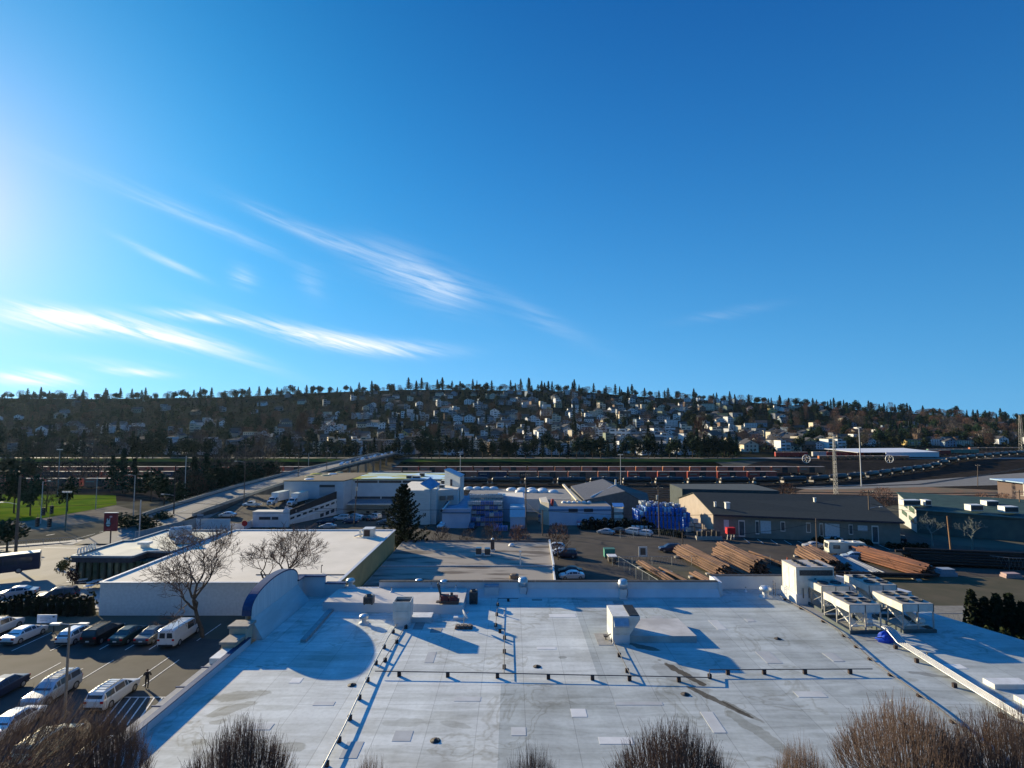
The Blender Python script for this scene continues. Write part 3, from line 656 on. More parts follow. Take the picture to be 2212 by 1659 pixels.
# 4 condenser racks
def rack(label, x, y, nf=4):
    t = thing('condenser_rack', label, 'condenser', (x, y, RZ), rad(2), 'condenser racks on steel frames')
    W, D, H = 2.9, 3.9, 2.55
    for px in (0.05, W / 2, W - .05):
        for py in (0.05, D / 2, D - .05): MB().box(px - .05, px + .05, py - .05, py + .05, .3, H - .7).build('leg', gal, t)
    for a, b in (((.05, .05, .5), (W / 2, .05, 1.6)), ((W, D, .5), (W, D / 2, 1.6)), ((0, D, .5), (0, D / 2, 1.6)), ((0, D / 2, .5), (0, 0, 1.6))): MB().beam(a, b, .05, .05).build('brace', gal, t)
    m = MB().box(-.1, W + .1, -.1, 0.05, 0, .32); m.box(-.1, W + .1, D - .05, D + .1, 0, .32); m.box(-.1, 0.02, .05, D - .05, 0, .32); m.box(W - .02, W + .1, .05, D - .05, 0, .32); m.build('base_rail', mat('base_rail', (.10, .12, .12), .6, .2), t)
    m = MB().box(0, W, 0, D, H - .7, H - .05); m.build('coil_case', unit_w, t)
    m = MB().box(.02, W - .02, .02, D - .02, H - .05, H); m.build('fan_deck', mat('fan_deck', (.42, .38, .32), .6, .2), t)
    for i in range(2):
        for j in range(2):
            m = MB(); fan(m, W * (.27 + .46 * i), D * (.27 + .46 * j), H, .52); m.build('fan', grille, t)
    for xx in (0, W / 2, W - .03): MB().box(xx - .03, xx + .03, -.03, 0, H - .7, H - .05).build('corner_trim', drk, t)
    for s in (0, 1):
        m = MB().add([(W * .25 + s * 1.3 - .3, .4, .45), (W * .25 + s * 1.3 + .3, .4, .45), (W * .25 + s * 1.3 + .3, D - .4, 1.75), (W * .25 + s * 1.3 - .3, D - .4, 1.75), (W * .25 + s * 1.3 - .3, .4, .6), (W * .25 + s * 1.3 + .3, .4, .6), (W * .25 + s * 1.3 + .3, D - .4, 1.9), (W * .25 + s * 1.3 - .3, D - .4, 1.9)],
             [(0, 3, 2, 1), (4, 5, 6, 7), (0, 1, 5, 4), (2, 3, 7, 6), (1, 2, 6, 5), (3, 0, 4, 7)]); m.build('coil_bank', white_metal, t)
    m = MB().tube((W * .62, .5, .9), (W * .62 + .5, .5, .9), .22, 12); m.tube((.4, .3, .6), (W - .3, .3, .6), .06); m.build('compressor', white_metal, t)
    return t
rack('condenser rack nearest the viewer on the left, its steel legs standing over the walkway pads', 30.3, 48.7)
rack('condenser rack at the right end of the front row, above the silver pipes', 35.2, 48.9)
rack('condenser rack directly in front of the tall white unit', 30.9, 54.2)
rack('rear right condenser rack below the sunlit sloping parapet', 35.9, 54.6)
b = rp(1912, 1385); t = thing('pipe_tarp', 'crumpled bright blue tarp wrapped round the silver pipes below the racks', 'tarp', b)
m = MB(); random.seed(3); vs = []; n_ = 9
for j in range(6):
    for k in range(n_):
        a = k / n_ * 2 * math.pi; r = (.55, .6, .5, .42, .3, .1)[j] * random.uniform(.75, 1.2); vs.append((r * math.cos(a) * 1.2, r * math.sin(a) * .9, j * .17 + random.uniform(-.04, .04)))
m.add(vs, [(j * n_ + k, j * n_ + (k + 1) % n_, (j + 1) * n_ + (k + 1) % n_, (j + 1) * n_ + k) for j in range(5) for k in range(n_)] + [tuple(range(5 * n_, 6 * n_))])
m.build('tarp_sheet', mat('tarp_blue', (.02, .08, .55), .5, 0, (.01, .05, .38), 4), t); MB().tube((-.9, -.3, .4), (1.1, .1, .45), .04).build('pole', drk, t)
# 5 exhaust fans on square stacks
def exhaust(label, px, py, r=.52, h=2.1, tall=True):
    b = rp(px, py); t = thing('exhaust_fan', label, 'roof fan', b)
    MB().box(-.38, .38, -.38, .38, 0, h * .48).build('stack', par, t)
    MB().lathe([(r * .55, 0), (r * .95, .04), (r * .95, .3), (r, .34), (r * 1.02, .62), (r * .9, .66), (r * .92, .86), (r * .6, .98), (.05, 1.0)], (0, 0, h * .48), 20).build('fan_shroud', mat('spun_aluminium', (.66, .65, .62), .35, .7, (.5, .49, .47), 3), t)
    MB().path([(r * .8, -.3, h * .48), (.42, -.42, h * .3), (.3, -.42, .2)], .03).build('conduit', drk, t)
exhaust('spun metal exhaust fan on a white stack before the middle of the long parapet', 1130, 1287)
exhaust('spun metal exhaust fan with rust stains below it, towards the parapet end', 1346, 1292)
def turbine(name, label, px, py, z=RZ, s=1.0):
    b = rp(px, py, z); t = thing(name, label, 'roof vent', b)
    MB().lathe([(.42 * s, 0), (.42 * s, .08 * s), (.2 * s, .14 * s), (.2 * s, .36 * s)], (0, 0, 0), 16).build('base', par, t)
    MB().lathe([(.22 * s, 0), (.38 * s, .08 * s), (.4 * s, .22 * s), (.3 * s, .36 * s), (.05, .42 * s)], (0, 0, .36 * s), 16).build('cap', mat('spun_aluminium', (.66, .65, .62)), t)
turbine('mushroom_vent', 'round mushroom vent alone on the sunlit roof, left of the small hooded unit', 786, 1347, s=1.15)
turbine('mushroom_vent', 'white round vent at the left end of the raised tan roof', 757, 1268, 6.9, 1.25)
turbine('mushroom_vent', 'round vent at the back of the raised tan roof, second from its right', 905, 1266, 6.9, 1.05)
turbine('mushroom_vent', 'round vent at the back of the raised tan roof, next to its right edge', 959, 1268, 6.9, 1.05)
turbine('mushroom_vent', 'small white vent in the shade right of the raised tan roof', 1024, 1288, RZ, .8)
turbine('mushroom_vent', 'squat white vent left of the tall white rooftop unit', 1654, 1290, RZ, 1.6)
def stub(label, px, py, z=RZ, h=.45):
    b = rp(px, py, z); t = thing('pipe_vent', label, 'roof vent', b, 0, 'short pipe vents in the roof membrane')
    MB().lathe([(.2, 0), (.09, .12), (.06, .2), (.06, h)], n=10).build('boot', par, t); MB().lathe([(.075, 0), (.075, .05)], (0, 0, h), 10).build('rim', drk, t)
for lab, px, py, z in (('short pipe vent alone near the middle of the raised tan roof', 846, 1279, 6.9), ('short pipe vent in the front left part of the raised tan roof', 876, 1304, 6.9 - .9), ('short pipe vent between the two right round vents', 932, 1271, 6.9),
                    ('short pipe vent close to the right edge of the raised tan roof', 985, 1274, 6.9), ('short pipe vent beside the patch in the shade of the raised tan roof', 1046, 1275, RZ), ('short pipe vent in front of the right end of the parapet, near the tall unit', 1611, 1278, RZ),
                    ('short pipe vent near the gas pipe bend in the blue shade', 1090, 1330, RZ), ('tiny vent in the blue shade at the far right of the roof', 2003, 1424, 6.0)):
    if z < RZ + .5: z = RZ
    stub(lab, px, py, z)
# 6 small condensers, boxes and the dish
def small_ac(name, label, px, py, z, w, d, h, rot=0, col=unit_w):
    b = rp(px, py, z); t = thing(name, label, 'condenser', b, rot)
    MB().box(-w / 2, w / 2, -d / 2, d / 2, .08, h).build('case', col, t)
    m = MB(); louvre(m, -w / 2 + .06, w / 2 - .06, -d / 2, .15, h - .1, 9); m.build('coil_grille', grille, t)
    m = MB(); fan(m, 0, 0, h, min(w, d) * .38); m.build('fan', grille, t)
    MB().box(-w / 2 + .05, -w / 2 + .15, -d / 2, d / 2, 0, .08).box(w / 2 - .15, w / 2 - .05, -d / 2, d / 2, 0, .08).build('feet', rubber, t)
small_ac('split_condenser', 'small dark louvred condenser on the front edge of the raised tan roof', 797, 1304, 6.9, .95, .8, .75, 0, drk)
small_ac('split_condenser', 'narrow black condenser in the blue shade just right of the raised tan roof', 1023, 1303, RZ, .85, .8, 1.25, 0, drk)
b = rp(971, 1303, 6.9); t = thing('rooftop_compressor', 'low rusty brown compressor on the raised tan roof beside the tilted panel antenna', 'compressor', b)
MB().box(-.95, .95, -.5, .5, .1, .35).build('frame', rust, t); MB().box(-.85, -.1, -.4, .4, .35, .8).box(0, .8, -.4, .4, .35, .7).build('case', mat('red_brown', (.16, .03, .03), .7, 0, (.07, .04, .04), 4), t)
MB().tube((-.6, -.3, .8), (.6, -.3, .8), .08).tube((.2, .1, .7), (.2, .1, 1.0), .14, 12).build('motor', grille, t)
b = rp(950, 1300, 6.9); t = thing('panel_antenna', 'thin tilted panel antenna on a mast beside the rusty compressor', 'antenna', b)
MB().tube((0, 0, 0), (0, 0, 1.7), .04).build('mast', drk, t); MB().cbox((.0, -.1, 1.1), (.12, .5, 1.6), 0, 0, Matrix.Rotation(rad(-16), 3, 'Y')).build('panel', drk, t); MB().box(-.35, .35, -.3, .3, 0, .05).build('foot', rubber, t)
b = rp(1062, 1287); t = thing('vent_box', 'white box with a blue lid against the long parapet', 'roof hatch', b)
MB().box(-.75, .75, -.5, .5, 0, 1.05).build('case', par, t); MB().box(-.78, .78, -.53, .53, 1.05, 1.3).build('lid', mat('lid_blue', (.28, .36, .45), .5), t)
b = rp(911, 1341); t = thing('roof_hatch', 'low square white hatch right of the small hooded unit', 'roof hatch', b)
MB().box(-.95, .95, -.5, .75, 0, .42).build('curb', par, t); MB().box(-1.0, 1.0, -.55, .8, .42, .52).build('lid', white_metal, t)
b = rp(996, 1338); t = thing('equipment_box', 'small low white box just behind the satellite dish', 'box', b)
MB().box(-.7, .5, -.3, .3, 0, .25).build('case', par, t); MB().box(-.72, .52, -.32, .32, .25, .29).build('lid', white_metal, t)
b = rp(1002, 1356); t = thing('satellite_dish', 'white satellite dish on a ballasted dark frame on the roof', 'dish', b)
MB().box(-.8, .8, -.45, -.35, 0, .12).box(-.8, .8, .35, .45, 0, .12).box(-.8, -.7, -.35, .35, 0, .12).box(.7, .8, -.35, .35, 0, .12).build('frame', rust, t)
m = MB()
for i in range(4): m.box(-.68 + i * .36, -.4 + i * .36, -.3, .3, .06, .26)
m.build('ballast_block', mat('ballast_block', (.14, .12, .11), .9), t)
MB().tube((0, 0, .1), (0, 0, 1.0), .04).build('mast', gal, t)
m = MB(); R_ = .48; vs = [(0, 0, 0)]; fs = []
for i in (1, 2, 3):
    for k in range(16):
        a = k * math.pi / 8; r = R_ * i / 3; vs.append((r * math.cos(a), r * math.sin(a), .14 * (i / 3) ** 2))
fs = [(0, 1 + k, 1 + (k + 1) % 16) for k in range(16)] + [(1 + i * 16 + k, 17 + i * 16 + k, 17 + i * 16 + (k + 1) % 16, 1 + i * 16 + (k + 1) % 16) for i in (0, 1) for k in range(16)]
Rm = Matrix.Rotation(rad(-68), 3, 'Z') @ Matrix.Rotation(rad(-62), 3, 'X'); m.add([Rm @ Vector((x, y, z)) + Vector((0, 0, 1.15)) for x, y, z in vs], fs, 0, True)
m.build('reflector', mat('dish_white', (.8, .8, .8), .4), t); p0 = Rm @ Vector((0, 0, .5)) + Vector((0, 0, 1.15)); MB().tube((0, 0, 1.0), p0, .02).build('feed_arm', drk, t)
# ------------------------------------------------------------------ vehicles
def paint(name, c, metal=.25): return mat('paint_' + name, c, .28, metal, tuple(k * .93 for k in c), 1.5, spec=.6)
PAINTS = {'white': (.72, .73, .74), 'silver': (.42, .43, .45), 'black': (.012, .012, .015), 'navy': (.02, .035, .08), 'green': (.03, .06, .055), 'grey': (.13, .14, .15), 'blue': (.05, .14, .35), 'cream': (.66, .60, .42), 'red': (.40, .02, .02), 'pale_blue': (.40, .50, .60)}
chrome = mat('wheel_rim', (.45, .45, .47), .35, .8); headl = mat('headlight_glass', (.8, .8, .82), .1, .3); taill = mat('taillight_red', (.45, .02, .02), .2); plate = mat('number_plate', (.7, .7, .68), .5); trim = mat('black_trim', (.025, .025, .027), .5)
# style: length, width, wheel radius, stations (x from the rear, z bottom, z belt, z top, half width at belt, half width at top), wheel x
STY = {
 'sedan': (4.6, [(0, .35, .78, .78, .74, .70), (.12, .25, .92, .92, .84, .78), (.75, .2, 1.0, 1.02, .89, .70), (1.35, .2, 1.0, 1.40, .90, .60), (2.3, .2, .98, 1.46, .90, .62), (2.85, .2, .97, 1.38, .90, .60), (3.55, .2, .93, .96, .89, .72), (4.3, .25, .80, .82, .84, .70), (4.6, .33, .62, .64, .70, .60)], (.85, 3.65), .32),
 'hatch': (4.3, [(0, .35, .95, .95, .76, .66), (.1, .25, 1.02, 1.05, .86, .68), (.55, .2, 1.03, 1.50, .89, .62), (1.4, .2, 1.02, 1.58, .90, .64), (2.3, .2, 1.0, 1.54, .90, .63), (2.7, .2, .99, 1.42, .90, .61), (3.35, .2, .97, 1.0, .89, .72), (4.05, .25, .85, .86, .84, .7), (4.3, .33, .66, .67, .7, .6)], (.75, 3.45), .33),
 'wagon': (4.9, [(0, .35, 1.0, 1.0, .80, .68), (.08, .25, 1.05, 1.15, .88, .70), (.35, .2, 1.06, 1.62, .91, .68), (1.4, .2, 1.05, 1.68, .92, .70), (2.7, .2, 1.03, 1.64, .92, .69), (3.05, .2, 1.02, 1.52, .92, .66), (3.8, .2, 1.0, 1.03, .91, .74), (4.6, .25, .84, .85, .86, .7), (4.9, .33, .64, .65, .72, .6)], (.9, 3.9), .35),
 'suv': (4.8, [(0, .42, 1.05, 1.05, .82, .72), (.08, .32, 1.12, 1.22, .90, .74), (.3, .28, 1.14, 1.74, .93, .72), (1.4, .28, 1.13, 1.80, .94, .73), (2.6, .28, 1.12, 1.76, .94, .72), (2.95, .28, 1.11, 1.62, .94, .70), (3.6, .28, 1.09, 1.13, .93, .78), (4.55, .33, .98, .99, .88, .76), (4.8, .42, .76, .77, .78, .7)], (.85, 3.85), .38),
 'van': (5.6, [(0, .42, 1.12, 1.95, .92, .80), (.05, .35, 1.15, 2.02, .96, .84), (.3, .32, 1.15, 2.10, .98, .84), (2.5, .32, 1.15, 2.12, .98, .84), (3.9, .32, 1.14, 2.06, .98, .82), (4.15, .32, 1.12, 1.95, .98, .78), (4.75, .32, 1.08, 1.14, .96, .80), (5.4, .38, .92, .94, .90, .78), (5.6, .45, .72, .73, .82, .74)], (1.0, 4.6), .37),
}
def wheel(parent, x, y, r, w_=.22, cache={}):
    k = round(r, 3)
    if k not in cache:
        a = MB().tube((0, -w_ / 2, 0), (0, w_ / 2, 0), r, 18).mesh('wheel', [black]); b = MB()
        b.lathe([(r * .62, 0), (r * .58, .012), (r * .5, -.01), (.1, .0), (.06, .02)], n=14)
        b.v = [(x_, -z_, y_) for x_, y_, z_ in b.v]; cache[k] = (a, b.mesh('rim', [chrome]))
    a, b = cache[k]
    o = bpy.data.objects.new('wheel', a); COL.objects.link(o); o.parent = parent; o.location = (x, y, r)
    q = bpy.data.objects.new('rim', b); COL.objects.link(q); q.parent = o; s = 1 if y > 0 else -1
    q.location = (0, s * (w_ / 2 + .004), 0); q.rotation_euler = (0, 0, 0 if s < 0 else math.pi)
    return o
CCACHE = {}
def car_meshes(style, color):
    key = (style, color)
    if key in CCACHE: return CCACHE[key]
    L, st, wx, wr = STY[style]
    body = MB(); rings = []
    for (x, zb, zm, zt, wm_, wt) in st:
        c = .08
        rings.append([(x, -wm_ * .94, zb), (x, -wm_, zb + .22), (x, -wm_, zm - c), (x, -wm_ * .97, zm), (x, -wt - .04, zt - .06 if zt > zm + .1 else zt), (x, -wt * .8, zt + .012), (x, wt * .8, zt + .012), (x, wt + .04, zt - .06 if zt > zm + .1 else zt), (x, wm_ * .97, zm), (x, wm_, zm - c), (x, wm_, zb + .22), (x, wm_ * .94, zb)])
    n = 12; vs = [v for r in rings for v in r]
    fs = [(i * n + k, (i + 1) * n + k, (i + 1) * n + (k + 1) % n, i * n + (k + 1) % n) for i in range(len(rings) - 1) for k in range(n)]
    fs += [tuple(range(n)), tuple(range((len(rings) - 1) * n, len(rings) * n))[::-1]]
    body.add(vs, fs, 0, False)
    gls = {-1: MB(), 1: MB()}; e = .012
    cab = [i for i, s in enumerate(st) if s[3] > s[2] + .12]
    i0, i1 = cab[0], cab[-1]
    def off(p, s): return (p[0], p[1] + s * e, p[2] + .004)
    for s, a, b in ((-1, 3, 4), (1, 8, 7)):
        for i in range(i0, i1):
            if style == 'van' and not (i >= 3): continue
            p = [rings[i][a], rings[i + 1][a], rings[i + 1][b], rings[i][b]]
            cen = [sum(q[k] for q in p) / 4 for k in range(3)]
            q = [tuple(cen[k] + (v[k] - cen[k]) * (.90 if k != 2 else .82) for k in range(3)) for v in p]
            q = [off(v, s) for v in q]; gls[s].add(q, [(0, 1, 2, 3) if s < 0 else (3, 2, 1, 0)])
        for (i, j) in ((i1, i1 + 1), (i0, i0 - 1)):
            if j < 0: continue
            if style == 'van' and j < i: continue
            p = [rings[i][a], rings[j][a], rings[i][b]]; cen = [sum(q[k] for q in p) / 3 for k in range(3)]
            q = [off(tuple(cen[k] + (v[k] - cen[k]) * .7 for k in range(3)), s) for v in p]; gls[s].add(q, [(0, 1, 2) if (s < 0) == (j > i) else (2, 1, 0)])
    def pane(i, j, shr=.88):
        A = rings[i]; B = rings[j]
        p = [B[4], B[7], A[7], A[4]]; cen = [sum(q[k] for q in p) / 4 for k in range(3)]
        q = [tuple(cen[k] + (v[k] - cen[k]) * shr for k in range(3)) for v in p]
        dx, dz = p[3][0] - p[0][0], p[3][2] - p[0][2]; ln = math.hypot(dx, dz); nx, nz_ = -dz / ln, dx / ln
        if nz_ < 0: nx, nz_ = -nx, -nz_
        if style == 'van' and j < i: nx, nz_ = -1, 0
        return [(v[0] + nx * .025, v[1], v[2] + nz_ * .025) for v in q]
    ws = MB().add(pane(i1, i1 + 1), [(3, 2, 1, 0)]); 
    rw = MB()
    if style == 'van':
        for s in (-1, 1): rw.add([(-.012, s * .1, 1.2), (-.012, s * .72, 1.2), (-.012, s * .66, 1.75), (-.012, s * .1, 1.75)], [(0, 1, 2, 3)])
    else: rw.add(pane(i0, max(0, i0 - 1)), [(0, 1, 2, 3)])
    res = dict(body=body.mesh('body', [paint(color, PAINTS[color])]), window=gls[-1].mesh('side_window', [glass_d]), window2=gls[1].mesh('side_window', [glass_d]), windshield=ws.mesh('windshield', [glass_d]), rear=rw.mesh('rear_window', [glass_d]))
    f = st[-2]; r = st[1]
    res['head'] = MB().box(-.18, .06, -.18, .18, -.07, .07).mesh('headlight', [headl]); res['tail'] = MB().box(-.05, .1, -.13, .13, -.1, .1).mesh('taillight', [taill])
    res['plate'] = MB().box(-.02, 0, -.2, .2, -.07, .07).mesh('number_plate', [plate])
    bp = MB().box(-.06, .1, -.78, .78, .34, .52).mesh('bumper', [trim]); res['bumper'] = bp
    if style in ('suv', 'wagon', 'van'):
        rk = MB(); zt = st[3][3] + .07
        for s in (-1, 1):
            if style != 'van': rk.beam((.5, s * .58, zt), (2.7, s * .58, zt), .04, .05)
        for k in range(6 if style != 'van' else 9):
            x = .6 + k * (.4 if style != 'van' else .36); rk.beam((x, -.6, zt - (.0 if style != 'van' else .035)), (x, .6, zt - (.0 if style != 'van' else .035)), .03, .03)
        if style == 'van':
            rk = MB()
            for k in range(5): rk.beam((.2, -.6 + .3 * k, 2.13), (3.7, -.6 + .3 * k, 2.12), .05, .03)
        res['rack'] = rk.mesh('roof_rack' if style != 'van' else 'roof_ribs', [trim if style != 'van' else paint(color, PAINTS[color])])
    CCACHE[key] = res; return res
def put(name, me, parent, loc=(0, 0, 0), rz=0):
    o = bpy.data.objects.new(name, me); COL.objects.link(o); o.parent = parent; o.location = loc; o.rotation_euler = (0, 0, rz); return o
def car(style, color, label, pos, head, group=None, far=False, cat='car'):
    """head: direction the nose points, degrees from +X; pos: ground point of the car's centre"""
    L, st, wx, wr = STY[style]; R = car_meshes(style, color); a = rad(head)
    t = thing('parked_' + {'sedan': 'sedan', 'hatch': 'hatchback', 'wagon': 'station_wagon', 'suv': 'sport_utility', 'van': 'van'}[style] if not far else 'queued_car', label, cat,
              (pos[0] - math.cos(a) * L / 2, pos[1] - math.sin(a) * L / 2, gz(pos[0], pos[1]) + .03 if len(pos) < 3 or pos[2] is None else pos[2]), a, group)
    put('body', R['body'], t); put('side_window', R['window'], t); put('side_window', R['window2'], t); put('windshield', R['windshield'], t); put('rear_window', R['rear'], t)
    hw = st[3][4]
    for x in wx:
        for s in (-1, 1): wheel(t, x, s * (hw - .10), wr)
    if not far:
        zf = st[-2][2] - .12; zr = st[1][2] - .14
        for s in (-1, 1):
            put('headlight', R['head'], t, (st[-2][0] + .1, s * (st[-2][4] - .2), zf)); put('taillight', R['tail'], t, (.03, s * (st[1][4] - .17), zr))
        put('number_plate', R['plate'], t, (-.03, 0, .62)); put('bumper', R['bumper'], t)
        if 'rack' in R: put('roof_rack' if style != 'van' else 'roof_ribs', R['rack'], t)
    return t
def lot_car(style, color, label, px, py, head, rear=True, z=None):
    """placed by the photograph's point under its rear (or front) bumper"""
    p = pz(px, py, 0) if z is None else pz(px, py, z); L = STY[style][0]; a = rad(head)
    s = 1 if rear else -1
    return car(style, color, label, (p.x + s * math.cos(a) * L / 2, p.y + s * math.sin(a) * L / 2), head)
H90, H270 = 91, 270
lot_car('hatch', 'white', 'white hatchback parked leftmost in the row beside the white van, roof racks and plate showing', 133, 1399, 91)
lot_car('suv', 'black', 'black sport utility with shiny roof in the row beside the white van', 188, 1399, 90)
lot_car('sedan', 'green', 'dark green sedan parked between the black sport utility and a dark grey sedan', 247, 1399, 90)
lot_car('sedan', 'grey', 'dark grey sedan parked right next to the white van', 303, 1399, 91)
p = pz(356, 1404, 0); car('van', 'white', 'large white passenger van with ribbed roof beside the bare tree', (p.x, p.y + 2.8), 91, cat='van')
lot_car('sedan', 'white', 'white sedan at the left edge below the white sign board', 12, 1398, 88)
lot_car('suv', 'white', 'white sport utility half cut off at the left edge, behind the white sedan', -42, 1384, 90)
lot_car('suv', 'silver', 'silver sport utility with roof rack, nose towards the viewer, behind the leaning branches', 62, 1538, 270, rear=False)
lot_car('sedan', 'navy', 'dark sedan at the left edge left of the silver sport utility', -55, 1530, 270, rear=False)
lot_car('wagon', 'white', 'white station wagon with roof rack parked next to the hatched bay', 200, 1543, 90)
lot_car('sedan', 'white', 'white sedan under the branches at the bottom left corner', -25, 1610, 90)
lot_car('wagon', 'cream', 'long pale cream car half hidden by branches at the bottom left', 40, 1668, 88)
lot_car('hatch', 'silver', 'silver hatchback mostly hidden by branches at the bottom, right of the cream car', 165, 1690, 90)
# cars in the lot behind the tan-roofed building and in the middle distance
def gcar(style, color, label, px, py, head, group=None):
    p = pg(px, py); return car(style, color, label, (p.x, p.y), head, group)
gcar('hatch', 'white', 'white hatchback nearest the lane in the small lot right of the patched roof', 1199, 1187, 170)
gcar('sedan', 'white', 'white sedan between the white hatchback and dark blue utility, right of the patched roof', 1208, 1199, 172)
gcar('suv', 'navy', 'dark blue sport utility below two white cars, right of the patched roof', 1222, 1204, 172)
gcar('sedan', 'black', 'black sedan in shade just behind the white one nearest the long roof parapet', 1232, 1240, 176)
gcar('sedan', 'white', 'white sedan nearest the long roof parapet in the small lot', 1235, 1250, 184)
gcar('sedan', 'silver', 'silver sedan leftmost of the four cars below the hedge', 1309, 1154, 150)
gcar('hatch', 'black', 'black car second of the four below the hedge', 1334, 1152, 140)
gcar('suv', 'white', 'white sport utility third of the four cars below the hedge', 1364, 1154, 140)
gcar('hatch', 'white', 'white hatchback rightmost of the four cars below the hedge, glinting in the sun', 1392, 1157, 140)
gcar('suv', 'navy', 'dark sport utility with silver nose driving on the lane behind the log yard', 1447, 1192, 178)
gcar('hatch', 'black', 'dark rounded car on the lane half hidden behind the middle log stack', 1577, 1199, 178)
gcar('sedan', 'silver', 'silver sedan nearest the lane in the striped bays of the dark-roofed building', 1757, 1184, 176)
gcar('sedan', 'white', 'white sedan close to the wall of the dark-roofed building, beside the bushes', 1798, 1169, 160)
gcar('sedan', 'white', 'pale car at the corner between the dark-roofed building and the green-roofed one', 1890, 1143, 165)
gcar('suv', 'black', 'black car in deep shade near the right end of the dark-roofed building', 1932, 1171, 150)
gcar('wagon', 'pale_blue', 'pale car behind the end of the far right log stack', 1845, 1209, 165)
# the row behind the tall conifer
gcar('suv', 'white', 'white sport utility at the left end of the row in front of the loading docks', 737, 1124, 184)
gcar('sedan', 'navy', 'dark sedan in front of the leaning pole, in the row before the loading docks', 757, 1131, 175)
gcar('sedan', 'silver', 'silver sedan at the back of the row before the loading docks', 766, 1119, 150)
gcar('hatch', 'white', 'white hatchback directly behind the leaning pole', 775, 1123, 145)
gcar('sedan', 'black', 'black sedan in the middle of the row before the loading docks', 788, 1124, 140)
gcar('sedan', 'grey', 'grey sedan in the row before the loading docks, left of the last white one', 800, 1124, 140)
gcar('suv', 'white', 'white sport utility at the right end of the row before the loading docks', 809, 1121, 145)
gcar('sedan', 'grey', 'grey sedan partly hidden by the white roof, left of the tall conifer', 830, 1133, 175)
gcar('hatch', 'silver', 'silver car partly hidden by the lower left boughs of the tall conifer', 845, 1128, 170)
gcar('suv', 'navy', 'dark blue sport utility just above the far edge of the cream roof', 704, 1133, 182)
gcar('sedan', 'silver', 'silver sedan whose roof just shows over the far edge of the cream roof', 708, 1142, 180)
gcar('suv', 'navy', 'dark sport utility in shade right of the tall conifer, facing the viewer', 1028 - 8, 1143, 265)
gcar('suv', 'white', 'white car hidden in shade right behind the tall conifer', 958, 1140, 250)
# on the left streets
gcar('suv', 'silver', 'silver car with bright headlights waiting on the street by the round dark bush', 306, 1137, 193)
gcar('sedan', 'silver', 'silver sedan behind the dark hedge, below the dark bus', 38, 1289, 200)
gcar('suv', 'navy', 'dark sport utility behind the hedge, near the little red-leaved tree', 122, 1298, 200)
car('sedan', 'pale_blue', 'pale blue car behind the white hoarding near the white pickup', (-81.2, 156.5, -2.2), 185)
car('sedan', 'silver', 'silver car on the deck behind the white shed pillar', (-65.5, 160.5, -1.8), 200)
# queue on the bridge
rnd = random.Random(4)
QC = ['white', 'silver', 'black', 'grey', 'white', 'navy', 'silver', 'white', 'grey', 'white', 'silver', 'black', 'white', 'silver']
for i in range(14):
    Y = 297 + i * 10.2
    car(['suv', 'sedan', 'hatch', 'suv'][i % 4], QC[i], '%s car queued on the bridge, %s' % (QC[i], ['nearest the viewer', 'second in the line', 'third in the line', 'fourth in the line', 'fifth in the line', 'sixth in the line', 'seventh in the line', 'eighth in the line', 'ninth in the line', 'tenth in the line', 'eleventh in the line', 'twelfth in the line', 'thirteenth in the line', 'farthest up the line'][i]),
        (-92.2, Y, bz(Y) + .1), 270, 'cars queued on the bridge', far=True)
# white pickup with a rack
t = thing('pickup_truck', 'white pickup with a dark pipe rack, side on behind the grey board fence', 'pickup truck', (-79.6, 168, -1.07), rad(182))
m = MB(); 
prof_ = [(-2.7, .45), (2.7, .45), (2.75, .85), (2.55, 1.0), (1.35, 1.08), (.85, 1.62), (-.45, 1.66), (-.6, 1.08), (-2.7, 1.05)]
m.add([(x, s * .92, z) for s in (-1, 1) for x, z in prof_], [tuple(range(9)), tuple(range(9, 18))[::-1]] + [(i, i + 9, (i + 1) % 9 + 9, (i + 1) % 9) for i in range(9)]); m.build('body', paint('white', PAINTS['white']), t)
MB().add([(1.2, -.93, 1.12), (.8, -.93, 1.52), (-.35, -.93, 1.54), (-.4, -.93, 1.12)], [(0, 1, 2, 3)]).build('side_window', glass_d, t); MB().add([(1.2, .93, 1.12), (.8, .93, 1.52), (-.35, .93, 1.54), (-.4, .93, 1.12)], [(3, 2, 1, 0)]).build('side_window', glass_d, t)
MB().add([(1.33, -.8, 1.12), (1.33, .8, 1.12), (.9, .75, 1.6), (.9, -.75, 1.6)], [(0, 1, 2, 3)]).build('windshield', glass_d, t)
MB().box(-2.6, -.7, -.8, .8, 1.06, 1.09).build('bed', black, t)
m = MB()
for s in (-1, 1):
    for x in (-2.5, -.8): m.tube((x, s * .85, 1.0), (x, s * .85, 1.75), .04)
    m.tube((-2.7, s * .85, 1.75), (.2, s * .85, 1.75), .04)
m.build('pipe_rack', drk, t)
for x in (-1.75, 1.75):
    for s in (-1, 1): wheel(t, x, s * .82, .38)
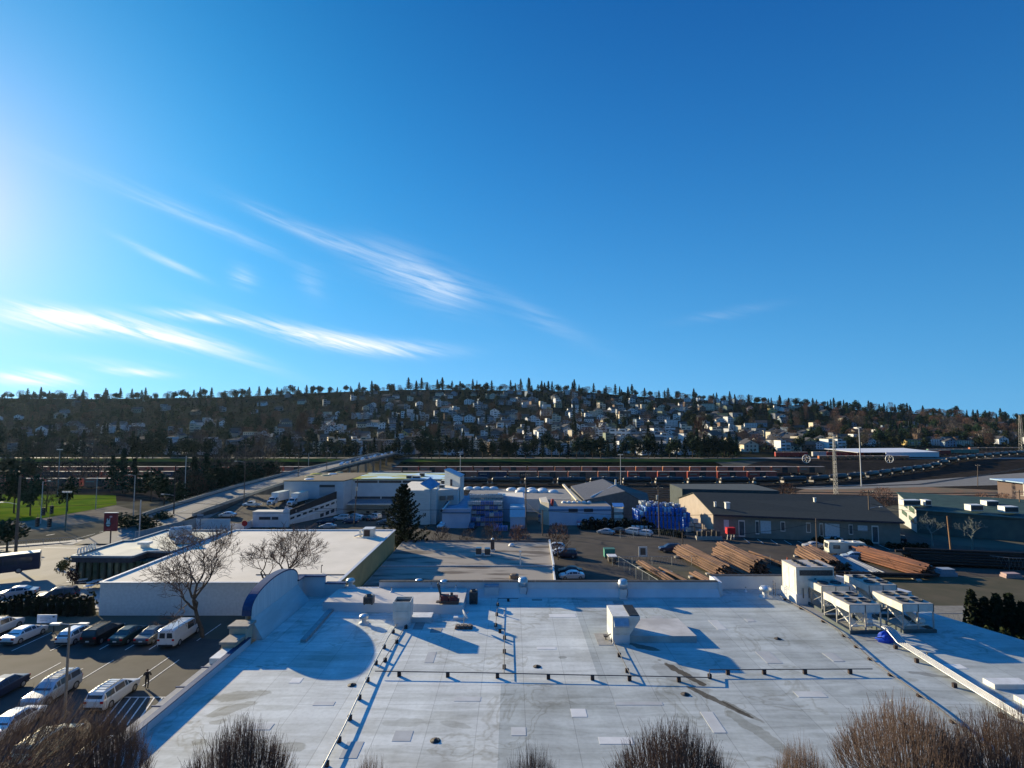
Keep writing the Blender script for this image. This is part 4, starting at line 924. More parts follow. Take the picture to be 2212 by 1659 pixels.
# two box trucks
def box_truck(label, px, py, head, sc=1.0):
    p = pz(px, py, -.6); t = thing('box_truck', label, 'truck', (p.x, p.y - 1.5, -2.2 + (p.y - 158.5) * .1 + .03), rad(head), 'white box trucks in the loading yard'); t.scale = (sc,) * 3
    MB().box(-6.6, 0, -1.25, 1.25, 1.15, 3.85).build('cargo_box', mat('truck_white', (.74, .75, .74), .5), t)
    MB().box(-6.62, .02, -1.27, 1.27, 3.86, 3.93).build('box_roof', mat('truck_roof', (.62, .64, .52), .6), t)
    MB().box(-6.6, 2.2, -.5, .5, .65, 1.1).build('chassis', black, t)
    pf = [(.15, .6), (3.0, .6), (3.05, 1.25), (2.85, 1.6), (1.75, 1.75), (1.3, 2.55), (.15, 2.6)]; k = len(pf)
    m = MB().add([(x, s * (1.05 if z > 1.7 else (1.05 if x < 1.8 else .9)), z) for s in (-1, 1) for x, z in pf], [tuple(range(k)), tuple(range(k, 2 * k))[::-1]] + [(i, i + k, (i + 1) % k + k, (i + 1) % k) for i in range(k)]); m.build('cab', paint('white', PAINTS['white']), t)
    MB().add([(1.74, -.9, 1.82), (1.74, .9, 1.82), (1.36, .85, 2.48), (1.36, -.85, 2.48)], [(0, 1, 2, 3)]).build('windshield', glass_d, t)
    for s in (-1, 1): MB().add([(1.55, s * 1.06, 1.85), (1.25, s * 1.06, 2.42), (.5, s * 1.06, 2.42), (.5, s * 1.06, 1.85)], [(0, 1, 2, 3) if s < 0 else (3, 2, 1, 0)]).build('side_window', glass_d, t)
    MB().box(3.0, 3.08, -.5, .5, .85, 1.45).build('radiator_grille', drk, t); MB().box(2.95, 3.2, -1.05, 1.05, .5, .75).build('bumper', chrome, t)
    for s in (-1, 1): MB().box(2.95, 3.07, s * .78 - .15, s * .78 + .15, .95, 1.2).build('headlight', headl, t); MB().box(1.5, 1.65, s * 1.3 - .1, s * 1.3 + .1, 1.7, 2.2).build('mirror', trim, t)
    for x in (-4.9, 2.1):
        for s in (-1, 1): wheel(t, x, s * .98, .48, .3)
box_truck('white box truck with a pale green-tinted side, left of the pair', 598, 1087, 262, .95)
box_truck('white box truck right of the pair, nearer the ramp wall', 640, 1088, 262, .95)
# dark bus
p = pg(48, 1250); t = thing('city_bus', 'long dark blue bus with a pale roof entering from the left edge', 'bus', (p.x, p.y, .05), rad(37))
bw = mat('bus_blue', (.015, .025, .06), .35, .1, (.02, .03, .07), 2, spec=.5)
MB().box(-14, 2.2, -1.27, 1.27, .35, 3.0).build('body', bw, t); MB().box(-13.9, 2.1, -1.1, 1.1, 3.0, 3.1).build('roof', mat('bus_roof', (.62, .62, .5), .5, 0, (.5, .5, .42), 1), t)
MB().box(-6.5, -5.2, -.7, .7, 3.1, 3.35).build('roof_unit', mat('bus_pod', (.4, .36, .44), .6), t)
for s in (-1, 1):
    m = MB()
    for i in range(8): m.box(-13.4 + i * 1.85, -11.75 + i * 1.85, s * 1.28 - .005, s * 1.28 + .005, 1.5, 2.5)
    m.build('side_windows', glass_d, t); MB().box(-9, -5.2, s * 1.275 - .006, s * 1.275 + .006, 2.62, 2.72).build('stripe', white_metal, t)
MB().box(2.2, 2.22, -1.1, 1.1, 1.3, 2.7).build('windshield', glass_d, t)
for x in (-10.5, -.4):
    for s in (-1, 1): wheel(t, x, s * 1.12, .48, .3)
# pale recreational vehicle
p = pg(1830, 1199); t = thing('camper_vehicle', 'boxy cream camper parked between the log stacks and the striped bays', 'motorhome', (p.x, p.y, gz(p.x, p.y) + .05), rad(-6))
rvw = mat('camper_cream', (.66, .64, .54), .5, 0, (.58, .56, .47), 1)
m = MB(); pf = [(-4.1, .5), (3.6, .5), (3.9, 1.1), (3.6, 2.3), (3.2, 2.8), (-4.1, 2.85), (-4.25, 1.7)]; k = len(pf)
m.add([(x, s * 1.15, z) for s in (-1, 1) for x, z in pf], [tuple(range(k)), tuple(range(k, 2 * k))[::-1]] + [(i, i + k, (i + 1) % k + k, (i + 1) % k) for i in range(k)]); m.build('body', rvw, t)
MB().box(-4.3, -4.14, -.75, .75, 1.5, 2.5).build('rear_window', glass_d, t)
for x0, x1 in ((-3.3, -1.9), (-.2, .5), (1.6, 2.9)): MB().box(x0, x1, -1.17, -1.15, 1.45, 2.25).build('side_window', glass_d, t)
MB().box(-1.4, -.6, -.4, .4, 2.85, 3.1).box(1.2, 1.8, -.3, .3, 2.8, 3.0).build('roof_vent', white_metal, t); MB().box(-4.4, -4.2, -1.1, 1.1, .5, .7).build('bumper', chrome, t)
for x in (-2.3, 2.5):
    for s in (-1, 1): wheel(t, x, s * 1.02, .4)
# ------------------------------------------------------------------ buildings on the left
def quad_windows(mb, x0, x1, z0, z1, y, n, gap=.25):
    w_ = (x1 - x0) / n
    for i in range(n): mb.box(x0 + i * w_ + gap / 2, x0 + (i + 1) * w_ - gap / 2, y - .05, y, z0, z1)
cream_mem = mat('cream_membrane', (.76, .68, .55), .85, 0, (.66, .59, .47), .25, .1, 7)
# cream-roofed shop behind the parking lot
B1 = thing('low_shop', 'long low shop with a cream flat roof and plain white wall, behind the white van', 'building', (-38, 88, 0))
x0, x1, y0, y1, zt = -53.3, -22.5, 70.7, 105.0, 4.15
m = MB(); m.box(x0, x1, y0, y0 + .3, -.3, zt); m.build('front_wall', mat('stucco_white', (.66, .66, .65), .9, 0, (.58, .58, .57), 3, .3), B1, world=True)
MB().box(x1 - .3, x1, y0 + .3, y1, -3.8, zt).build('side_wall', mat('mustard_wall', (.44, .33, .15), .9, 0, (.36, .28, .13), .6), B1, world=True)
MB().box(x0, x0 + .3, y0 + .3, y1, -3.5, zt).build('side_wall', mat('stucco_white', (0, 0, 0)), B1, world=True)
MB().box(x0 + .3, x1 - .3, y1 - .3, y1, -3.5, zt).build('back_wall', mat('stucco_white', (0, 0, 0)), B1, world=True)
MB().box(x0 + .3, x1 - .3, y0 + .3, y1 - .3, zt - .5, zt - .12).build('roof', cream_mem, B1, world=True)
m = MB()
for (a, b) in (((x0, y0), (x1, y0)), ((x1, y0), (x1, y1)), ((x1, y1), (x0, y1)), ((x0, y1), (x0, y0))): m.beam((a[0], a[1], zt + .04), (b[0], b[1], zt + .04), .42, .09)
m.build('coping', mat('coping_pale', (.55, .58, .62), .6, .2), B1, world=True)
MB().box(-35, x1 - .3, 74.6, 74.75, zt - .12, zt - .02).build('roof_seam', drk, B1, world=True)
b = pz(694, 1237, 4.05); t = thing('pipe_vent', 'thin hooked vent pipe on the cream roof near the mustard wall', 'roof vent', b); MB().path([(0, 0, 0), (0, 0, 1.0), (.15, 0, 1.05), (.15, 0, .9)], .05).build('pipe', drk, t)
b = pz(797, 1160, 4.05); t = thing('rooftop_unit', 'brown-sided air conditioner at the far right corner of the cream roof', 'air handler', b)
MB().box(-1.1, 1.1, -.9, 1.2, 0, .2).build('curb', white_metal, t); MB().box(-.9, .9, -.8, 1.1, .2, 1.55).build('case', unit_w, t); MB().box(-.7, .35, -.86, -.8, .3, 1.4).build('coil_grille', mat('brown_grille', (.08, .05, .04), .7), t)
MB().box(-.95, .95, -.85, 1.15, 1.55, 1.62).build('lid', white_metal, t); MB().path([(-.9, 0, .5), (-1.8, .2, .4), (-2.6, -.3, .15)], .14, 8).box(-1.9, -1.5, .4, .8, 0, 1.1).build('duct', white_metal, t)
# restaurant with overhanging flat roof
rz = 4.2
fa = [pz(155, 1204, rz), pz(286, 1205, rz), pz(317, 1194, rz), pz(372, 1194, rz)]
bk = [pz(487, 1148, rz), pz(359, 1147, rz), pz(286, 1170, rz), pz(265, 1171, rz)]
poly = [(p.x, p.y) for p in fa] + [(-53.8, 99)] + [(p.x, p.y) for p in bk]
R = thing('restaurant', 'glass-walled restaurant under a dark-edged overhanging flat roof, by the crosswalk', 'restaurant', (-66, 90, 0))
dkf = mat('fascia_dark', (.05, .05, .065), .6, .1, (.035, .035, .045), 2)
MB().prism(poly, rz - .75, rz, 0).build('fascia', dkf, R, world=True)
def inset(poly, k):
    c = Vector((sum(p[0] for p in poly) / len(poly), sum(p[1] for p in poly) / len(poly))); return [tuple(c + (Vector(p) - c) * k) for p in poly]
MB().prism(inset(poly, .955), rz, rz + .03).build('roof', mat('restaurant_membrane', (.68, .64, .50), .85, 0, (.56, .53, .42), .4), R, world=True)
m = MB()
for a, b in zip(poly, poly[1:] + poly[:1]): m.beam((a[0], a[1], rz + .15), (b[0], b[1], rz + .15), .35, .3)
m.build('parapet', mat('parapet_steel', (.22, .27, .32), .5, .3), R, world=True)
body = [(-72, 84.2), (-55.6, 84.2), (-55.6, 99), (-72, 99)]
gy = mat('green_glass', (.03, .07, .05), .12, .1, (.10, .16, .12), .8, spec=.7)
MB().prism([(-67.2, 84.6), (-54.4, 84.6), (-54.4, 98), (-58, 98)], .1, rz - .8).build('glass_wall', gy, R, world=True)
m = MB()
for i in range(12): m.box(-67.3 + i * 1.1, -67.0 + i * 1.1, 84.35, 84.6, 0, rz - .76)
for i in range(9): m.box(-67.5 + i * 1.02, -67.2 + i * 1.02, 84.6 + i * 1.5, 84.9 + i * 1.5, 0, rz - .76)
m.build('mullions', mat('mullion_black', (.015, .03, .02), .5), R, world=True)
MB().box(-67.3, -54.4, 84.2, 84.3, 0, .5).build('plinth', dkf, R, world=True)
c0 = pz(157, 1212, rz - .8); MB().tube((c0.x + 3.0, c0.y + .6, 0), (c0.x + 3.0, c0.y + .6, rz - .75), .07).build('canopy_post', drk, R, world=True)
b = pz(468, 1184, rz); 
b = pz(467, 1186, rz + .03); b = pz(470, 1178, rz + .03); b = pz(468, 1172, rz)
q = pz(467, 1180, rz)
for (px, py, lab) in ((322, 1180, 'boxy white vent hood on the restaurant roof, nearest the sign'),):
    b = pz(px, py, rz + .03); b.y -= 1; t = thing('vent_hood', lab, 'roof vent', b); MB().box(-.5, .5, -.4, .4, 0, .6).build('stack', white_metal, t); MB().box(-.9, .9, -.6, .6, .6, .95).build('hood', white_metal, t)
b = pz(520, 1165, rz + .03)
for (px, py, sx, sz, lab) in ((412, 1160, 3.4, 1.5, 'long pale blue duct on the restaurant roof'), (420, 1174, 2.6, .9, 'low dark cooling unit on the restaurant roof behind the tree branches')):
    b = pz(px - 22, py, rz + .03); t = thing('roof_duct', lab, 'air handler', b, rad(20))
    MB().box(-sx / 2, sx / 2, -.8, .8, .2, sz).build('casing', mat('duct_blue', (.35, .42, .50), .5, .3), t); MB().tube((-sx / 2, 0, sz), (sx / 2, 0, sz + .2), .3, 10).build('duct', white_metal, t)
    MB().box(-sx / 2 + .1, -sx / 2 + .3, -.7, .7, 0, .2).box(sx / 2 - .3, sx / 2 - .1, -.7, .7, 0, .2).build('feet', drk, t)
# rooftop letters on a rail along the street edge (lettering too blurred to read, seen from the back: round letter shapes)
e0, e1 = pz(167, 1199, rz + .3), pz(207, 1185, rz + .3)
t = thing('rooftop_letters', 'row of pale upright sign letters along the street edge of the restaurant roof', 'sign', (e0.x, e0.y, rz + .3))
d = Vector((e1.x - e0.x, e1.y - e0.y, 0)); L = d.length; d.normalize()
MB().beam(e0, e1, .08, .08).build('rail', drk, t, world=True)
shapes = 'OCOLATEL'
for i, chn in enumerate('OO D A N N'.replace(' ', '')):
    o = e0 + d * (L * (i + .5) / 6); m = MB(); h = .95; w_ = .62
    def P(u, v): return o + d * (u * w_) + Vector((0, 0, v * h))
    if chn == 'O' or chn == 'D':
        pts = [P(math.cos(a) * .5, .5 + math.sin(a) * .5) for a in [k * math.pi / 5 for k in range(11)]]
        for a, b in zip(pts, pts[1:]): m.beam(a, b, .1, .12)
    elif chn == 'A':
        m.beam(P(-.5, 0), P(0, 1), .1, .12).beam(P(0, 1), P(.5, 0), .1, .12).beam(P(-.25, .4), P(.25, .4), .1, .1)
    else:
        m.beam(P(-.4, 0), P(-.4, 1), .1, .12).beam(P(-.4, 1), P(.4, 0), .1, .12).beam(P(.4, 0), P(.4, 1), .1, .12)
    m.build('letter', white_metal, t, world=True)
# patio furniture under the overhang
rr = random.Random(5)
tp = [(178, 1262), (188, 1254), (197, 1268), (204, 1256), (190, 1276), (210, 1264)]
for i, (px, py) in enumerate(tp):
    b = pz(px, py, .15); t = thing('patio_table', 'pale patio table outside the glass restaurant wall', 'table', (b.x, b.y, .14), rr.uniform(0, 1), 'patio tables by the restaurant')
    MB().box(-.6, .6, -.4, .4, .70, .75).build('tabletop', white_metal, t)
    for s in (-1, 1): MB().box(-.45, .45, s * .7 - .12, s * .7 + .12, .42, .46).build('bench_seat', white_metal, t)
    MB().tube((0, 0, 0), (0, 0, .7), .05).build('pedestal', drk, t)
# sign on a post
b = pg(225, 1172); b = Vector((-78.2, 104.5, -2.0))
def plant_at(px, Y):
    x = (px - CXP) / FPX * ((Y - CAMY) * math.cos(PITCH) - 29 * math.sin(PITCH)); return Vector((x, Y, gz(x, Y)))
b = plant_at(234, 104); t = thing('pole_sign', 'red shop sign with a pale blue emblem on a tall post by the street', 'sign', b)
ztop = zat(1108, 104) - b.z; zbot = zat(1147, 104) - b.z; hw_ = 1.2
MB().tube((0, .1, 0), (0, .1, zbot), .12).build('post', mat('post_brown', (.12, .07, .06), .7), t)
MB().box(-hw_, hw_, -.2, .2, zbot, ztop).build('panel', mat('sign_red', (.22, .025, .03), .5, 0, (.16, .02, .03), 2), t)
MB().box(-hw_ - .05, hw_ + .05, -.24, .24, ztop, ztop + .1).build('cap', white_metal, t)
def em(u, v): return (u * hw_ * 2, -.215, zbot + v * (ztop - zbot))
m = MB(); k = 18; vs = [em(-.15 + .23 * math.cos(a), .40 + .17 * math.sin(a)) for a in [i * 2 * math.pi / k for i in range(k)]]
m.add(vs, [tuple(range(k))]); m.add([em(-.33, .45), em(.02, .45), em(.0, .70), em(-.30, .70)], [(0, 1, 2, 3)]); m.build('emblem_field', mat('emblem_navy', (.02, .03, .06), .5), t)
m = MB(); m.add([(x, y - .01, z) for x, y, z in [em(-.33, .40), em(.03, .40), em(-.02, .52), em(.0, .70), em(-.06, .70), em(-.1, .60), em(-.16, .60), em(-.19, .71), em(-.27, .68), em(-.25, .55)]], [tuple(range(10))])
m.add([(x, y - .01, z) for x, y, z in [em(-.3, .36), em(-.22, .27), em(-.05, .27), em(.02, .36)]], [(0, 1, 2, 3)]); m.build('emblem', mat('emblem_blue', (.35, .52, .55), .5), t)
m = MB(); m.add([(x, y - .02, z) for x, y, z in [em(.05 + .12 * math.cos(a), .80 + .05 * math.sin(a)) for a in [i * math.pi / 6 for i in range(12)]]], [tuple(range(12))]); m.build('emblem_cloud', mat('emblem_pink', (.55, .35, .42), .5), t)
MB().add([(x, y - .01, z) for x, y, z in [em(-.25, .07), em(.08, .07), em(.08, .14), em(-.25, .14)]], [(0, 1, 2, 3)]).build('name_strip', mat('emblem_strip', (.40, .10, .10), .5), t)
# white sign board at the parking lot
b = pz(100, 1366, 0); t = thing('lot_sign', 'white sign board on two short posts at the top of the parking lot', 'sign', b)
MB().box(-1.15, 1.15, -.05, .05, 1.1, 2.05).build('board', mat('sign_pale', (.62, .70, .80), .5), t)
for s in (-1, 1): MB().box(s * .8 - .05, s * .8 + .05, .05, .12, 0, 1.2).build('post', drk, t)
m = MB()
for i, (u, l_) in enumerate(((-.8, 1.1), (-.8, 1.3), (-.8, .9))): m.box(u, u + l_, -.065, -.052, 1.75 - .2 * i, 1.8 - .2 * i)
m.build('text_lines', mat('text_grey', (.25, .30, .38), .6), t); MB().box(.7, .95, -.065, -.052, 1.75, 1.92).build('logo_mark', mat('text_dark', (.05, .07, .1), .6), t)
# person walking in the lot, built as one skinned figure
def person(label, px, py, h=1.76, rz_=rad(200)):
    b = pz(px, py, 0); t = thing('person', label, 'person', (b.x, b.y, .03), rz_)
    J = {'pel': (0, 0, .93), 'sp': (0, .01, 1.12), 'ch': (0, .0, 1.34), 'nk': (0, 0, 1.50), 'hd': (0, -.02, 1.62), 'tp': (0, -.01, 1.74),
         'hl': (.1, 0, .90), 'kl': (.12, -.12, .50), 'al': (.13, .02, .08), 'tl': (.14, -.13, .04), 'hr': (-.1, 0, .90), 'kr': (-.12, .06, .50), 'ar': (-.13, .24, .10), 'tr': (-.14, .12, .03),
         'sl': (.19, 0, 1.42), 'el': (.33, -.02, 1.17), 'wl': (.18, -.24, 1.12), 'sr': (-.19, 0, 1.42), 'er': (-.33, .02, 1.17), 'wr': (-.18, -.22, 1.10)}
    Rr = {'pel': .155, 'sp': .15, 'ch': .17, 'nk': .06, 'hd': .095, 'tp': .07, 'hl': .1, 'kl': .075, 'al': .05, 'tl': .045, 'hr': .1, 'kr': .075, 'ar': .05, 'tr': .045, 'sl': .075, 'el': .055, 'wl': .04, 'sr': .075, 'er': .055, 'wr': .04}
    E_ = [('pel', 'sp'), ('sp', 'ch'), ('ch', 'nk'), ('nk', 'hd'), ('hd', 'tp'), ('pel', 'hl'), ('hl', 'kl'), ('kl', 'al'), ('al', 'tl'), ('pel', 'hr'), ('hr', 'kr'), ('kr', 'ar'), ('ar', 'tr'), ('ch', 'sl'), ('sl', 'el'), ('el', 'wl'), ('ch', 'sr'), ('sr', 'er'), ('er', 'wr')]
    for s_, w0 in (('l', 'wl'), ('r', 'wr')):
        wx_, wy_, wz_ = J[w0]; sg = 1 if s_ == 'l' else -1
        J['p' + s_] = (wx_ - sg * .03, wy_ - .06, wz_ - .01); Rr['p' + s_] = .03; E_.append((w0, 'p' + s_))
        for f_ in range(4):
            n1 = 'f%s%d' % (s_, f_); J[n1] = (wx_ - sg * .05 + (f_ - 1.5) * .018, wy_ - .10, wz_ - .02); Rr[n1] = .009; E_.append(('p' + s_, n1))
            n2 = n1 + 'b'; J[n2] = (wx_ - sg * .06 + (f_ - 1.5) * .018, wy_ - .13 - .01 * (f_ in (1, 2)), wz_ - .05); Rr[n2] = .008; E_.append((n1, n2))
        n1 = 't' + s_ + 'h'; J[n1] = (wx_ - sg * .06, wy_ - .05, wz_ + .04); Rr[n1] = .01; E_.append(('p' + s_, n1))
    names = list(J); me = bpy.data.meshes.new('figure'); me.from_pydata([J[k] for k in names], [(names.index(a), names.index(c)) for a, c in E_], [])
    o = bpy.data.objects.new('figure', me); COL.objects.link(o); o.parent = t
    sk = o.modifiers.new('skin', 'SKIN'); me.skin_vertices.new() if hasattr(me.skin_vertices, 'new') and not me.skin_vertices else None
    if me.skin_vertices:
        for i, k in enumerate(names): me.skin_vertices[0].data[i].radius = (Rr[k], Rr[k] * (.8 if k in ('pel', 'sp', 'ch') else 1))
        me.skin_vertices[0].data[0].use_root = True
    o.modifiers.new('sub', 'SUBSURF').levels = 1; o.modifiers['sub'].render_levels = 2
    dg = bpy.context.evaluated_depsgraph_get(); ev = o.evaluated_get(dg); m2 = bpy.data.meshes.new_from_object(ev); m2.name = 'figure'
    o.modifiers.clear(); o.data = m2
    ms = [mat('skin_tone', (.42, .27, .19), .6), mat('jacket_black', (.02, .02, .022), .8), mat('trousers_dark', (.03, .032, .04), .85), mat('shirt_white', (.7, .7, .68), .8), mat('hair_brown', (.06, .04, .03), .8)]
    m2.materials.clear(); [m2.materials.append(k) for k in ms]
    for p_ in m2.polygons:
        c = p_.center; hand = (c - Vector(J['wl'])).length < .19 and c.y < -.25 or (c - Vector(J['wr'])).length < .19 and c.y < -.23
        mi = 1
        if c.z > 1.5: mi = 0 if (c.y < -.02 and c.z < 1.68) or c.z < 1.56 else 4
        elif hand: mi = 0
        elif c.z < .93: mi = 2 if c.z > .1 else 1
        elif abs(c.x) < .07 and c.y < -.05: mi = 3
        p_.material_index = mi; p_.use_smooth = True
    # face and shoes
    MB().tube((0, -.115, 1.615), (0, -.145, 1.60), .018, 6, .012).build('nose', ms[0], t)
    for s in (-1, 1): MB().lathe([(.004, -.008), (.012, 0), (.004, .008)], (s * .036, -.112, 1.64), 6).build('eye', ms[1], t); MB().lathe([(.01, -.03), (.02, 0), (.01, .03)], (s * .1, -.01, 1.62), 6).build('ear', ms[0], t)
    MB().box(-.028, .028, -.118, -.105, 1.565, 1.572).build('mouth', mat('lip_tone', (.3, .12, .1), .6), t)
    MB().cbox((0, -.30, 1.13), (.22, .03, .16), 0).build('held_paper', ms[3], t)
    return t
person('person in a dark open jacket over a white shirt walking across the parking lot', 317, 1487)
# white and grey shed, ramp building, board fences
b = Vector((-62, 143, -4.3))
def house_box(name, label, cat, quad, z0, z1, wallm, roofm, over=.15):
    """quad: four plan corners; returns the thing with wall and roof"""
    cx = sum(p[0] for p in quad) / len(quad); cy = sum(p[1] for p in quad) / len(quad)
    t = thing(name, label, cat, (cx, cy, z0))
    MB().prism(quad, z0 - .5, z1).build('wall', wallm, t, world=True)
    MB().prism(inset(quad, 1 + over / 5), z1, z1 + .15).build('roof', roofm, t, world=True)
    return t
def quad_from(p0, p1, depth, z):
    """front edge from two photo points on height z; depth goes straight back"""
    a, b = pz(*p0, z), pz(*p1, z); return [(a.x, a.y), (b.x, b.y), (b.x, b.y + depth), (a.x, a.y + depth)]
def win(t, x0, x1, y, z0, z1, fr=None, gl_=None, nx=1, nz_=1, name='window'):
    """window with frame and pane on a wall facing the viewer at depth y (world coordinates)"""
    f = MB().box(x0, x1, y - .06, y + .02, z0, z1)
    o = f.build(name, fr or white_metal, t, world=True)
    g = MB(); dx = (x1 - x0) / nx; dz = (z1 - z0) / nz_
    for i in range(nx):
        for j in range(nz_): g.box(x0 + i * dx + .07, x0 + (i + 1) * dx - .07, y - .08, y - .062, z0 + j * dz + .07, z0 + (j + 1) * dz - .07)
    g.build('pane', gl_ or glass_d, o, world=True); return o
# raised truck yard: a sloping deck with a white front wall, ribbon windows under its right edge and a brown parapet
def lint(a, b, t): return a + (b - a) * t
def dz_(y): return -2.2 + (y - 157) * .1
A0 = Vector((-64.5, 157)); B0 = Vector((-55.0, 183.5)); dv = B0 - A0; nv = Vector((-dv.y, dv.x)).normalized()
DK = thing('parking_deck', 'raised truck yard deck with white walls and ribbon windows rising towards the warehouse', 'building', (-72, 165, -4.5))
dq = [(-86, 150), (-73, 150), (-72.8, 157), (-64.5, 157), (-55, 183.5), (-86, 183.5)]
MB().prism(dq, -6, lambda x, y: dz_(y), 0, 1).build('wall', [white_wall, mat('asphalt_old', (0, 0, 0))], DK, world=True)
pb = mat('parapet_brown', (.05, .045, .045), .8)
m = MB(); m.add([(A0.x, A0.y, dz_(157)), (B0.x, B0.y, dz_(183.5)), (B0.x, B0.y, 3.0), (A0.x, A0.y, -.7), (A0.x - .3, A0.y, dz_(157)), (B0.x - .3, B0.y, dz_(183.5)), (B0.x - .3, B0.y, 3.0), (A0.x - .3, A0.y, -.7)], [(0, 1, 2, 3), (7, 6, 5, 4), (3, 2, 6, 7), (0, 3, 7, 4), (1, 5, 6, 2)])
m.build('parapet', pb, DK, world=True)
on = -nv * .05
for lvl, hh, lo_ in ((.7, .6, 0), (2.9, 1.1, .45)):
    for i in range(10):
        t0 = .05 + i * .092
        if t0 < lo_: continue
        a = A0 + dv * t0 + on; b = A0 + dv * (t0 + .06) + on; za, zb = dz_(a.y) - lvl, dz_(b.y) - lvl
        MB().add([(a.x, a.y, za - hh), (b.x, b.y, zb - hh), (b.x, b.y, zb), (a.x, a.y, za)], [(0, 1, 2, 3)]).build('window', glass_d, DK, world=True)
a = A0 + on * 2; b = B0 + on * 2
for off in (.35, 2.1): MB().beam((a.x, a.y, dz_(a.y) - off), (b.x, b.y, dz_(b.y) - off), .2, .14).build('string_course', white_metal, DK, world=True)
a = pz(559, 1099, -.3)
sh = house_box('white_shed', 'small white shed with flat cream roof at the front of the truck yard deck', 'shed', [(-72.6, 153.5), (-63.6, 153.5), (-63.6, 156.9), (-72.6, 156.9)], -4.3, -.4, white_wall, cream_mem)
win(sh, -70.8, -67.6, 153.5, -2.5, -1.7, dkf); win(sh, -67.2, -65.4, 153.5, -2.5, -1.7, dkf)
t = thing('gate_pillar', 'white square pillar with a rounded cap at the right end of the shed', 'pillar', (-63.0, 153, -4.4))
MB().box(-.7, .7, -.5, .5, 0, 4.8).build('shaft', white_wall, t); MB().box(-.4, .4, -.4, .4, 4.8, 5.5).build('cap', white_wall, t)
# clutter: grey board fence along the street, white board fence near the crossroads
def fence(label, pts, h, m_, post=2.4, name='board_fence', cat='fence', th=.08):
    a = pts[0]; t = thing(name, label, cat, (a[0], a[1], gz(a[0], a[1])))
    for p, q in zip(pts, pts[1:]):
        P, Q = Vector(p), Vector(q); n_ = max(1, int((Q - P).length / post))
        for i in range(n_):
            u = P + (Q - P) * (i / n_); v = P + (Q - P) * ((i + 1) / n_); zu, zv = gz(u.x, u.y), gz(v.x, v.y)
            MB().beam((u.x, u.y, zu + h / 2 + .1), (v.x, v.y, zv + h / 2 + .1), th, h - .2).build('fence_panel', m_, t, world=True)
            MB().box(u.x - .07, u.x + .07, u.y - .07, u.y + .07, zu, zu + h + .08).build('post', m_, t, world=True)
    return t
grey_b = mat('grey_boards', (.30, .36, .38), .85, 0, (.22, .27, .29), 2, stretch=(8, 8, .3))
fence('grey board fence between the street and the truck yard', [(-87.2, 127), (-86.8, 150), (-86.6, 172)], 3.0, grey_b, 4)
fence('white hoarding in front of the truck yard with bushes before it', [(-84.0, 146), (-75, 146)], 3.4, white_wall, 4.5)
p = pg(437, 1100); t = thing('pole_sign', 'small square white sign on a pole above the white hoarding', 'sign', (-82.5, 145.0, gz(-82.5, 145)))
MB().tube((0, .15, 0), (0, .15, 4.6), .07).build('post', drk, t); MB().box(-.8, .8, 0, .1, 3.5, 4.8).build('board', mat('sign_grey', (.30, .33, .38), .6), t); MB().box(-.8, .8, -.02, -.002, 3.9, 4.2).build('text_band', mat('text_dark', (.05, .07, .1), .6), t)
p = plant_at(528, 146); t = thing('round_sign', 'round red sign facing the street on a dark post', 'sign', p)
MB().tube((0, .1, 0), (0, .1, 2.0), .07).build('post', drk, t); m = MB().tube((0, 0, 2.2), (0, -.08, 2.2), .75, 20); m.build('disc', mat('sign_bright_red', (.75, .03, .03), .5), t)
m = MB()
# ------------------------------------------------------------------ patched low roof in the middle
patch = mat('patched_roof', (.31, .27, .22), .9, 0, (.11, .09, .075), .35, .2, 9, stretch=(.35, 1.4, 1), lo=.50, hi=.62)
M_ = thing('patched_building', 'low building with a stained tan flat roof, right of the mustard wall', 'building', (-7, 85, -3))
zM = .6
q = [(-22.2, 62), (5.8, 62), (7.6, 111.4), (-22.2, 111.4)]
MB().prism(q, -4.5, zM, 0).build('wall', concrete, M_, world=True)
MB().prism(inset(q, .99), zM, zM + .04).build('roof', patch, M_, world=True)
MB().prism([(-22.0, 92), (7.0, 92), (7.0, 92.35), (-22, 92.35)], zM + .04, zM + .22).build('roof_ridge', mat('ridge_grey', (.42, .41, .40), .8), M_, world=True)
m = MB(); m.beam((5.7, 62, zM + .25), (6.8, 91, zM + .25), .25, .4); m.build('side_parapet', white_metal, M_, world=True)
MB().beam((7.0, 92, zM + .15), (7.6, 111.4, zM + .15), .3, .5).build('side_parapet', white_metal, M_, world=True)
MB().beam((-22, 111.4, zM + .1), (7.2, 111.4, zM + .1), .35, .25).build('back_parapet', dkf, M_, world=True)
def proof(px, py): return pz(px, py, zM + .04)
b = proof(1064, 1191); t = thing('chimney', 'dark square chimney with pale cap on the patched roof', 'chimney', b); MB().box(-.35, .35, -.35, .35, .4, 2.2).build('stack', rust, t); MB().box(-.45, .45, -.45, .45, 0, .4).build('base', white_metal, t); MB().lathe([(.3, 0), (.3, .1), (.1, .3)], (0, 0, 2.2), 10).build('cap', white_metal, t)
b = proof(1034, 1198); t = thing('rooftop_unit', 'left of two small dark condensers beside the chimney on the patched roof', 'condenser', b); MB().box(-.5, .5, -.5, .5, .15, 1.2).build('case', grille, t); MB().box(-.5, .5, -.5, .5, 1.2, 1.26).build('lid', gal, t); MB().box(-.6, .6, -.6, .6, 0, .15).build('base', white_metal, t)
b = proof(1053, 1199); t = thing('rooftop_unit', 'right of two small dark condensers beside the chimney on the patched roof', 'condenser', b); MB().box(-.5, .5, -.5, .5, .15, 1.2).build('case', grille, t); MB().box(-.5, .5, -.5, .5, 1.2, 1.26).build('lid', gal, t); MB().box(-.6, .6, -.6, .6, 0, .15).build('base', white_metal, t)
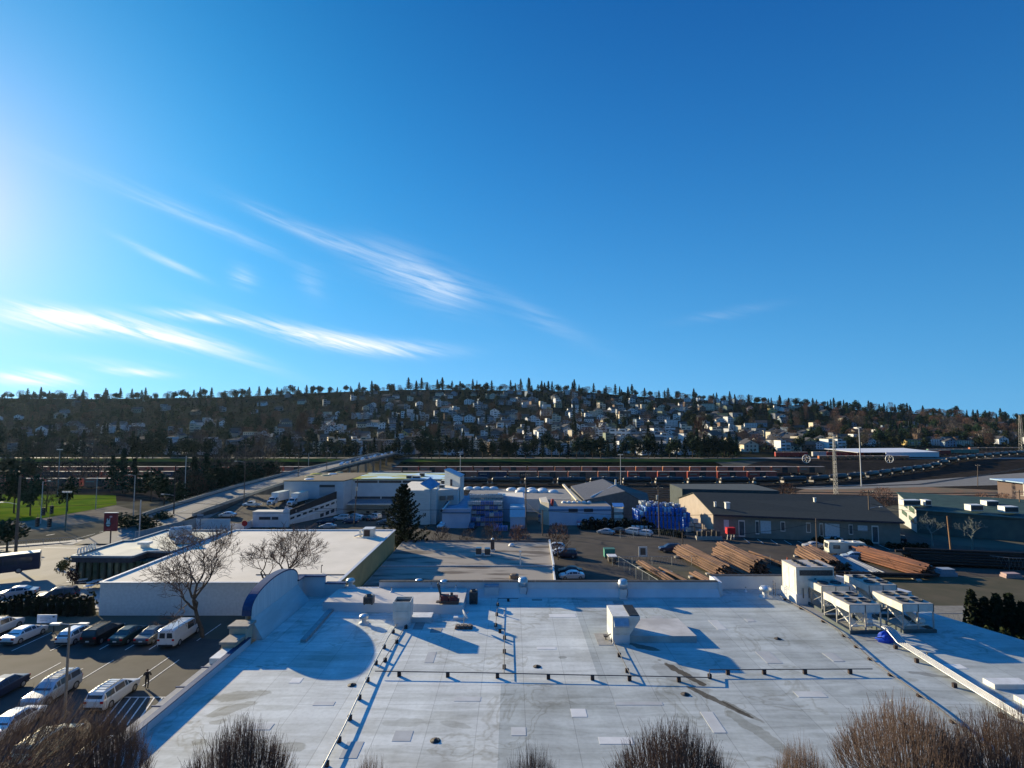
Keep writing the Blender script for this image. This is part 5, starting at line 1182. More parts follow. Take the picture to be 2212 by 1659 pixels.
b = proof(1124, 1221); t = thing('pipe_vent', 'slim white upright pipe on the patched roof', 'roof vent', b); MB().tube((0, 0, 0), (0, 0, 2.2), .12).build('pipe', white_metal, t); MB().lathe([(.2, 0), (.2, .15)], (0, 0, 2.2), 10).build('cap', white_metal, t)
b = proof(1110, 1249); t = thing('roof_drum', 'small round brown vent box near the front right of the patched roof', 'roof vent', b); MB().lathe([(.7, 0), (.75, .5), (.4, .7)], n=14).build('shell', mat('brown_vent', (.20, .15, .11), .8), t); MB().lathe([(.8, 0), (.8, .06)], (0, 0, .5), 14).build('rim', drk, t)
b = proof(1105, 1180); t = thing('white_dome_vent', 'small white dome vent at the back of the patched roof', 'roof vent', b); MB().lathe([(.6, 0), (.6, .2), (.4, .5), (.05, .6)], n=14).build('dome', white_metal, t); MB().lathe([(.7, 0), (.7, .05)], n=14).build('flange', drk, t)
# ------------------------------------------------------------------ warehouse with the brown and painted roof
zW = 5.5
W = thing('warehouse', 'large pale blue warehouse with loading docks and a brown and painted yellow-blue roof', 'warehouse', (-45, 185, -5.3))
wb = mat('warehouse_blue', (.50, .56, .60), .85, 0, (.43, .49, .53), .4)
q = [(-74.2, 178), (-54.8, 178), (-53.8, 184), (-20.5, 184), (-20.5, 205), (-74.2, 205)]
MB().prism(q, -5, zW).build('wall', wb, W, world=True)
MB().prism([(-74.4, 177.8), (-54.7, 177.8), (-53.7, 183.8), (-53.7, 205.2), (-74.4, 205.2)], zW, zW + .25).build('brown_roof', mat('mossy_roof', (.13, .105, .075), .95, 0, (.085, .065, .05), .15, .2, 8, stretch=(.4, 1.5, 1)), W, world=True)
mur = mat('painted_roof', (.42, .62, .72), .8, 0, (.34, .33, .03), .17, 0, 1.2, stretch=(.45, 1.2, 1), lo=.49, hi=.50)
MB().prism([(-53.6, 183.6), (-20.3, 183.6), (-20.3, 205.2), (-53.6, 205.2)], zW, zW + .2).build('painted_roof', mur, W, world=True)
for k_, (px, py, rx, c_) in enumerate(((655, 1024, 2.2, 'y'), (640, 1030, 1.6, 'g'), (676, 1027, 1.8, 'g'), (690, 1024, 1.6, 'w'), (640, 1035, 1.6, 'w'), (705, 1021, 1.5, 'g'))):
    b = pz(px + 28, py, zW + .25); mm = {'y': mat('moss_yellow', (.40, .38, .05), .9), 'g': mat('moss_pale', (.38, .36, .20), .9), 'w': white_metal}[c_]
    MB().lathe([(rx, 0), (rx * .9, .15), (rx * .5, .3)], (b.x, b.y, zW + .25), 12).build('skylight_dome', mm, W, world=True)
def strip_windows(t, x0, x1, y, z0, z1, n, m_=None):
    w_ = (x1 - x0) / n
    for i in range(n): MB().box(x0 + i * w_ + .2, x0 + (i + 1) * w_ - .2, y - .06, y + .01, z0, z1).build('window', m_ or glass_d, t, world=True)
strip_windows(W, -53, -21, 184, zW - 1.2, zW - .4, 4); strip_windows(W, -53, -26, 184, -1.0, -.2, 3)
fr_ = white_metal
MB().box(-62.6, -57.6, 177.85, 178, .8, 3.6).build('roller_door', mat('roller_door', (.36, .40, .43), .7, 0, (.30, .33, .36), 2, stretch=(.1, 1, 8)), W, world=True)
MB().box(-62.6, -57.6, 177.78, 177.84, 3.6, 4.4).build('lintel', mat('lintel_dark', (.04, .05, .06), .6), W, world=True)
m = MB(); m.add([(-54, 179, -1.9), (-26, 179, -1.9), (-25, 184, -1.1), (-53.5, 184, -1.1), (-54, 179, -2.1), (-26, 179, -2.1), (-25, 184, -1.3), (-53.5, 184, -1.3)], [(0, 1, 2, 3), (7, 6, 5, 4), (0, 4, 5, 1), (1, 5, 6, 2), (3, 7, 4, 0)])
m.build('dock_canopy', mat('canopy_slate', (.16, .20, .22), .7, .1, (.12, .15, .17), 2), W, world=True)
MB().box(-54, -26, 178.9, 179, -2.25, -1.85).build('canopy_edge', white_metal, W, world=True)
MB().box(-37, -24, 183.9, 184.0, -4.3, -1.9).build('dock_opening', mat('dock_dark', (.012, .01, .01), .9), W, world=True)  # flat panel, the unlit inside put into its near-black colour
MB().box(-48, -37.4, 183.85, 184.0, -4.3, -1.9).build('dock_door', wb, W, world=True)
MB().box(-52, -24, 181, 184, -5.6, -4.4).build('dock_ledge', concrete, W, world=True)
for i in range(9): MB().box(-48 + i * 2.6, -47 + i * 2.6, 180.8, 180.98, -5.2, -4.6).build('dock_bumper', black, W, world=True)
# white block with the little blue gable
ww = mat('offwhite_siding', (.60, .62, .58), .85, 0, (.53, .55, .52), .5, stretch=(1, 1, 6))
zE = 5.0
Ew = thing('white_block', 'tall off-white block with cluttered flat roof and a small blue gable, right of the conifer', 'building', (-27, 162, -4.5))
MB().prism([(-33.5, 158), (-23.6, 158), (-23.6, 182), (-33.5, 182)], -5, zE).build('wall', ww, Ew, world=True)
MB().prism([(-33.3, 158.2), (-23.8, 158.2), (-23.8, 181.8), (-33.3, 181.8)], zE, zE + .05).build('roof', cream_mem, Ew, world=True)
MB().prism([(-23.5, 163), (-16.4, 166), (-16.4, 184), (-23.5, 184)], -5, 4.4).build('wing_wall', ww, Ew, world=True)
MB().prism([(-23.3, 163.4), (-16.6, 166.3), (-16.6, 183.8), (-23.3, 183.8)], 4.4, 4.45).build('wing_roof', cream_mem, Ew, world=True)
# small gable turned 45 degrees
gx, gy_ = -23.8, 160.4
MB().prism([(gx - 1.6, gy_ - 2.2), (gx + 1.8, gy_ - 1.2), (gx + 1.8, gy_ + 2.2), (gx - 1.6, gy_ + 2.2)], -5, 5.3).build('stair_tower', ww, Ew, world=True)
bl = mat('blue_metal_roof', (.16, .30, .42), .5, .2, (.12, .24, .35), 1)
cA, cB, cC, cD = py_(908, 1044, 161), py_(930, 1031, 163), py_(951, 1045, 162), py_(931, 1057, 158.5)
m = MB().add([cA, cD, cC, cB] + [p - Vector((0, 0, .25)) for p in (cA, cD, cC, cB)], [(0, 1, 2, 3), (7, 6, 5, 4), (0, 4, 5, 1), (1, 5, 6, 2), (2, 6, 7, 3), (3, 7, 4, 0)]); m.build('gable_roof', bl, Ew, world=True)
for i in range(2): MB().box(-21.6 + i * 2.2, -19.8 + i * 2.2, 163.1 + i * .95 + .3, 163.9 + i * .95 + .3, 1.5, 2.7).build('window', mat('dim_glass', (.20, .20, .18), .3), Ew, world=True)
ta = [(-24.0 + 2.3, 176), (-16.2, 170.5), (-15.8, 180), (-21, 184)]
MB().prism(ta, -5, lambda x, y: 9.2 - .32 * (x + 21.6)).build('tower_wall', ww, Ew, world=True)
MB().prism(inset(ta, 1.06), lambda x, y: 9.22 - .32 * (x + 21.6), lambda x, y: 9.45 - .32 * (x + 21.6)).build('tower_roof', bl, Ew, world=True)
MB().box(-19.6, -18.6, 173.2, 174.2, 4.6, 6.6).build('door', dkf, Ew, world=True)
def rooftop_box(label, px, py, z, sx, sy, sz, m_=None, name='rooftop_unit'):
    b = pz(px, py, z); t = thing(name, label, 'air handler', b); MB().box(-sx / 2, sx / 2, -sy / 2, sy / 2, .12, sz).build('case', m_ or unit_w, t)
    MB().box(-sx / 2 + .1, sx / 2 - .1, -sy / 2 - .04, -sy / 2, .3, sz - .15).build('coil_grille', grille, t); MB().box(-sx / 2 - .03, sx / 2 + .03, -sy / 2 - .05, sy / 2 + .03, sz, sz + .06).build('lid', white_metal, t)
    MB().box(-sx / 2, sx / 2, -sy / 2, sy / 2, 0, .11).build('curb', drk, t); return t
rooftop_box('dark-faced unit at the back left of the white block roof', 884, 1037, zE + .05, 1.8, 1.6, 1.6)
rooftop_box('silver duct unit in the middle of the white block roof', 900, 1037, zE + .05, 2.6, 1.4, 1.4, gal)
rooftop_box('tan unit at the back of the white block roof, right of the silver ducts', 912, 1033, zE + .05, 1.6, 1.6, 1.8, mat('unit_tan', (.35, .25, .16), .7))
rooftop_box('cluster of brown units on the wing roof beside the tall sloped tower', 962, 1046, 4.45, 2.2, 2, 1.3, rust)
rooftop_box('small white unit on the wing roof right of the blue gable', 955, 1054, 4.45, 1.6, 1.6, 1.0)
# ------------------------------------------------------------------ drum and container yard
bluew = mat('yard_wall_blue', (.46, .55, .68), .8, 0, (.40, .48, .62), .5)
Gb = thing('yard_building', 'low pale blue walled building left of the container yard, bare shrubs in front', 'building', (-13, 155, -4.5))
q = [(-19.4, 152), (-11.6, 152), (-12.2, 186), (-19.4, 186)]
MB().prism(q, -5, -.2).build('wall', bluew, Gb, world=True); m = MB()
MB().prism([(-19.5, 151.9), (-11.5, 151.9), (-11.5, 152.4), (-19.5, 152.4)], -.2, .9).build('front_parapet', bluew, Gb, world=True)
MB().box(-19.5, -11.5, 151.8, 151.89, -.5, .0).build('blue_band', mat('band_blue', (.12, .22, .36), .7), Gb, world=True)
MB().prism([(-19.1, 152.5), (-11.9, 152.5), (-12.4, 185.7), (-19.1, 185.7)], -.2, -.15).build('roof', mat('blue_grey_deck', (.22, .32, .42), .8, 0, (.15, .22, .30), .6), Gb, world=True)
MB().beam((-19.4, 150, .5), (-19.4, 186, 1.3), .4, .5).build('side_parapet', mat('trim_dark', (.03, .035, .045), .7), Gb, world=True)
MB().beam((-19.0, 150.6, .8), (-18.6, 170, 1.2), .3, .2).build('handrail', white_metal, Gb, world=True)
# long building with dome skylights behind the yard
Lb = thing('domed_warehouse', 'long flat-roofed warehouse with rows of white skylight domes, next to the tracks', 'warehouse', (10, 200, -6))
MB().prism([(-15.8, 187), (21, 184), (28, 196), (24, 214), (-15.8, 214)], -8, -1.4).build('wall', mat('wall_steel_blue', (.38, .43, .47), .8, 0, (.32, .37, .41), .5), Lb, world=True)
MB().prism([(-15.6, 187.2), (20.8, 184.3), (27.6, 196), (23.6, 213.8), (-15.6, 213.8)], -1.4, -1.3).build('roof', mat('grey_gravel_roof', (.26, .25, .23), .9, 0, (.20, .19, .18), .5), Lb, world=True)
k = 0
for row, (py, xs_) in enumerate(((1057, (1012, 1030, 1048, 1066)), (1059, (1105, 1127, 1148)), (1063, (1124, 1150, 1172)), (1060, (1172,)), (1064, (1195,)))):
    for px in xs_:
        b = pz(px, py, -1.3); MB().lathe([(2.0, 0), (1.9, .5), (1.3, .9), (.3, 1.1)], (b.x, b.y, -1.3), 12).build('skylight_dome', white_metal, Lb, world=True)
# middle service building
Hb = thing('pump_house', 'small pale blue-grey building in the middle of the container yard', 'building', (3, 150, -4.5))
MB().prism([(-.5, 154), (3.6, 154), (3.6, 160), (-.5, 160)], -5, .8).build('wall', mat('wall_pale_green', (.42, .50, .52), .85, 0, (.36, .43, .46), .8), Hb, world=True)
MB().prism([(-4.4, 166), (3.6, 160.1), (3.6, 172), (-4.4, 172)], -5, 2.6).build('rear_wall', bluew, Hb, world=True)
MB().prism([(-4.2, 166.5), (3.4, 160.6), (3.4, 171.8), (-4.2, 171.8)], 2.6, 2.7).build('roof', cream_mem, Hb, world=True)
m = MB(); m.add([(-.6, 151.2, -1.4), (3.7, 151.2, -1.4), (3.7, 154.2, .9), (-.6, 154.2, .9), (-.6, 151.2, -1.55), (3.7, 151.2, -1.55), (3.7, 154.2, .75), (-.6, 154.2, .75)], [(0, 1, 2, 3), (7, 6, 5, 4), (0, 4, 5, 1), (1, 5, 6, 2), (3, 7, 4, 0)]); m.build('lean_to_roof', mat('corrugated_pale', (.42, .50, .52), .6, .2, (.34, .42, .45), 1.5, stretch=(6, 1, 1)), Hb, world=True)
MB().box(-.5, 3.6, 151.4, 154, -5, -1.6).build('lean_to_wall', bluew, Hb, world=True)
MB().box(2.2, 2.8, 153.9, 153.99, -.2, .4).build('window', dkf, Hb, world=True)
# plastic containers (white intermediate bulk containers and blue drums)
def tote_meshes(c, nm):
    a = MB().box(-.5, .5, -.5, .5, .14, .98); a2 = a.mesh('bottle_tank', [c])
    b = MB()
    for z in (.16, .45, .75, 1.0):
        for s in (-1, 1): b.beam((-.55, s * .55, z), (.55, s * .55, z), .04, .04); b.beam((s * .55, -.55, z), (s * .55, .55, z), .04, .04)
    for x in (-.55, 0, .55):
        for s in (-1, 1): b.beam((x, s * .55, .1), (x, s * .55, 1.0), .04, .04); b.beam((s * .55, x, .1), (s * .55, x, 1.0), .04, .04)
    p = MB().box(-.58, .58, -.58, .58, 0, .12); l_ = MB().lathe([(.14, 0), (.14, .06)], (0, 0, .98), 10)
    return a2, b.mesh('cage', [gal]), p.mesh('pallet', [drk]), l_.mesh('lid', [black])
TOTE = {'white': tote_meshes(mat('tank_white', (.66, .69, .70), .4, 0, (.55, .60, .62), 2), 'w'), 'blue': tote_meshes(mat('tank_blue', (.02, .17, .58), .4, 0, (.015, .11, .42), 2), 'b')}
def tote(col, label, x, y, z, group, s=1.0, rz_=0):
    t = thing('bulk_container', label, 'container', (x, y, z), rz_, group); t.scale = (s, s, s)
    for nm, me in zip(('tank', 'cage', 'pallet', 'cap'), TOTE[col]): put(nm, me, t)
    return t
DR = {}
def drum(col, label, x, y, z, group, s=1.0):
    if col not in DR:
        mm = {'blue': mat('drum_blue', (.01, .15, .58), .4, 0, (.008, .09, .40), 3), 'pale': mat('drum_pale_blue', (.25, .50, .75), .4), 'white': mat('drum_white', (.64, .70, .72), .4), 'dark': mat('drum_dark', (.04, .06, .09), .5)}[col]
        DR[col] = (MB().lathe([(.27, 0), (.3, .05), (.29, .3), (.31, .33), (.29, .36), (.29, .6), (.31, .63), (.29, .66), (.3, .88), (.26, .92)], n=10).mesh('barrel', [mm]), MB().lathe([(.1, 0), (.1, .05), (.06, .07)], (.12, 0, .92), 8).mesh('bung', [black]))
    t = thing('plastic_drum', label, 'drum', (x, y, z), 0, group); t.scale = (s, s, s)
    put('barrel', DR[col][0], t); put('bung', DR[col][1], t); return t
rt = random.Random(11)
# a stepped stack in the left yard (white above, blue in front)
g0 = 'containers stacked in the left yard'; hr_ = random.Random(3)
for r_, (Y, z0, n0, x0, c_, lab) in enumerate(((155, -4.6, 8, -12.0, 'blue', 'blue container in the front stack of the left yard'), (159, -4.6, 8, -12.2, 'white', 'white container in the middle stack of the left yard'), (163.5, -4.6, 8, -12.0, 'white', 'white container in the rear stack of the left yard'))):
    for i in range(n0):
        hh = (3, 5, 6)[r_]
        for k in range(hh):
            x = x0 + i * 1.25
            if r_ < 2 and hr_.random() < .06 and k == hh - 1: continue
            if r_ == 0 and i < 4: 
                if k > 1: continue
            cc = c_
            if r_ == 0 and rt.random() < .15: cc = 'white'
            if r_ == 1 and rt.random() < .3: cc = 'blue'
            tote(cc, lab.replace(c_, cc, 1), x, Y + rt.uniform(-.15, .15), z0 + k * 1.22 * 1.1, g0, 1.1)
for i in range(6): tote('blue', 'blue container standing on the ground in front of the small yard building', -4.4 + (i % 3) * 1.3, 147.5 + (i // 3) * 1.5, -4.4 + 0, 'blue containers on the ground before the yard building', 1.1)
for i in range(3):
    for k in range(3): tote('blue' if (i + k) % 2 else 'white', '%s container in the stack between the two yard buildings' % ('blue' if (i + k) % 2 else 'white'), 8.4 + i * 1.3, 163, -4.8 + k * 1.3, 'containers between the two yard buildings', 1.05)
# white building with rounded brown roof, skylights and red tank
Ib = thing('yard_office', 'white-walled low building with brown flat roof and a row of bubble skylights', 'building', (18, 160, -4.7))
q = [(10.6, 157), (28.4, 157), (28.4, 170), (10.6, 170)]
MB().prism(q, -5.2, .6).build('wall', mat('wall_lavender', (.52, .60, .72), .8, 0, (.46, .53, .66), .5), Ib, world=True)
MB().prism([(10.8, 157.2), (28.2, 157.2), (28.2, 169.8), (10.8, 169.8)], .6, .66).build('roof', mat('brown_membrane', (.26, .22, .18), .9, 0, (.20, .17, .14), .5), Ib, world=True)
MB().box(10.4, 28.6, 156.85, 157, -.6, -.15).build('blue_band', mat('band_blue', (0, 0, 0)), Ib, world=True)
MB().prism([(8.4, 160), (10.6, 157), (10.6, 170), (8.4, 168)], -5.2, 1.6).build('side_wall', cream_wall, Ib, world=True)
for x in (16.2, 20.6): MB().box(x, x + 2.6, 156.8, 156.95, -.9, .0).build('vent_louvre', dkf, Ib, world=True)
for i in range(6): MB().lathe([(.75, 0), (.7, .35), (.3, .6)], (15.5 + i * 1.5, 163.5, .66), 10).build('bubble_skylight', white_metal, Ib, world=True)
b = Vector((11.5, 158.2, .66)); t = thing('red_tank', 'leaning red cylinder at the left corner of the white-walled yard building', 'tank', b)
MB().tube((0, 0, .1), (.25, 0, 1.9), .42, 14).build('shell', mat('tank_red', (.65, .06, .05), .5), t); MB().tube((-.05, 0, 0), (0, 0, .15), .2).build('neck', drk, t)
# pink canopy and flat awning
b = Vector((18, 151, -4.4)); t = thing('pink_canopy', 'long flat canopy with a pink end over the entrance, hedge on its right', 'canopy', b)
c0, c1 = py_(1248, 1132, 152), py_(1346, 1131, 152)
MB().box(c0.x, c1.x + 1, 150.5, 153, c0.z - .1, c0.z + .1).build('roof_sheet', mat('canopy_pale', (.60, .52, .50), .6, 0, (.5, .44, .42), 1), t, world=True)
c2 = py_(1298, 1125, 154); MB().box(c0.x, c2.x, 153.1, 155, c2.z - .9, c2.z).build('upper_sheet', mat('canopy_pink', (.55, .25, .30), .6), t, world=True)
for i in range(5): x = c0.x + .1 + i * (c1.x - c0.x) / 4.2; MB().box(x, x + .12, 150.6, 150.7, -4.5, c0.z - .1).build('post', drk, t, world=True)
MB().box(c0.x, c1.x, 152.8, 152.95, -4.5, c0.z - .15).build('back_panel', mat('maroon', (.14, .05, .06), .8), t, world=True)
# storage rack with pale bins right of the white-walled building
t = thing('storage_rack', 'tall open rack of pale bins at the right end of the white-walled building', 'rack', (30.4, 157, -4.6))
for k in range(3):
    MB().box(-1.3, 1.3, -.8, .8, 1.7 * k + .3, 1.7 * k + 1.4).build('bin', white_metal, t)
for sx in (-1.4, 1.4): MB().box(sx - .06, sx + .06, -.85, .85, 0, 5.4).build('upright', drk, t)
m = MB().add([(-1.6, -1, 5.3), (1.6, -1, 5.3), (1.6, 1, 6.1), (-1.6, 1, 6.1)], [(0, 1, 2, 3)]); m.build('lid', bluew, t)
# dark gabled building
Jb = thing('gabled_shed', 'grey gable-roofed workshop with a deep shaded side and roof duct, by the tank cars', 'building', (30, 175, -5))
slate = mat('slate_shaded', (.10, .10, .095), .85, 0, (.075, .075, .07), 2, .1)  # slate of the right slope, its shade put into a darker colour
a_, b_, c_, d_ = py_(1233, 1050, 178), py_(1302, 1034.5, 186), py_(1350, 1061, 170), py_(1262, 1080, 164)
m = MB().add([a_, d_, c_, b_] + [p - Vector((0, 0, .3)) for p in (a_, d_, c_, b_)], [(0, 1, 2, 3), (7, 6, 5, 4), (0, 4, 5, 1), (1, 5, 6, 2), (2, 6, 7, 3), (3, 7, 4, 0)]); m.build('roof_slope', mat('slate_lit', (.23, .21, .19), .85, 0, (.18, .17, .15), 2), Jb, world=True)
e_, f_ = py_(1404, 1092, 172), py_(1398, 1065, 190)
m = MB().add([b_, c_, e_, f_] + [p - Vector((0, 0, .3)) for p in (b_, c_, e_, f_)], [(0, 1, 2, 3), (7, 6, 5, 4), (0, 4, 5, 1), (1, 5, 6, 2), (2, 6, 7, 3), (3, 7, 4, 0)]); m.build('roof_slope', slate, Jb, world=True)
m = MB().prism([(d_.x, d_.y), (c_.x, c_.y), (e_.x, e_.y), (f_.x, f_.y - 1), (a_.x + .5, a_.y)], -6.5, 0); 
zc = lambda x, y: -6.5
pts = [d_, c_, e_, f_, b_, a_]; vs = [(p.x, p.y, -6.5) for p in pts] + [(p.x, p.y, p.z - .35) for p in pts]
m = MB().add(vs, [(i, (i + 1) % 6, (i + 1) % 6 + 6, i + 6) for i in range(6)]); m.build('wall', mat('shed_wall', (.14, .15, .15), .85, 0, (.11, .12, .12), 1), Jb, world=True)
g1, g2 = py_(1275, 1075, 166), py_(1330, 1048, 178); MB().tube(g1, g2, .3, 8).tube(g2, g2 + Vector((0, 0, 1.8)), .3, 8).build('duct', white_metal, Jb, world=True)
h1, h2 = py_(1217, 1047, 182), py_(1247, 1081, 163); MB().beam(h1, h2, .7, .5).build('gutter', cream_wall, Jb, world=True)
# big stack of blue drums with white ones in front
gB = 'blue drums in the big stack beside the tan gable'
lab_ = 'plastic drum in the big blue stack beside the tan gable wall'
for i in range(14):
    for j in range(5):
        top_ = 5 if 2 <= i <= 11 else 4
        for k in range(top_):
            if j > 0 and k < top_ - 1 and i not in (0, 13): continue
            x = 34.6 + i * .98; y = 150 + j * 1.4 - i * .25
            drum('pale' if (k == top_ - 1 and rt.random() < .55) else 'blue', lab_, x + rt.uniform(-.08, .08), y, -4.4 + k * 1.22, gB, 1.32)
        if rt.random() < .5: tote('white' if rt.random() < .5 else 'blue', 'container lying on top of the blue drum stack', 34.6 + i * .98, 150.6 + j * 1.4 - i * .25, -4.4 + top_ * 1.22, 'containers on top of the blue drum stack', .8, rt.uniform(-.4, .4))
for i in range(5): drum('white', 'white plastic drum on the ground in front of the blue drum stack', 32.4 + i * 1.15, 146.5, -4.4, 'white drums on the ground before the blue drum stack', 1.75)
for i in range(4): drum('dark', 'dark drum at the left flank of the blue drum stack', 33.1 + (i % 2) * .8, 151 + (i // 2) * 1.0, -4.4 + (i // 2) * 1.2, 'dark drums at the flank of the blue stack', 1.3)
for (i, j, k) in ((0, 0, 0), (1, 0, 0), (0, 0, 1), (1, 0, 1), (0, 1, 0), (1, 1, 2)):
    tote('white', 'white container leaning against the foot of the tan gable wall', 47.8 + i * 1.4 - j, 146.5 - i * 1.4 - j * .8, -4.3 + k * 1.25, 'white containers against the tan gable wall', 1.15)
tote('white', 'white container on its own nearest the gate by the tan gable wall', 49.2, 142.2, -4.3, None, 1.25)
b = Vector((50.0, 139.8, -4.2)); t = thing('waste_bin', 'dark red-brown waste skip at the front of the tan gable wall', 'bin', b); MB().prism([(-1, -.8), (.9, -.8), (.9, .8), (-1, .8)], 0, 1.5).build('body', mat('skip_maroon', (.12, .03, .03), .7), t); MB().box(-1.05, .95, -.85, .85, 1.5, 1.6).build('lid', black, t)
# pale office trailer behind the drums
t = thing('site_trailer', 'long low pale trailer behind the blue drums beside the tracks', 'trailer', (47, 178, -5.6)); MB().box(-9, 4.5, -1.4, 1.4, .8, 3.4).build('body', mat('trailer_pink', (.52, .47, .47), .6, 0, (.45, .41, .41), 1), t); MB().box(-9.1, 4.6, -1.5, 1.5, 3.4, 3.55).build('roof', white_metal, t); MB().box(-4, 3, -1.45, -1.4, 1.6, 2.5).build('window', dkf, t); MB().box(-8, 4, -1, 1, 0, .8).build('chassis', black, t)
# ------------------------------------------------------------------ long dark-roofed building with tan gable
K = thing('long_gabled_building', 'long building with dark shingle roof, sunlit tan gable end and shaded front wall', 'building', (72, 145, -4))
zf = 1.45
A_, Bq, Cq, Dq = (51.4, 140), (91.5, 129.2), (98.5, 160), (51.4, 168.5)
R0, R1 = (51.4, 154.7, 4.75), (95.9, 147.0, 4.75)
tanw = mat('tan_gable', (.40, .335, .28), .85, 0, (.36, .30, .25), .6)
m = MB().add([(A_[0], A_[1], -5), (A_[0], A_[1], zf), R0, (Dq[0], Dq[1], zf), (Dq[0], Dq[1], -5)], [(4, 3, 2, 1, 0)]); m.build('gable_wall', tanw, K, world=True)
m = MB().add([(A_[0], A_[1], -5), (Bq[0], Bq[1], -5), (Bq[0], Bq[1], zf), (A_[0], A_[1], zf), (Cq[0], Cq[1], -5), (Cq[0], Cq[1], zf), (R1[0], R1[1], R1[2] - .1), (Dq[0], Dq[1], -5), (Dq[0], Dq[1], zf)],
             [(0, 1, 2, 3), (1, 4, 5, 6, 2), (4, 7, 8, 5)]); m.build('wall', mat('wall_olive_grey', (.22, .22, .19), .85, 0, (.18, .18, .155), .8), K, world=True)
shing = mat('shingle_dark', (.022, .032, .034), .9, 0, (.016, .024, .026), 1.2, .1)
u = Vector((Bq[0] - A_[0], Bq[1] - A_[1])).normalized(); nn = Vector((u.y, -u.x))
def slopeq(P, Q, S_, T_, nm):
    vs = [P, Q, S_, T_] + [(p[0], p[1], p[2] - .22) for p in (P, Q, S_, T_)]
    MB().add(vs, [(0, 1, 2, 3), (7, 6, 5, 4), (0, 4, 5, 1), (1, 5, 6, 2), (2, 6, 7, 3), (3, 7, 4, 0)]).build(nm, shing, K, world=True)
slopeq((A_[0] - .3, A_[1] - 1.0, zf), (Bq[0] + .5, Bq[1] - 1.0, zf), (R1[0] + .5, R1[1], R1[2] + .22), (R0[0] - .3, R0[1], R0[2] + .22), 'roof_slope')
slopeq((R0[0] - .3, R0[1], R0[2] + .2), (R1[0] + .5, R1[1], R1[2] + .2), (Cq[0] + .5, Cq[1] + .5, zf), (Dq[0] - .3, Dq[1] + .5, zf), 'roof_slope')
MB().beam((A_[0] - .3, A_[1] - 1.05, zf - .2), (Bq[0] + .4, Bq[1] - 1.05, zf - .2), .12, .45).build('gutter', dkf, K, world=True)
# tall back wing with the thin sunlit edge
MB().prism([(52.5, 168.8), (80, 164), (80, 182), (52.5, 182)], -6, 4.2).build('rear_wing', mat('wing_roof_dark', (.07, .085, .085), .9, 0, (.055, .065, .065), 1), K, world=True)
def kx(px, Yg=135): 
    d = ray(px, 1140); a = Vector(A_); b = Vector(Bq)
    t_ = (a.x * d.y - a.y * d.x) / ((b.y - a.y) * d.x - (b.x - a.x) * d.y); return a + (b - a) * t_
def kwin(px0, px1, z0, z1, m_, name='window', fr=True, pane=None):
    a, b = kx(px0), kx(px1); o = Vector((u.y, -u.x)) * .04
    f = MB().beam((a.x + o.x, a.y + o.y, (z0 + z1) / 2), (b.x + o.x, b.y + o.y, (z0 + z1) / 2), .08, z1 - z0).build(name, white_metal if fr else m_, K, world=True)
    if fr:
        a2 = a + (b - a) * .12; b2 = a + (b - a) * .88; o2 = o * 2.2
        MB().beam((a2.x + o2.x, a2.y + o2.y, (z0 + z1) / 2), (b2.x + o2.x, b2.y + o2.y, (z0 + z1) / 2), .04, (z1 - z0) * .84).build('pane', m_, f, world=True)
pw = mat('panel_white', (.52, .60, .64), .7)
gg = mat('window_grey', (.10, .13, .14), .2, 0, (.06, .08, .09), 1)
kwin(1569, 1580, -2.6, 0, pw, 'blank_window', False); kwin(1601, 1615, -4.0, .1, gg, 'entrance_door'); kwin(1638, 1646, -3.2, .2, gg, 'door'); kwin(1649, 1672, -2.9, .2, pw, 'garage_panel', False)
kwin(1693, 1703, -2.2, .2, gg); kwin(1749, 1759, -2.2, .2, gg); kwin(1778, 1786, -3.0, .2, gg, 'door'); kwin(1790, 1822, -2.9, .2, pw, 'garage_panel', False); kwin(1842, 1851, -2.2, .2, gg); kwin(1862, 1883, -1.2, .1, pw, 'wall_sign', False); kwin(1892, 1907, -4.0, .2, gg, 'entrance_door')
for px, py, s_, lab in ((1545, 1092, 1, 'small white pipe vent on the dark shingle roof, left'), (1571, 1096, 2, 'square white box vent on the dark shingle roof'), (1760, 1083, 1, 'small white pipe vent on the dark shingle roof, right')):
    a = py_(px, py, 147); t_ = (a.x - A_[0]) / 42; z_ = zf + .05 + (147 - (140 - 10.8 * t_)) / 15.5 * 3.4; z_ = min(z_, 4.2); b = pz(px, py, z_ - .3)
    t = thing('pipe_vent', lab, 'roof vent', (b.x, b.y, z_ - .6)); MB().box(-.25 * s_, .25 * s_, -.25 * s_, .25 * s_, 0, .8 + .35 * s_).build('pipe', white_metal, t); MB().box(-.32 * s_, .32 * s_, -.32 * s_, .32 * s_, .8 + .35 * s_, .9 + .35 * s_).build('cap', white_metal, t)
# bay lines in front
bm = MB()
for i in range(11):
    p = kx(1610 + i * 29); q2 = p + Vector((u.y, -u.x)) * 1.5; q3 = p + Vector((u.y, -u.x)) * 7 + u * .5; gline((q2.x, q2.y), (q3.x, q3.y), .16, bm, .06)
struct('bay_marking', bm, paint_w)
# red and white wrecker beside the entrance
p = pg(1578, 1166); t = thing('material_pallets', 'red crate on white trestles beside dark stacks at the front left of the shaded wall', 'crate stack', p)
MB().box(-1.0, 1.0, -.7, .7, 1.5, 3.0).build('crate', mat('crate_red', (.60, .02, .03), .6), t)
for x in (-.8, .1, .8): MB().beam((x, 0, 0), (x + .2, 0, 1.5), .14, .14).build('trestle_leg', white_metal, t)
m = MB(); m.box(-8.5, -2.2, -.6, .6, 0, .9); m.build('low_wall', concrete, t)
for i in range(5): MB().box(-8.2 + i * 1.2, -7.4 + i * 1.2, -.4, .4, .9, 2.1 + .3 * (i % 2)).build('bundle', drk, t)
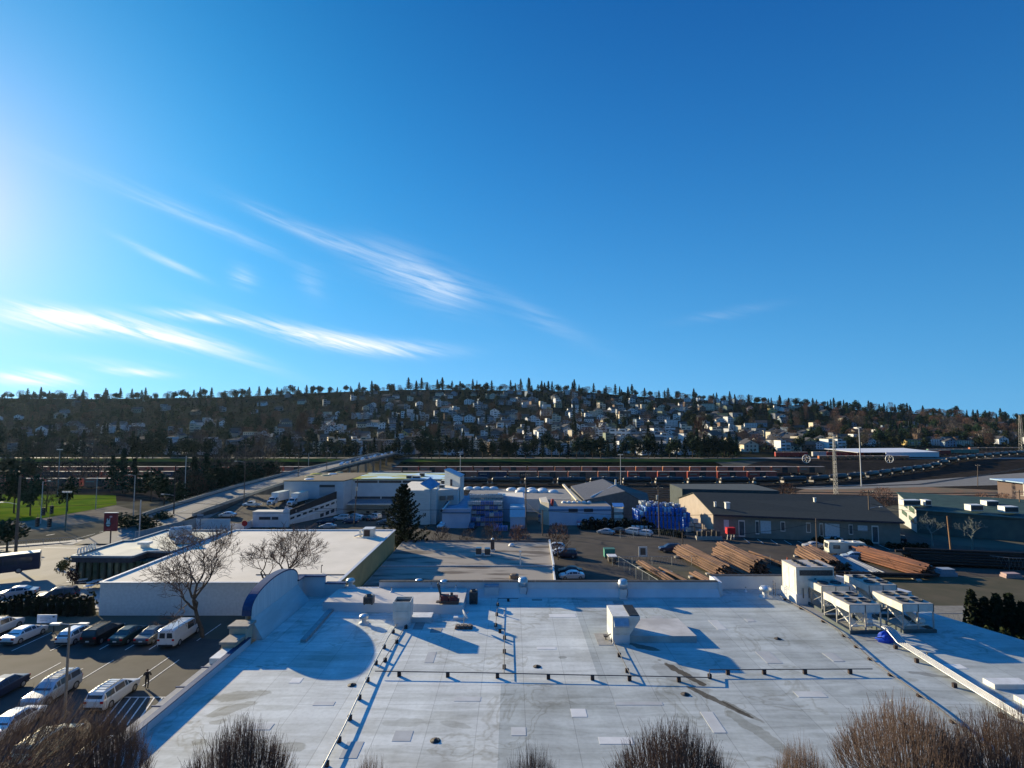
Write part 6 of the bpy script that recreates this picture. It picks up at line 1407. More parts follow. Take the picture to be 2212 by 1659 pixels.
# ------------------------------------------------------------------ right building with green roof
Rb = thing('green_roofed_building', 'wide building with a dark green sloping roof and white end wall at the right edge', 'building', (130, 130, -4))
a, b, c, d = (107, 145), (157, 108), (168, 126), (115.7, 164)
m = MB().add([(*a, -5), (*a, 1.8), (*d, 3.7), (*d, -5)], [(3, 2, 1, 0)]); m.build('end_wall', mat('end_wall_grey', (.46, .46, .45), .85), Rb, world=True)
m = MB().add([(*a, -5), (*b, -5), (*b, 1.8), (*a, 1.8), (*c, -5), (*c, 3.7), (*d, -5), (*d, 3.7)], [(0, 1, 2, 3), (1, 4, 5, 2), (4, 6, 7, 5)]); m.build('wall', mat('wall_dark_green', (.10, .13, .11), .85, 0, (.08, .10, .09), .6), Rb, world=True)
greenr = mat('green_roof', (.035, .075, .065), .85, 0, (.025, .055, .05), .5)
m = MB().add([(a[0] - .3, a[1] - .4, 1.85), (b[0], b[1] - .4, 1.85), (c[0], c[1] + .3, 3.9), (d[0] - .3, d[1] + .3, 3.9), (a[0] - .3, a[1] - .4, 1.6), (b[0], b[1] - .4, 1.6), (c[0], c[1] + .3, 3.65), (d[0] - .3, d[1] + .3, 3.65)], [(0, 1, 2, 3), (7, 6, 5, 4), (0, 4, 5, 1), (3, 7, 4, 0), (2, 6, 7, 3)]); m.build('roof', greenr, Rb, world=True)
MB().beam((a[0] - .3, a[1] - .6, 1.75), (b[0], b[1] - .6, 1.75), .2, .3).build('fascia', mat('fascia_teal', (.12, .22, .22), .6), Rb, world=True)
wd = (Vector(d) - Vector(a)); wn_ = Vector((-wd.y, wd.x)).normalized() * .05
for (t0, t1, z0, z1) in ((.08, .38, .2, 1.6), (.45, .8, .5, 2.2), (.5, .8, -2.0, -.8), (.12, .4, -2.4, -1.2)):
    p0 = Vector(a) + wd * t0 + wn_; p1 = Vector(a) + wd * t1 + wn_; MB().add([(*p0, z0), (*p1, z0 + .2), (*p1, z1 + .2), (*p0, z1)], [(3, 2, 1, 0)]).build('window', mat('window_green', (.12, .18, .14), .2), Rb, world=True)
ud = (Vector(b) - Vector(a)).normalized(); on = Vector((ud.y, -ud.x)) * .05
for (s0, s1, z0, z1, mm) in ((27, 36, -3.2, .6, gy), (6, 7.2, -2.6, .8, drk), (40, 41, -4, .9, white_metal)):
    p0 = Vector(a) + ud * s0 + on; p1 = Vector(a) + ud * s1 + on; MB().add([(*p0, z0), (*p1, z0), (*p1, z1), (*p0, z1)], [(0, 1, 2, 3)]).build('window', mm, Rb, world=True)
for i, (px, py, sx, lab) in enumerate(((1965, 1086, 4.5, 'long white roof unit at the left end of the green roof'), (2000, 1086, 1.6, 'small upright white roof unit next to the long one on the green roof'), (2104, 1097, 3.2, 'white roof box on the green roof, left of three'), (2138, 1088, 3.2, 'white roof box on the green roof, farthest back of three'), (2178, 1101, 3.4, 'white roof box on the green roof, right of three'))):
    b_ = pz(px, py + 6, 2.7); rooftop_box(lab, px, py + 6, 2.5, sx, 2.0, 1.5, white_metal)
# far right balcony block
t = thing('balcony_block', 'small block with white railings at the right edge beside the tracks', 'building', (193, 205, -6))
MB().box(-6, 14, -5, 6, -1, 8.5).build('wall', mat('wall_brown', (.14, .10, .09), .8), t); MB().box(-8, 15, -7, 7, 8.5, 8.9).build('roof', mat('roof_pale_blue', (.35, .5, .65), .5), t)
for k in range(4): MB().beam((-7.5, -6.5, 4.6 + k * .95), (14, -6.5, 4.6 + k * .95), .12, .14).build('rail', white_metal, t)
MB().box(-7.6, -7.4, -6.6, -6.4, 4, 8.5).build('post', white_metal, t); MB().box(-7.5, 14, -6.5, -5, 3.9, 4.1).build('balcony_floor', concrete, t)
# ------------------------------------------------------------------ rail yard
GY = -8.5
def rails(m, pts, g=1.5):
    for a, b in zip(pts, pts[1:]):
        A, B = Vector(a), Vector(b); d = (B - A).normalized(); n = Vector((-d.y, d.x))
        for s in (-g / 2, g / 2):
            p, q = A + n * s, B + n * s; m.beam((p.x, p.y, gz(p.x, p.y) + .2), (q.x, q.y, gz(q.x, q.y) + .2), .12, .2)
m = MB()
for Y in (228, 236, 246, 256): rails(m, [(-86, Y), (70, Y), (180, Y - 12), (330, Y - 4)])
TP = [(-60, 285), (60, 285), (132, 286.5), (163, 294), (207, 318), (268, 362), (318, 398), (400, 450), (520, 520), (640, 590)]
rails(m, TP[1:])
rails(m, [(60, 272), (150, 274), (215, 290), (300, 345), (430, 420), (600, 520)])
struct('rail_tracks', m, mat('rail_steel', (.22, .19, .16), .4, .6, (.12, .09, .07), .3))
boxc = {'brown': mat('boxcar_brown', (.52, .19, .12), .8, 0, (.38, .14, .09), .5, stretch=(1, 1, .3)), 'orange': mat('boxcar_orange', (.60, .22, .11), .8, 0, (.45, .16, .09), .5), 'red': mat('boxcar_red', (.55, .10, .07), .8, 0, (.40, .08, .05), .5), 'navy': mat('boxcar_navy', (.03, .05, .10), .7, 0, (.02, .03, .07), .5)}
bog = MB().box(-1.2, 1.2, -1.0, 1.0, .35, .85).mesh('bogie', [black]); whl = MB().tube((0, -.75, .45), (0, .75, .45), .45, 12).mesh('wheelset', [dark_metal])
BC = {}
def boxcar(col, label, x, y, rz_=0, group='box cars standing in rows in the rail yard'):
    if col not in BC:
        b = MB().box(-8, 8, -1.5, 1.5, 1.0, 4.75)
        for i in range(17): b.box(-7.9 + i * .97, -7.8 + i * .97, -1.56, -1.5, 1.1, 4.65)
        BC[col] = (b.mesh('body', [boxc[col]]), MB().box(-8.1, 8.1, -1.6, 1.6, 4.75, 4.9).mesh('roof', [mat('boxcar_roof', (.36, .31, .27), .8, 0, (.26, .22, .19), .3)]),
                   MB().box(-1.7, 1.7, -1.62, -1.57, 1.1, 4.6).mesh('door', [mat('boxcar_door', (.06, .05, .05), .8)]), MB().beam((-7.2, -1.6, 3.4), (-3.2, -1.6, 3.4), .06, .5).mesh('lettering', [mat('boxcar_letter', (.45, .36, .28), .8)]))
    t = thing('box_car', label, 'rail car', (x, y, gz(x, y) + .2), rz_, group)
    for nm, me in zip(('body', 'roof', 'door', 'lettering'), BC[col]): put(nm, me, t)
    for s in (-5.8, 5.8): put('bogie', bog, t, (s, 0, 0)); put('wheelset', whl, t, (s - .8, 0, 0)); put('wheelset', whl, t, (s + .8, 0, 0))
rc = random.Random(9)
for r_, (Y, xa, xb, rowlab) in enumerate(((345, -390, 205, 'back row'), (312, -360, 150, 'middle row'))):
    x = xa; 
    while x < xb:
        if not (-108 < x < -82):
            if r_ == 0: c_ = 'brown'
            else: c_ = 'brown' if rc.random() < .8 else 'navy'
            if x > 60: c_ = 'red' if r_ == 1 else 'orange'
            side_ = 'left of the bridge' if x < -95 else ('in the middle of the yard' if x < 60 else 'at the right of the yard')
            boxcar(c_, '%s box car in the %s, %s' % ({'brown': 'rusty brown', 'orange': 'orange brown', 'red': 'dark red', 'navy': 'dark blue'}[c_], rowlab, side_), x, Y)
        x += 17.0 if rc.random() < .95 else 26
for i in range(11): boxcar('brown', 'rusty brown box car in the front row at the far left behind the field', -330 + i * 18.6, 268)
tkm = [MB().tube((-6.9, 0, 2.75), (6.9, 0, 2.75), 1.5, 18).lathe([(1.5, 0), (1.3, .35), (.8, .6), (.05, .7)], (0, 0, 0), 18).mesh('x', [black])]
def tank_meshes():
    tb = mat('tank_black', (.022, .022, .024), .42, .2, (.04, .037, .035), .8, spec=.5)
    m = MB(); n = 18; prof = [(.2, -7.5), (.9, -7.35), (1.35, -7.0), (1.52, -6.5), (1.52, 6.5), (1.35, 7.0), (.9, 7.35), (.2, 7.5)]
    vs = [(x, r * math.cos(k * 2 * math.pi / n), 2.75 + r * math.sin(k * 2 * math.pi / n)) for r, x in prof for k in range(n)]
    m.add(vs, [(i * n + k, (i + 1) * n + k, (i + 1) * n + (k + 1) % n, i * n + (k + 1) % n) for i in range(7) for k in range(n)] + [tuple(range(n))[::-1], tuple(range(7 * n, 8 * n))], 0, True)
    for i in range(len(m.f)):
        m.f[i] = m.f[i][::-1]
    return (m.mesh('tank', [tb]), MB().lathe([(.6, 4.1), (.6, 4.55), (.3, 4.7)], n=12).mesh('dome', [tb]), MB().box(-7.9, 7.9, -1.2, 1.2, .95, 1.15).mesh('sill', [tb]), MB().box(-1.2, 1.2, -.9, .9, 4.28, 4.36).mesh('walkway', [gal]), MB().tube((0, -1.25, 2.9), (.0, 1.25, 2.9), 1.0, 10).mesh('z', [tb]))
TM = tank_meshes(); bracket = MB().box(-.15, .15, -1.4, 1.4, 1.1, 2.1).mesh('end_bracket', [mat('bracket_pale', (.5, .46, .40), .5)])
# tank cars along the curving track
pts = [Vector(p) for p in TP]; seg = [(b - a).length for a, b in zip(pts, pts[1:])]; tot = sum(seg)
s_ = 6; k = 0
while s_ < tot - 10 and k < 52:
    q = s_; i = 0
    while q > seg[i]: q -= seg[i]; i += 1
    d = (pts[i + 1] - pts[i]).normalized(); c = pts[i] + d * q
    if i >= 0:
        t = thing('tank_car', 'black tank car in the long train %s' % ('on the straight track behind the middle buildings' if c.x < 132 else ('on the curve to the right' if c.x < 300 else 'far along the curve near the right edge')), 'rail car', (c.x, c.y, gz(c.x, c.y) + .2), math.atan2(d.y, d.x), 'black tank cars in one long train')
        put('tank', TM[0], t); put('dome', TM[1], t); put('sill', TM[2], t); put('walkway', TM[3], t)
        for s2 in (-1, 1): put('bogie', bog, t, (s2 * 5.9, 0, 0)); put('end_bracket', bracket, t, (s2 * 7.3, 0, 0))
    s_ += 17.0; k += 1
# low grey flat cars and gondolas on the right, red containers, reels
def container(label, x, y, z, c_, L=12, rz_=0, h=2.6, group=None):
    t = thing('freight_container', label, 'container', (x, y, z), rz_, group); mm = mat('container_' + c_, {'red': (.38, .05, .04), 'orange': (.5, .17, .08), 'grey': (.30, .31, .30), 'pale': (.5, .5, .47), 'green': (.12, .28, .22)}[c_], .8, 0)
    b = MB().box(-L / 2, L / 2, -1.2, 1.2, 0, h)
    for i in range(int(L)): b.box(-L / 2 + i + .3, -L / 2 + i + .5, -1.27, -1.2, .1, h - .1)
    b.build('shell', mm, t); MB().box(-L / 2 - .05, L / 2 + .05, -1.25, 1.25, h, h + .12).build('top_rim', mat('rim_pale', (.5, .42, .36), .7), t)
    return t
gr = 'freight containers and gondolas on the far right tracks'
for (pa, pb, py, Y, n_, c_, lab) in ((1672, 1742, 1001, 452, 4, 'red', 'red ribbed gondola left of the pale container'), (1752, 1782, 999, 456, 2, 'pale', 'pale container between the red gondolas'), (1784, 1862, 998, 456, 5, 'red', 'red ribbed gondola right of the pale containers'),
                                     (1765, 1960, 1003, 428, 10, 'orange', 'long orange-topped flat wagon in front of the white-roofed shed'), (1560, 1700, 1021, 356, 5, 'red', 'dark red wagon behind the first curve of tank cars'), (2000, 2110, 983, 500, 6, 'green', 'grey green container right of the white-roofed shed'), (1905, 2050, 992, 480, 6, 'red', 'red wagon just in front of the white-roofed shed'), (2090, 2200, 977, 560, 6, 'orange', 'brown orange wagon far away at the right edge')):
    for i in range(n_):
        px = pa + (pb - pa) * (i + .5) / n_; x = (px - CXP) / FPX * Y; wd = (pb - pa) / n_ / FPX * Y * .93
        z = gz(x, Y) + .8
        t = container(lab, x, Y, z, c_, wd, 0, {'orange': 2.0}.get(c_, 3.4), gr); put('bogie', bog, t, (-wd * .3, 0, -.85)); put('bogie', bog, t, (wd * .3, 0, -.85))
for (px, Y, lab) in ((1740, 400, 'large white spoked reel wheel, left of two in the rail yard'), (1919, 400, 'large white spoked reel wheel, right of two in the rail yard')):
    x = (px - CXP) / FPX * Y; t = thing('cable_reel', lab, 'reel', (x, Y, gz(x, Y) + .3)); r = 2.9
    m = MB(); k = 24
    for i in range(k):
        a, b = i * 2 * math.pi / k, (i + 1) * 2 * math.pi / k; m.beam((r * math.cos(a), 0, r + r * math.sin(a)), (r * math.cos(b), 0, r + r * math.sin(b)), .35, .35)
    m.build('rim', white_metal, t); m = MB()
    for i in range(8): a = i * math.pi / 4; m.beam((0, 0, r), (r * math.cos(a), 0, r + r * math.sin(a)), .2, .2)
    m.build('spokes', white_metal, t); MB().tube((0, -.6, r), (0, .6, r), .6, 12).build('hub', rust, t)
Y = 440; W_ = 31.5
t = thing('white_roof_shed', 'long open shed with a bright white flat roof in the rail yard', 'shed', (312, Y, -5)); rw_ = mat('roof_white', (.75, .75, .74), .6)
MB().add([(-W_, 4, 4.8), (W_, 0, 5.4), (W_ + 3, 45, 6.4), (-W_ - 4, 45, 5.8), (-W_, 4, 4.5), (W_, 0, 5.1), (W_ + 3, 45, 6.1), (-W_ - 4, 45, 5.5)], [(0, 1, 2, 3), (7, 6, 5, 4), (0, 4, 5, 1), (1, 5, 6, 2), (2, 6, 7, 3), (3, 7, 4, 0)]).build('roof', rw_, t)
MB().box(-W_ * .36, W_ - .2, .3, 1.0, 1.4, 4.9).build('fascia', rw_, t); MB().box(-W_ - 3, W_, 40, 41, -1, 5.2).build('back_wall', mat('shed_dark', (.05, .045, .045), .9), t)
for i in range(7): MB().box(-W_ + i * W_ / 3.05, -W_ + i * W_ / 3.05 + .5, 4.4, 4.9, -2, 4.6).build('column', rust, t)
# ------------------------------------------------------------------ vegetation meshes
ev_dark = leaf_mat('needles_dark', (.020, .046, .028), (.010, .024, .016))
ev_olive = leaf_mat('leaves_olive', (.050, .062, .024), (.028, .036, .016))
ev_pine = leaf_mat('needles_pine', (.026, .052, .024), (.012, .026, .014))
br_red = leaf_mat('twigs_russet', (.17, .095, .07), (.10, .06, .045))
br_grey = leaf_mat('twigs_grey', (.125, .10, .085), (.075, .06, .05))
bark = mat('bark_brown', (.09, .065, .045), .95, 0, (.05, .04, .03), 2, .3, stretch=(4, 4, .6))
def leaf_quad(m, c, s, rn, droop=0, out=None):
    n = Vector((rn.gauss(0, 1), rn.gauss(0, 1), rn.gauss(0, 1) + .4)).normalized()
    e = n.orthogonal().normalized(); f = n.cross(e); a = rn.random() * 6.28
    u = (e * math.cos(a) + f * math.sin(a)) * s * rn.uniform(.6, 1.3); v = (f * math.cos(a) - e * math.sin(a)) * s * rn.uniform(.4, .9)
    c = Vector(c); m.add([c - u - v * .4, c + u * .2 - v, c + u + v * .3, c - u * .2 + v], [(0, 1, 2, 3)])
def conifer_crown(H, R, n, s, seed, lean=0, base=.12, power=.9):
    rn = random.Random(seed); m = MB(); nb = max(10, int(n / 14))
    for b in range(nb):
        h = base + (1 - base) * (b + rn.random()) / nb; r = R * (1 - (h - base) / (1 - base)) ** power * rn.uniform(.65, 1.12) + .04 * R; a = b * 2.4 + rn.uniform(-.4, .4)
        for k in range(14):
            t_ = (k + .6) / 14 * rn.uniform(.8, 1.1); sp = r * .22 * (1 - abs(t_ - .5))
            z = H * h - r * .28 * t_ + rn.gauss(0, .02) * H * .5
            leaf_quad(m, (math.cos(a) * r * t_ + rn.gauss(0, sp), math.sin(a) * r * t_ + rn.gauss(0, sp), z), s * (1.1 - .4 * t_), rn)
    return m
def round_crown(H, R, n, s, seed, zb=.25, lobes=6):
    rn = random.Random(seed); m = MB(); L = []
    for i in range(lobes):
        a = i * 6.28 / lobes + rn.uniform(-.5, .5); rr = R * rn.uniform(.15, .55); L.append((math.cos(a) * rr, math.sin(a) * rr, H * rn.uniform(zb + .2, .8), R * rn.uniform(.38, .62)))
    for i in range(n):
        lx, ly, lz, lr = L[i % lobes]; v = Vector((rn.gauss(0, 1), rn.gauss(0, 1), rn.gauss(0, 1))).normalized() * lr * rn.random() ** .35
        p = (lx + v.x, ly + v.y, min(H, lz + v.z * H / R * .45)); leaf_quad(m, p, s, rn)
    return m
def twig_crown(H, R, n, seed, wd=.05, up=.8, zb=.15, shape='round'):
    rn = random.Random(seed); m = MB()
    for i in range(n):
        h = zb + (1 - zb) * rn.random() ** .8
        prof = math.sqrt(max(.02, 1 - ((h - .55) / .5) ** 2)) if shape == 'round' else (.35 + .9 * math.sin(math.pi * min(1, h * .9 + .05)) ** .6) * .8
        a = rn.random() * 6.28; r = R * prof * rn.random() ** .5
        p = Vector((math.cos(a) * r, math.sin(a) * r, H * h)); L = H * rn.uniform(.06, .14)
        d = (Vector((math.cos(a), math.sin(a), 0)) * rn.uniform(.1, 1) + Vector((rn.gauss(0, .3), rn.gauss(0, .3), up * rn.uniform(.6, 1.6)))).normalized(); q = p + d * L
        e = d.cross(Vector((rn.gauss(0, 1), rn.gauss(0, 1), rn.gauss(0, 1)))).normalized() * wd
        m.add([p - e, p + e, q], [(0, 1, 2)])
    return m
def trunk_mesh(H, r, frac=.9, limbs=0, seed=1, R=3):
    m = MB().tube((0, 0, -.3), (0, 0, H * frac), r, 6, r * .25); rn = random.Random(seed)
    for i in range(limbs):
        h = H * rn.uniform(.25, .7); a = i * 2.4; L = R * rn.uniform(.5, .9); p = Vector((0, 0, h)); q = p + Vector((math.cos(a) * L, math.sin(a) * L, L * rn.uniform(.6, 1.2)))
        m.tube(p, q, r * .4, 4, r * .08, cap=False)
        q2 = p.lerp(q, .5); m.tube(q2, q2 + Vector((math.cos(a + .8) * L * .5, math.sin(a + .8) * L * .5, L * .6)), r * .22, 3, r * .05, cap=False)
    return m
VEG = {}
def veg(kind, variants): VEG[kind] = variants
def mk(kind, n, fn): VEG[kind] = [fn(i) for i in range(n)]
mk('fir', 3, lambda i: (conifer_crown(16, 3.3 + .5 * i, 620, .62, 20 + i).mesh('crown', [ev_dark]), trunk_mesh(16, .28).mesh('trunk', [bark])))
mk('pine', 3, lambda i: (round_crown(13, 4.6 + .4 * i, 650, .62, 30 + i, .25, 7).mesh('crown', [ev_pine]), trunk_mesh(13, .3, .7, 4, i).mesh('trunk', [bark])))
mk('olive', 2, lambda i: (round_crown(11, 4.8, 650, .6, 40 + i, .1, 7).mesh('crown', [ev_olive]), trunk_mesh(11, .3, .6).mesh('trunk', [bark])))
mk('bare', 3, lambda i: (twig_crown(12, 4.6, 620, 50 + i, .10).mesh('crown', [br_grey]), trunk_mesh(12, .25, .75, 9, i, 4).mesh('trunk', [bark])))
mk('russet', 2, lambda i: (twig_crown(11, 4.6, 700, 60 + i, .11).mesh('crown', [br_red]), trunk_mesh(11, .25, .7, 8, i, 4).mesh('trunk', [bark])))
mk('poplar', 2, lambda i: (twig_crown(22, 5.0, 1500, 70 + i, .10, 1.6, .08, 'tall').mesh('crown', [br_red]), trunk_mesh(22, .35, .85, 10, i, 3).mesh('trunk', [bark])))
def tree(kind, label, x, y, s, group, rn=random, name=None, z=None, cat='tree'):
    c, tr = VEG[kind][rn.randrange(len(VEG[kind]))] if hasattr(rn, 'randrange') else VEG[kind][0]
    t = thing(name or {'fir': 'fir_tree', 'pine': 'pine_tree', 'olive': 'evergreen_tree', 'bare': 'bare_tree', 'russet': 'russet_tree', 'poplar': 'poplar_tree'}[kind], label, cat, (x, y, gz(x, y) - .1 if z is None else z), rn.uniform(0, 6.28), group)
    t.scale = s if isinstance(s, tuple) else (s, s, s); put('crown', c, t); put('trunk', tr, t); return t
# ------------------------------------------------------------------ houses on the hillside
WALLC = {'white': (.80, .80, .79), 'cream': (.68, .60, .46), 'grey': (.30, .32, .34), 'brown': (.18, .12, .09), 'blue': (.26, .33, .40), 'yellow': (.62, .48, .20), 'green': (.22, .26, .20)}
rfm = [mat('house_roof_dark', (.055, .055, .06), .9), mat('house_roof_brown', (.10, .08, .065), .9)]
wfm = mat('house_window', (.035, .045, .055), .15, spec=.6)
HM = {}
def winset(nx, nz, w_, h_, y, z0, dz, sx=1.1, sz=1.2): return [(-w_ / 2 + w_ * (i + .5) / nx, y, z0 + j * dz) for j in range(nz) for i in range(nx)]
wm_ = MB().box(-.6, .6, -.05, .05, -.65, .65).mesh('window', [wfm]); wide_w = MB().box(-1.6, 1.6, -.05, .05, -.55, .55).mesh('window', [wfm]); frm = MB().box(-.72, .72, -.03, .03, -.77, .77).mesh('window_frame', [white_metal])
def hproto(kind, col):
    if (kind, col) in HM: return HM[(kind, col)]
    wm2 = mat('house_' + col, WALLC[col], .85); P_ = []
    if kind == 'gabled house':
        w_, d, h, r = 5.2, 4.6, 5.6, 2.8
        b = MB().prism([(-w_, -d), (w_, -d), (w_, d), (-w_, d)], -4, h); b.add([(-w_, -d, h), (w_, -d, h), (0, -d, h + r)], [(0, 1, 2)]).add([(-w_, d, h), (w_, d, h), (0, d, h + r)], [(2, 1, 0)])
        P_.append(('wall', b.mesh('wall', [wm2]), (0, 0, 0)))
        rr = MB(); o = .5
        for s in (-1, 1): rr.add([(0, -d - o, h + r + .12), (0, d + o, h + r + .12), (s * (w_ + o), d + o, h - .2), (s * (w_ + o), -d - o, h - .2), (0, -d - o, h + r - .12), (0, d + o, h + r - .12), (s * (w_ + o), d + o, h - .4), (s * (w_ + o), -d - o, h - .4)], [(0, 1, 2, 3), (7, 6, 5, 4), (0, 4, 7, 3), (1, 5, 6, 2), (2, 6, 7, 3)])
        P_.append(('roof', rr.mesh('roof', [rfm[0]]), (0, 0, 0)))
        for p in winset(3, 2, 8.5, 0, -d - .03, 1.4, 2.7): P_.append(('window', wm_, p))
        P_.append(('window', wm_, (0, -d - .03, h + .9))); P_.append(('chimney', MB().box(2.2, 2.9, 1, 1.7, h, h + 2.6).mesh('chimney', [rust]), (0, 0, 0)))
    elif kind == 'side-gabled house':
        w_, d, h, r = 6.2, 4.2, 4.6, 2.4
        b = MB().prism([(-w_, -d), (w_, -d), (w_, d), (-w_, d)], -4, h); b.add([(-w_, -d, h), (-w_, d, h), (-w_, 0, h + r)], [(2, 1, 0)]).add([(w_, -d, h), (w_, d, h), (w_, 0, h + r)], [(0, 1, 2)])
        P_.append(('wall', b.mesh('wall', [wm2]), (0, 0, 0))); rr = MB()
        for s in (-1, 1): rr.add([(-w_ - .4, 0, h + r + .12), (w_ + .4, 0, h + r + .12), (w_ + .4, s * (d + .5), h - .25), (-w_ - .4, s * (d + .5), h - .25), (-w_ - .4, 0, h + r - .12), (w_ + .4, 0, h + r - .12), (w_ + .4, s * (d + .5), h - .45), (-w_ - .4, s * (d + .5), h - .45)], [(0, 1, 2, 3), (7, 6, 5, 4), (0, 3, 7, 4), (1, 5, 6, 2), (2, 6, 7, 3)])
        P_.append(('roof', rr.mesh('roof', [rfm[1]]), (0, 0, 0)))
        for p in winset(4, 1, 10.5, 0, -d - .03, 2.6, 2.7): P_.append(('window', wm_, p))
        P_.append(('door', MB().box(-.5, .5, -d - .05, -d, 0, 1.5).mesh('door', [dkf]), (0, 0, 0)))
    elif kind == 'flat-roofed townhouse':
        b = MB().box(-4.6, .1, -4, 5, -4, 8.4).box(.1, 4.6, -3.2, 5, -4, 6.6); P_.append(('wall', b.mesh('wall', [wm2]), (0, 0, 0)))
        P_.append(('roof', MB().box(-4.8, .2, -4.2, 5.1, 8.4, 8.65).box(.2, 4.8, -3.4, 5.1, 6.6, 6.85).mesh('roof', [rfm[0]]), (0, 0, 0)))
        for z in (1.5, 4.2, 6.9): P_.append(('window', wide_w, (-2.3, -4.04, z)))
        for z in (1.5, 4.2): P_.append(('window', wide_w, (2.4, -3.24, z)))
        P_.append(('balcony', MB().box(.4, 4.4, -4.3, -3.2, 3.0, 3.2).box(.4, 4.4, -4.3, -4.2, 3.2, 4.0).mesh('balcony', [gal]), (0, 0, 0)))
    else:
        b = MB().box(-10, 10, -5, 6, -4, 11.4); P_.append(('wall', b.mesh('wall', [wm2]), (0, 0, 0))); P_.append(('roof', MB().box(-10.3, 10.3, -5.3, 6.2, 11.4, 11.8).mesh('roof', [rfm[0]]), (0, 0, 0)))
        for p in winset(7, 4, 18.5, 0, -5.03, 1.4, 2.75): P_.append(('window', wm_, p))
        for x in (-6.6, 0, 6.6):
            for z in (3, 5.75): P_.append(('balcony', MB().box(x - 1.4, x + 1.4, -6, -5.02, z - .1, z + .1).box(x - 1.4, x + 1.4, -6, -5.92, z + .1, z + .9).mesh('balcony', [white_metal]), (0, 0, 0)))
    HM[(kind, col)] = P_; return P_
def house(kind, col, x, y, s, rz_, label, group='houses on the hillside', drop=.0):
    t = thing({'gabled house': 'gabled_house', 'side-gabled house': 'cottage', 'flat-roofed townhouse': 'townhouse', 'apartment block': 'apartment_block'}[kind], label, 'house' if kind != 'apartment block' else 'building', (x, y, gz(x, y) - drop), rz_, group)
    t.scale = s if isinstance(s, tuple) else (s, s, s)
    for nm, me, loc in hproto(kind, col): put(nm, me, t, loc)
    return t
def zones(px, tt):
    return ('low on the hillside', 'halfway up the hill', 'near the crest of the hill')[min(2, int(tt * 3))] + (', far left', ', left of centre', ', at the centre', ', right of centre', ', far right')[min(4, max(0, int(px / 443)))]
hr = random.Random(21)
occupied = []
def place(px, tt):
    f = lerp_tab(FOOT, px); Y = f + 12 + (YR - f - 30) * tt; return (px - CXP) / FPX * Y, Y
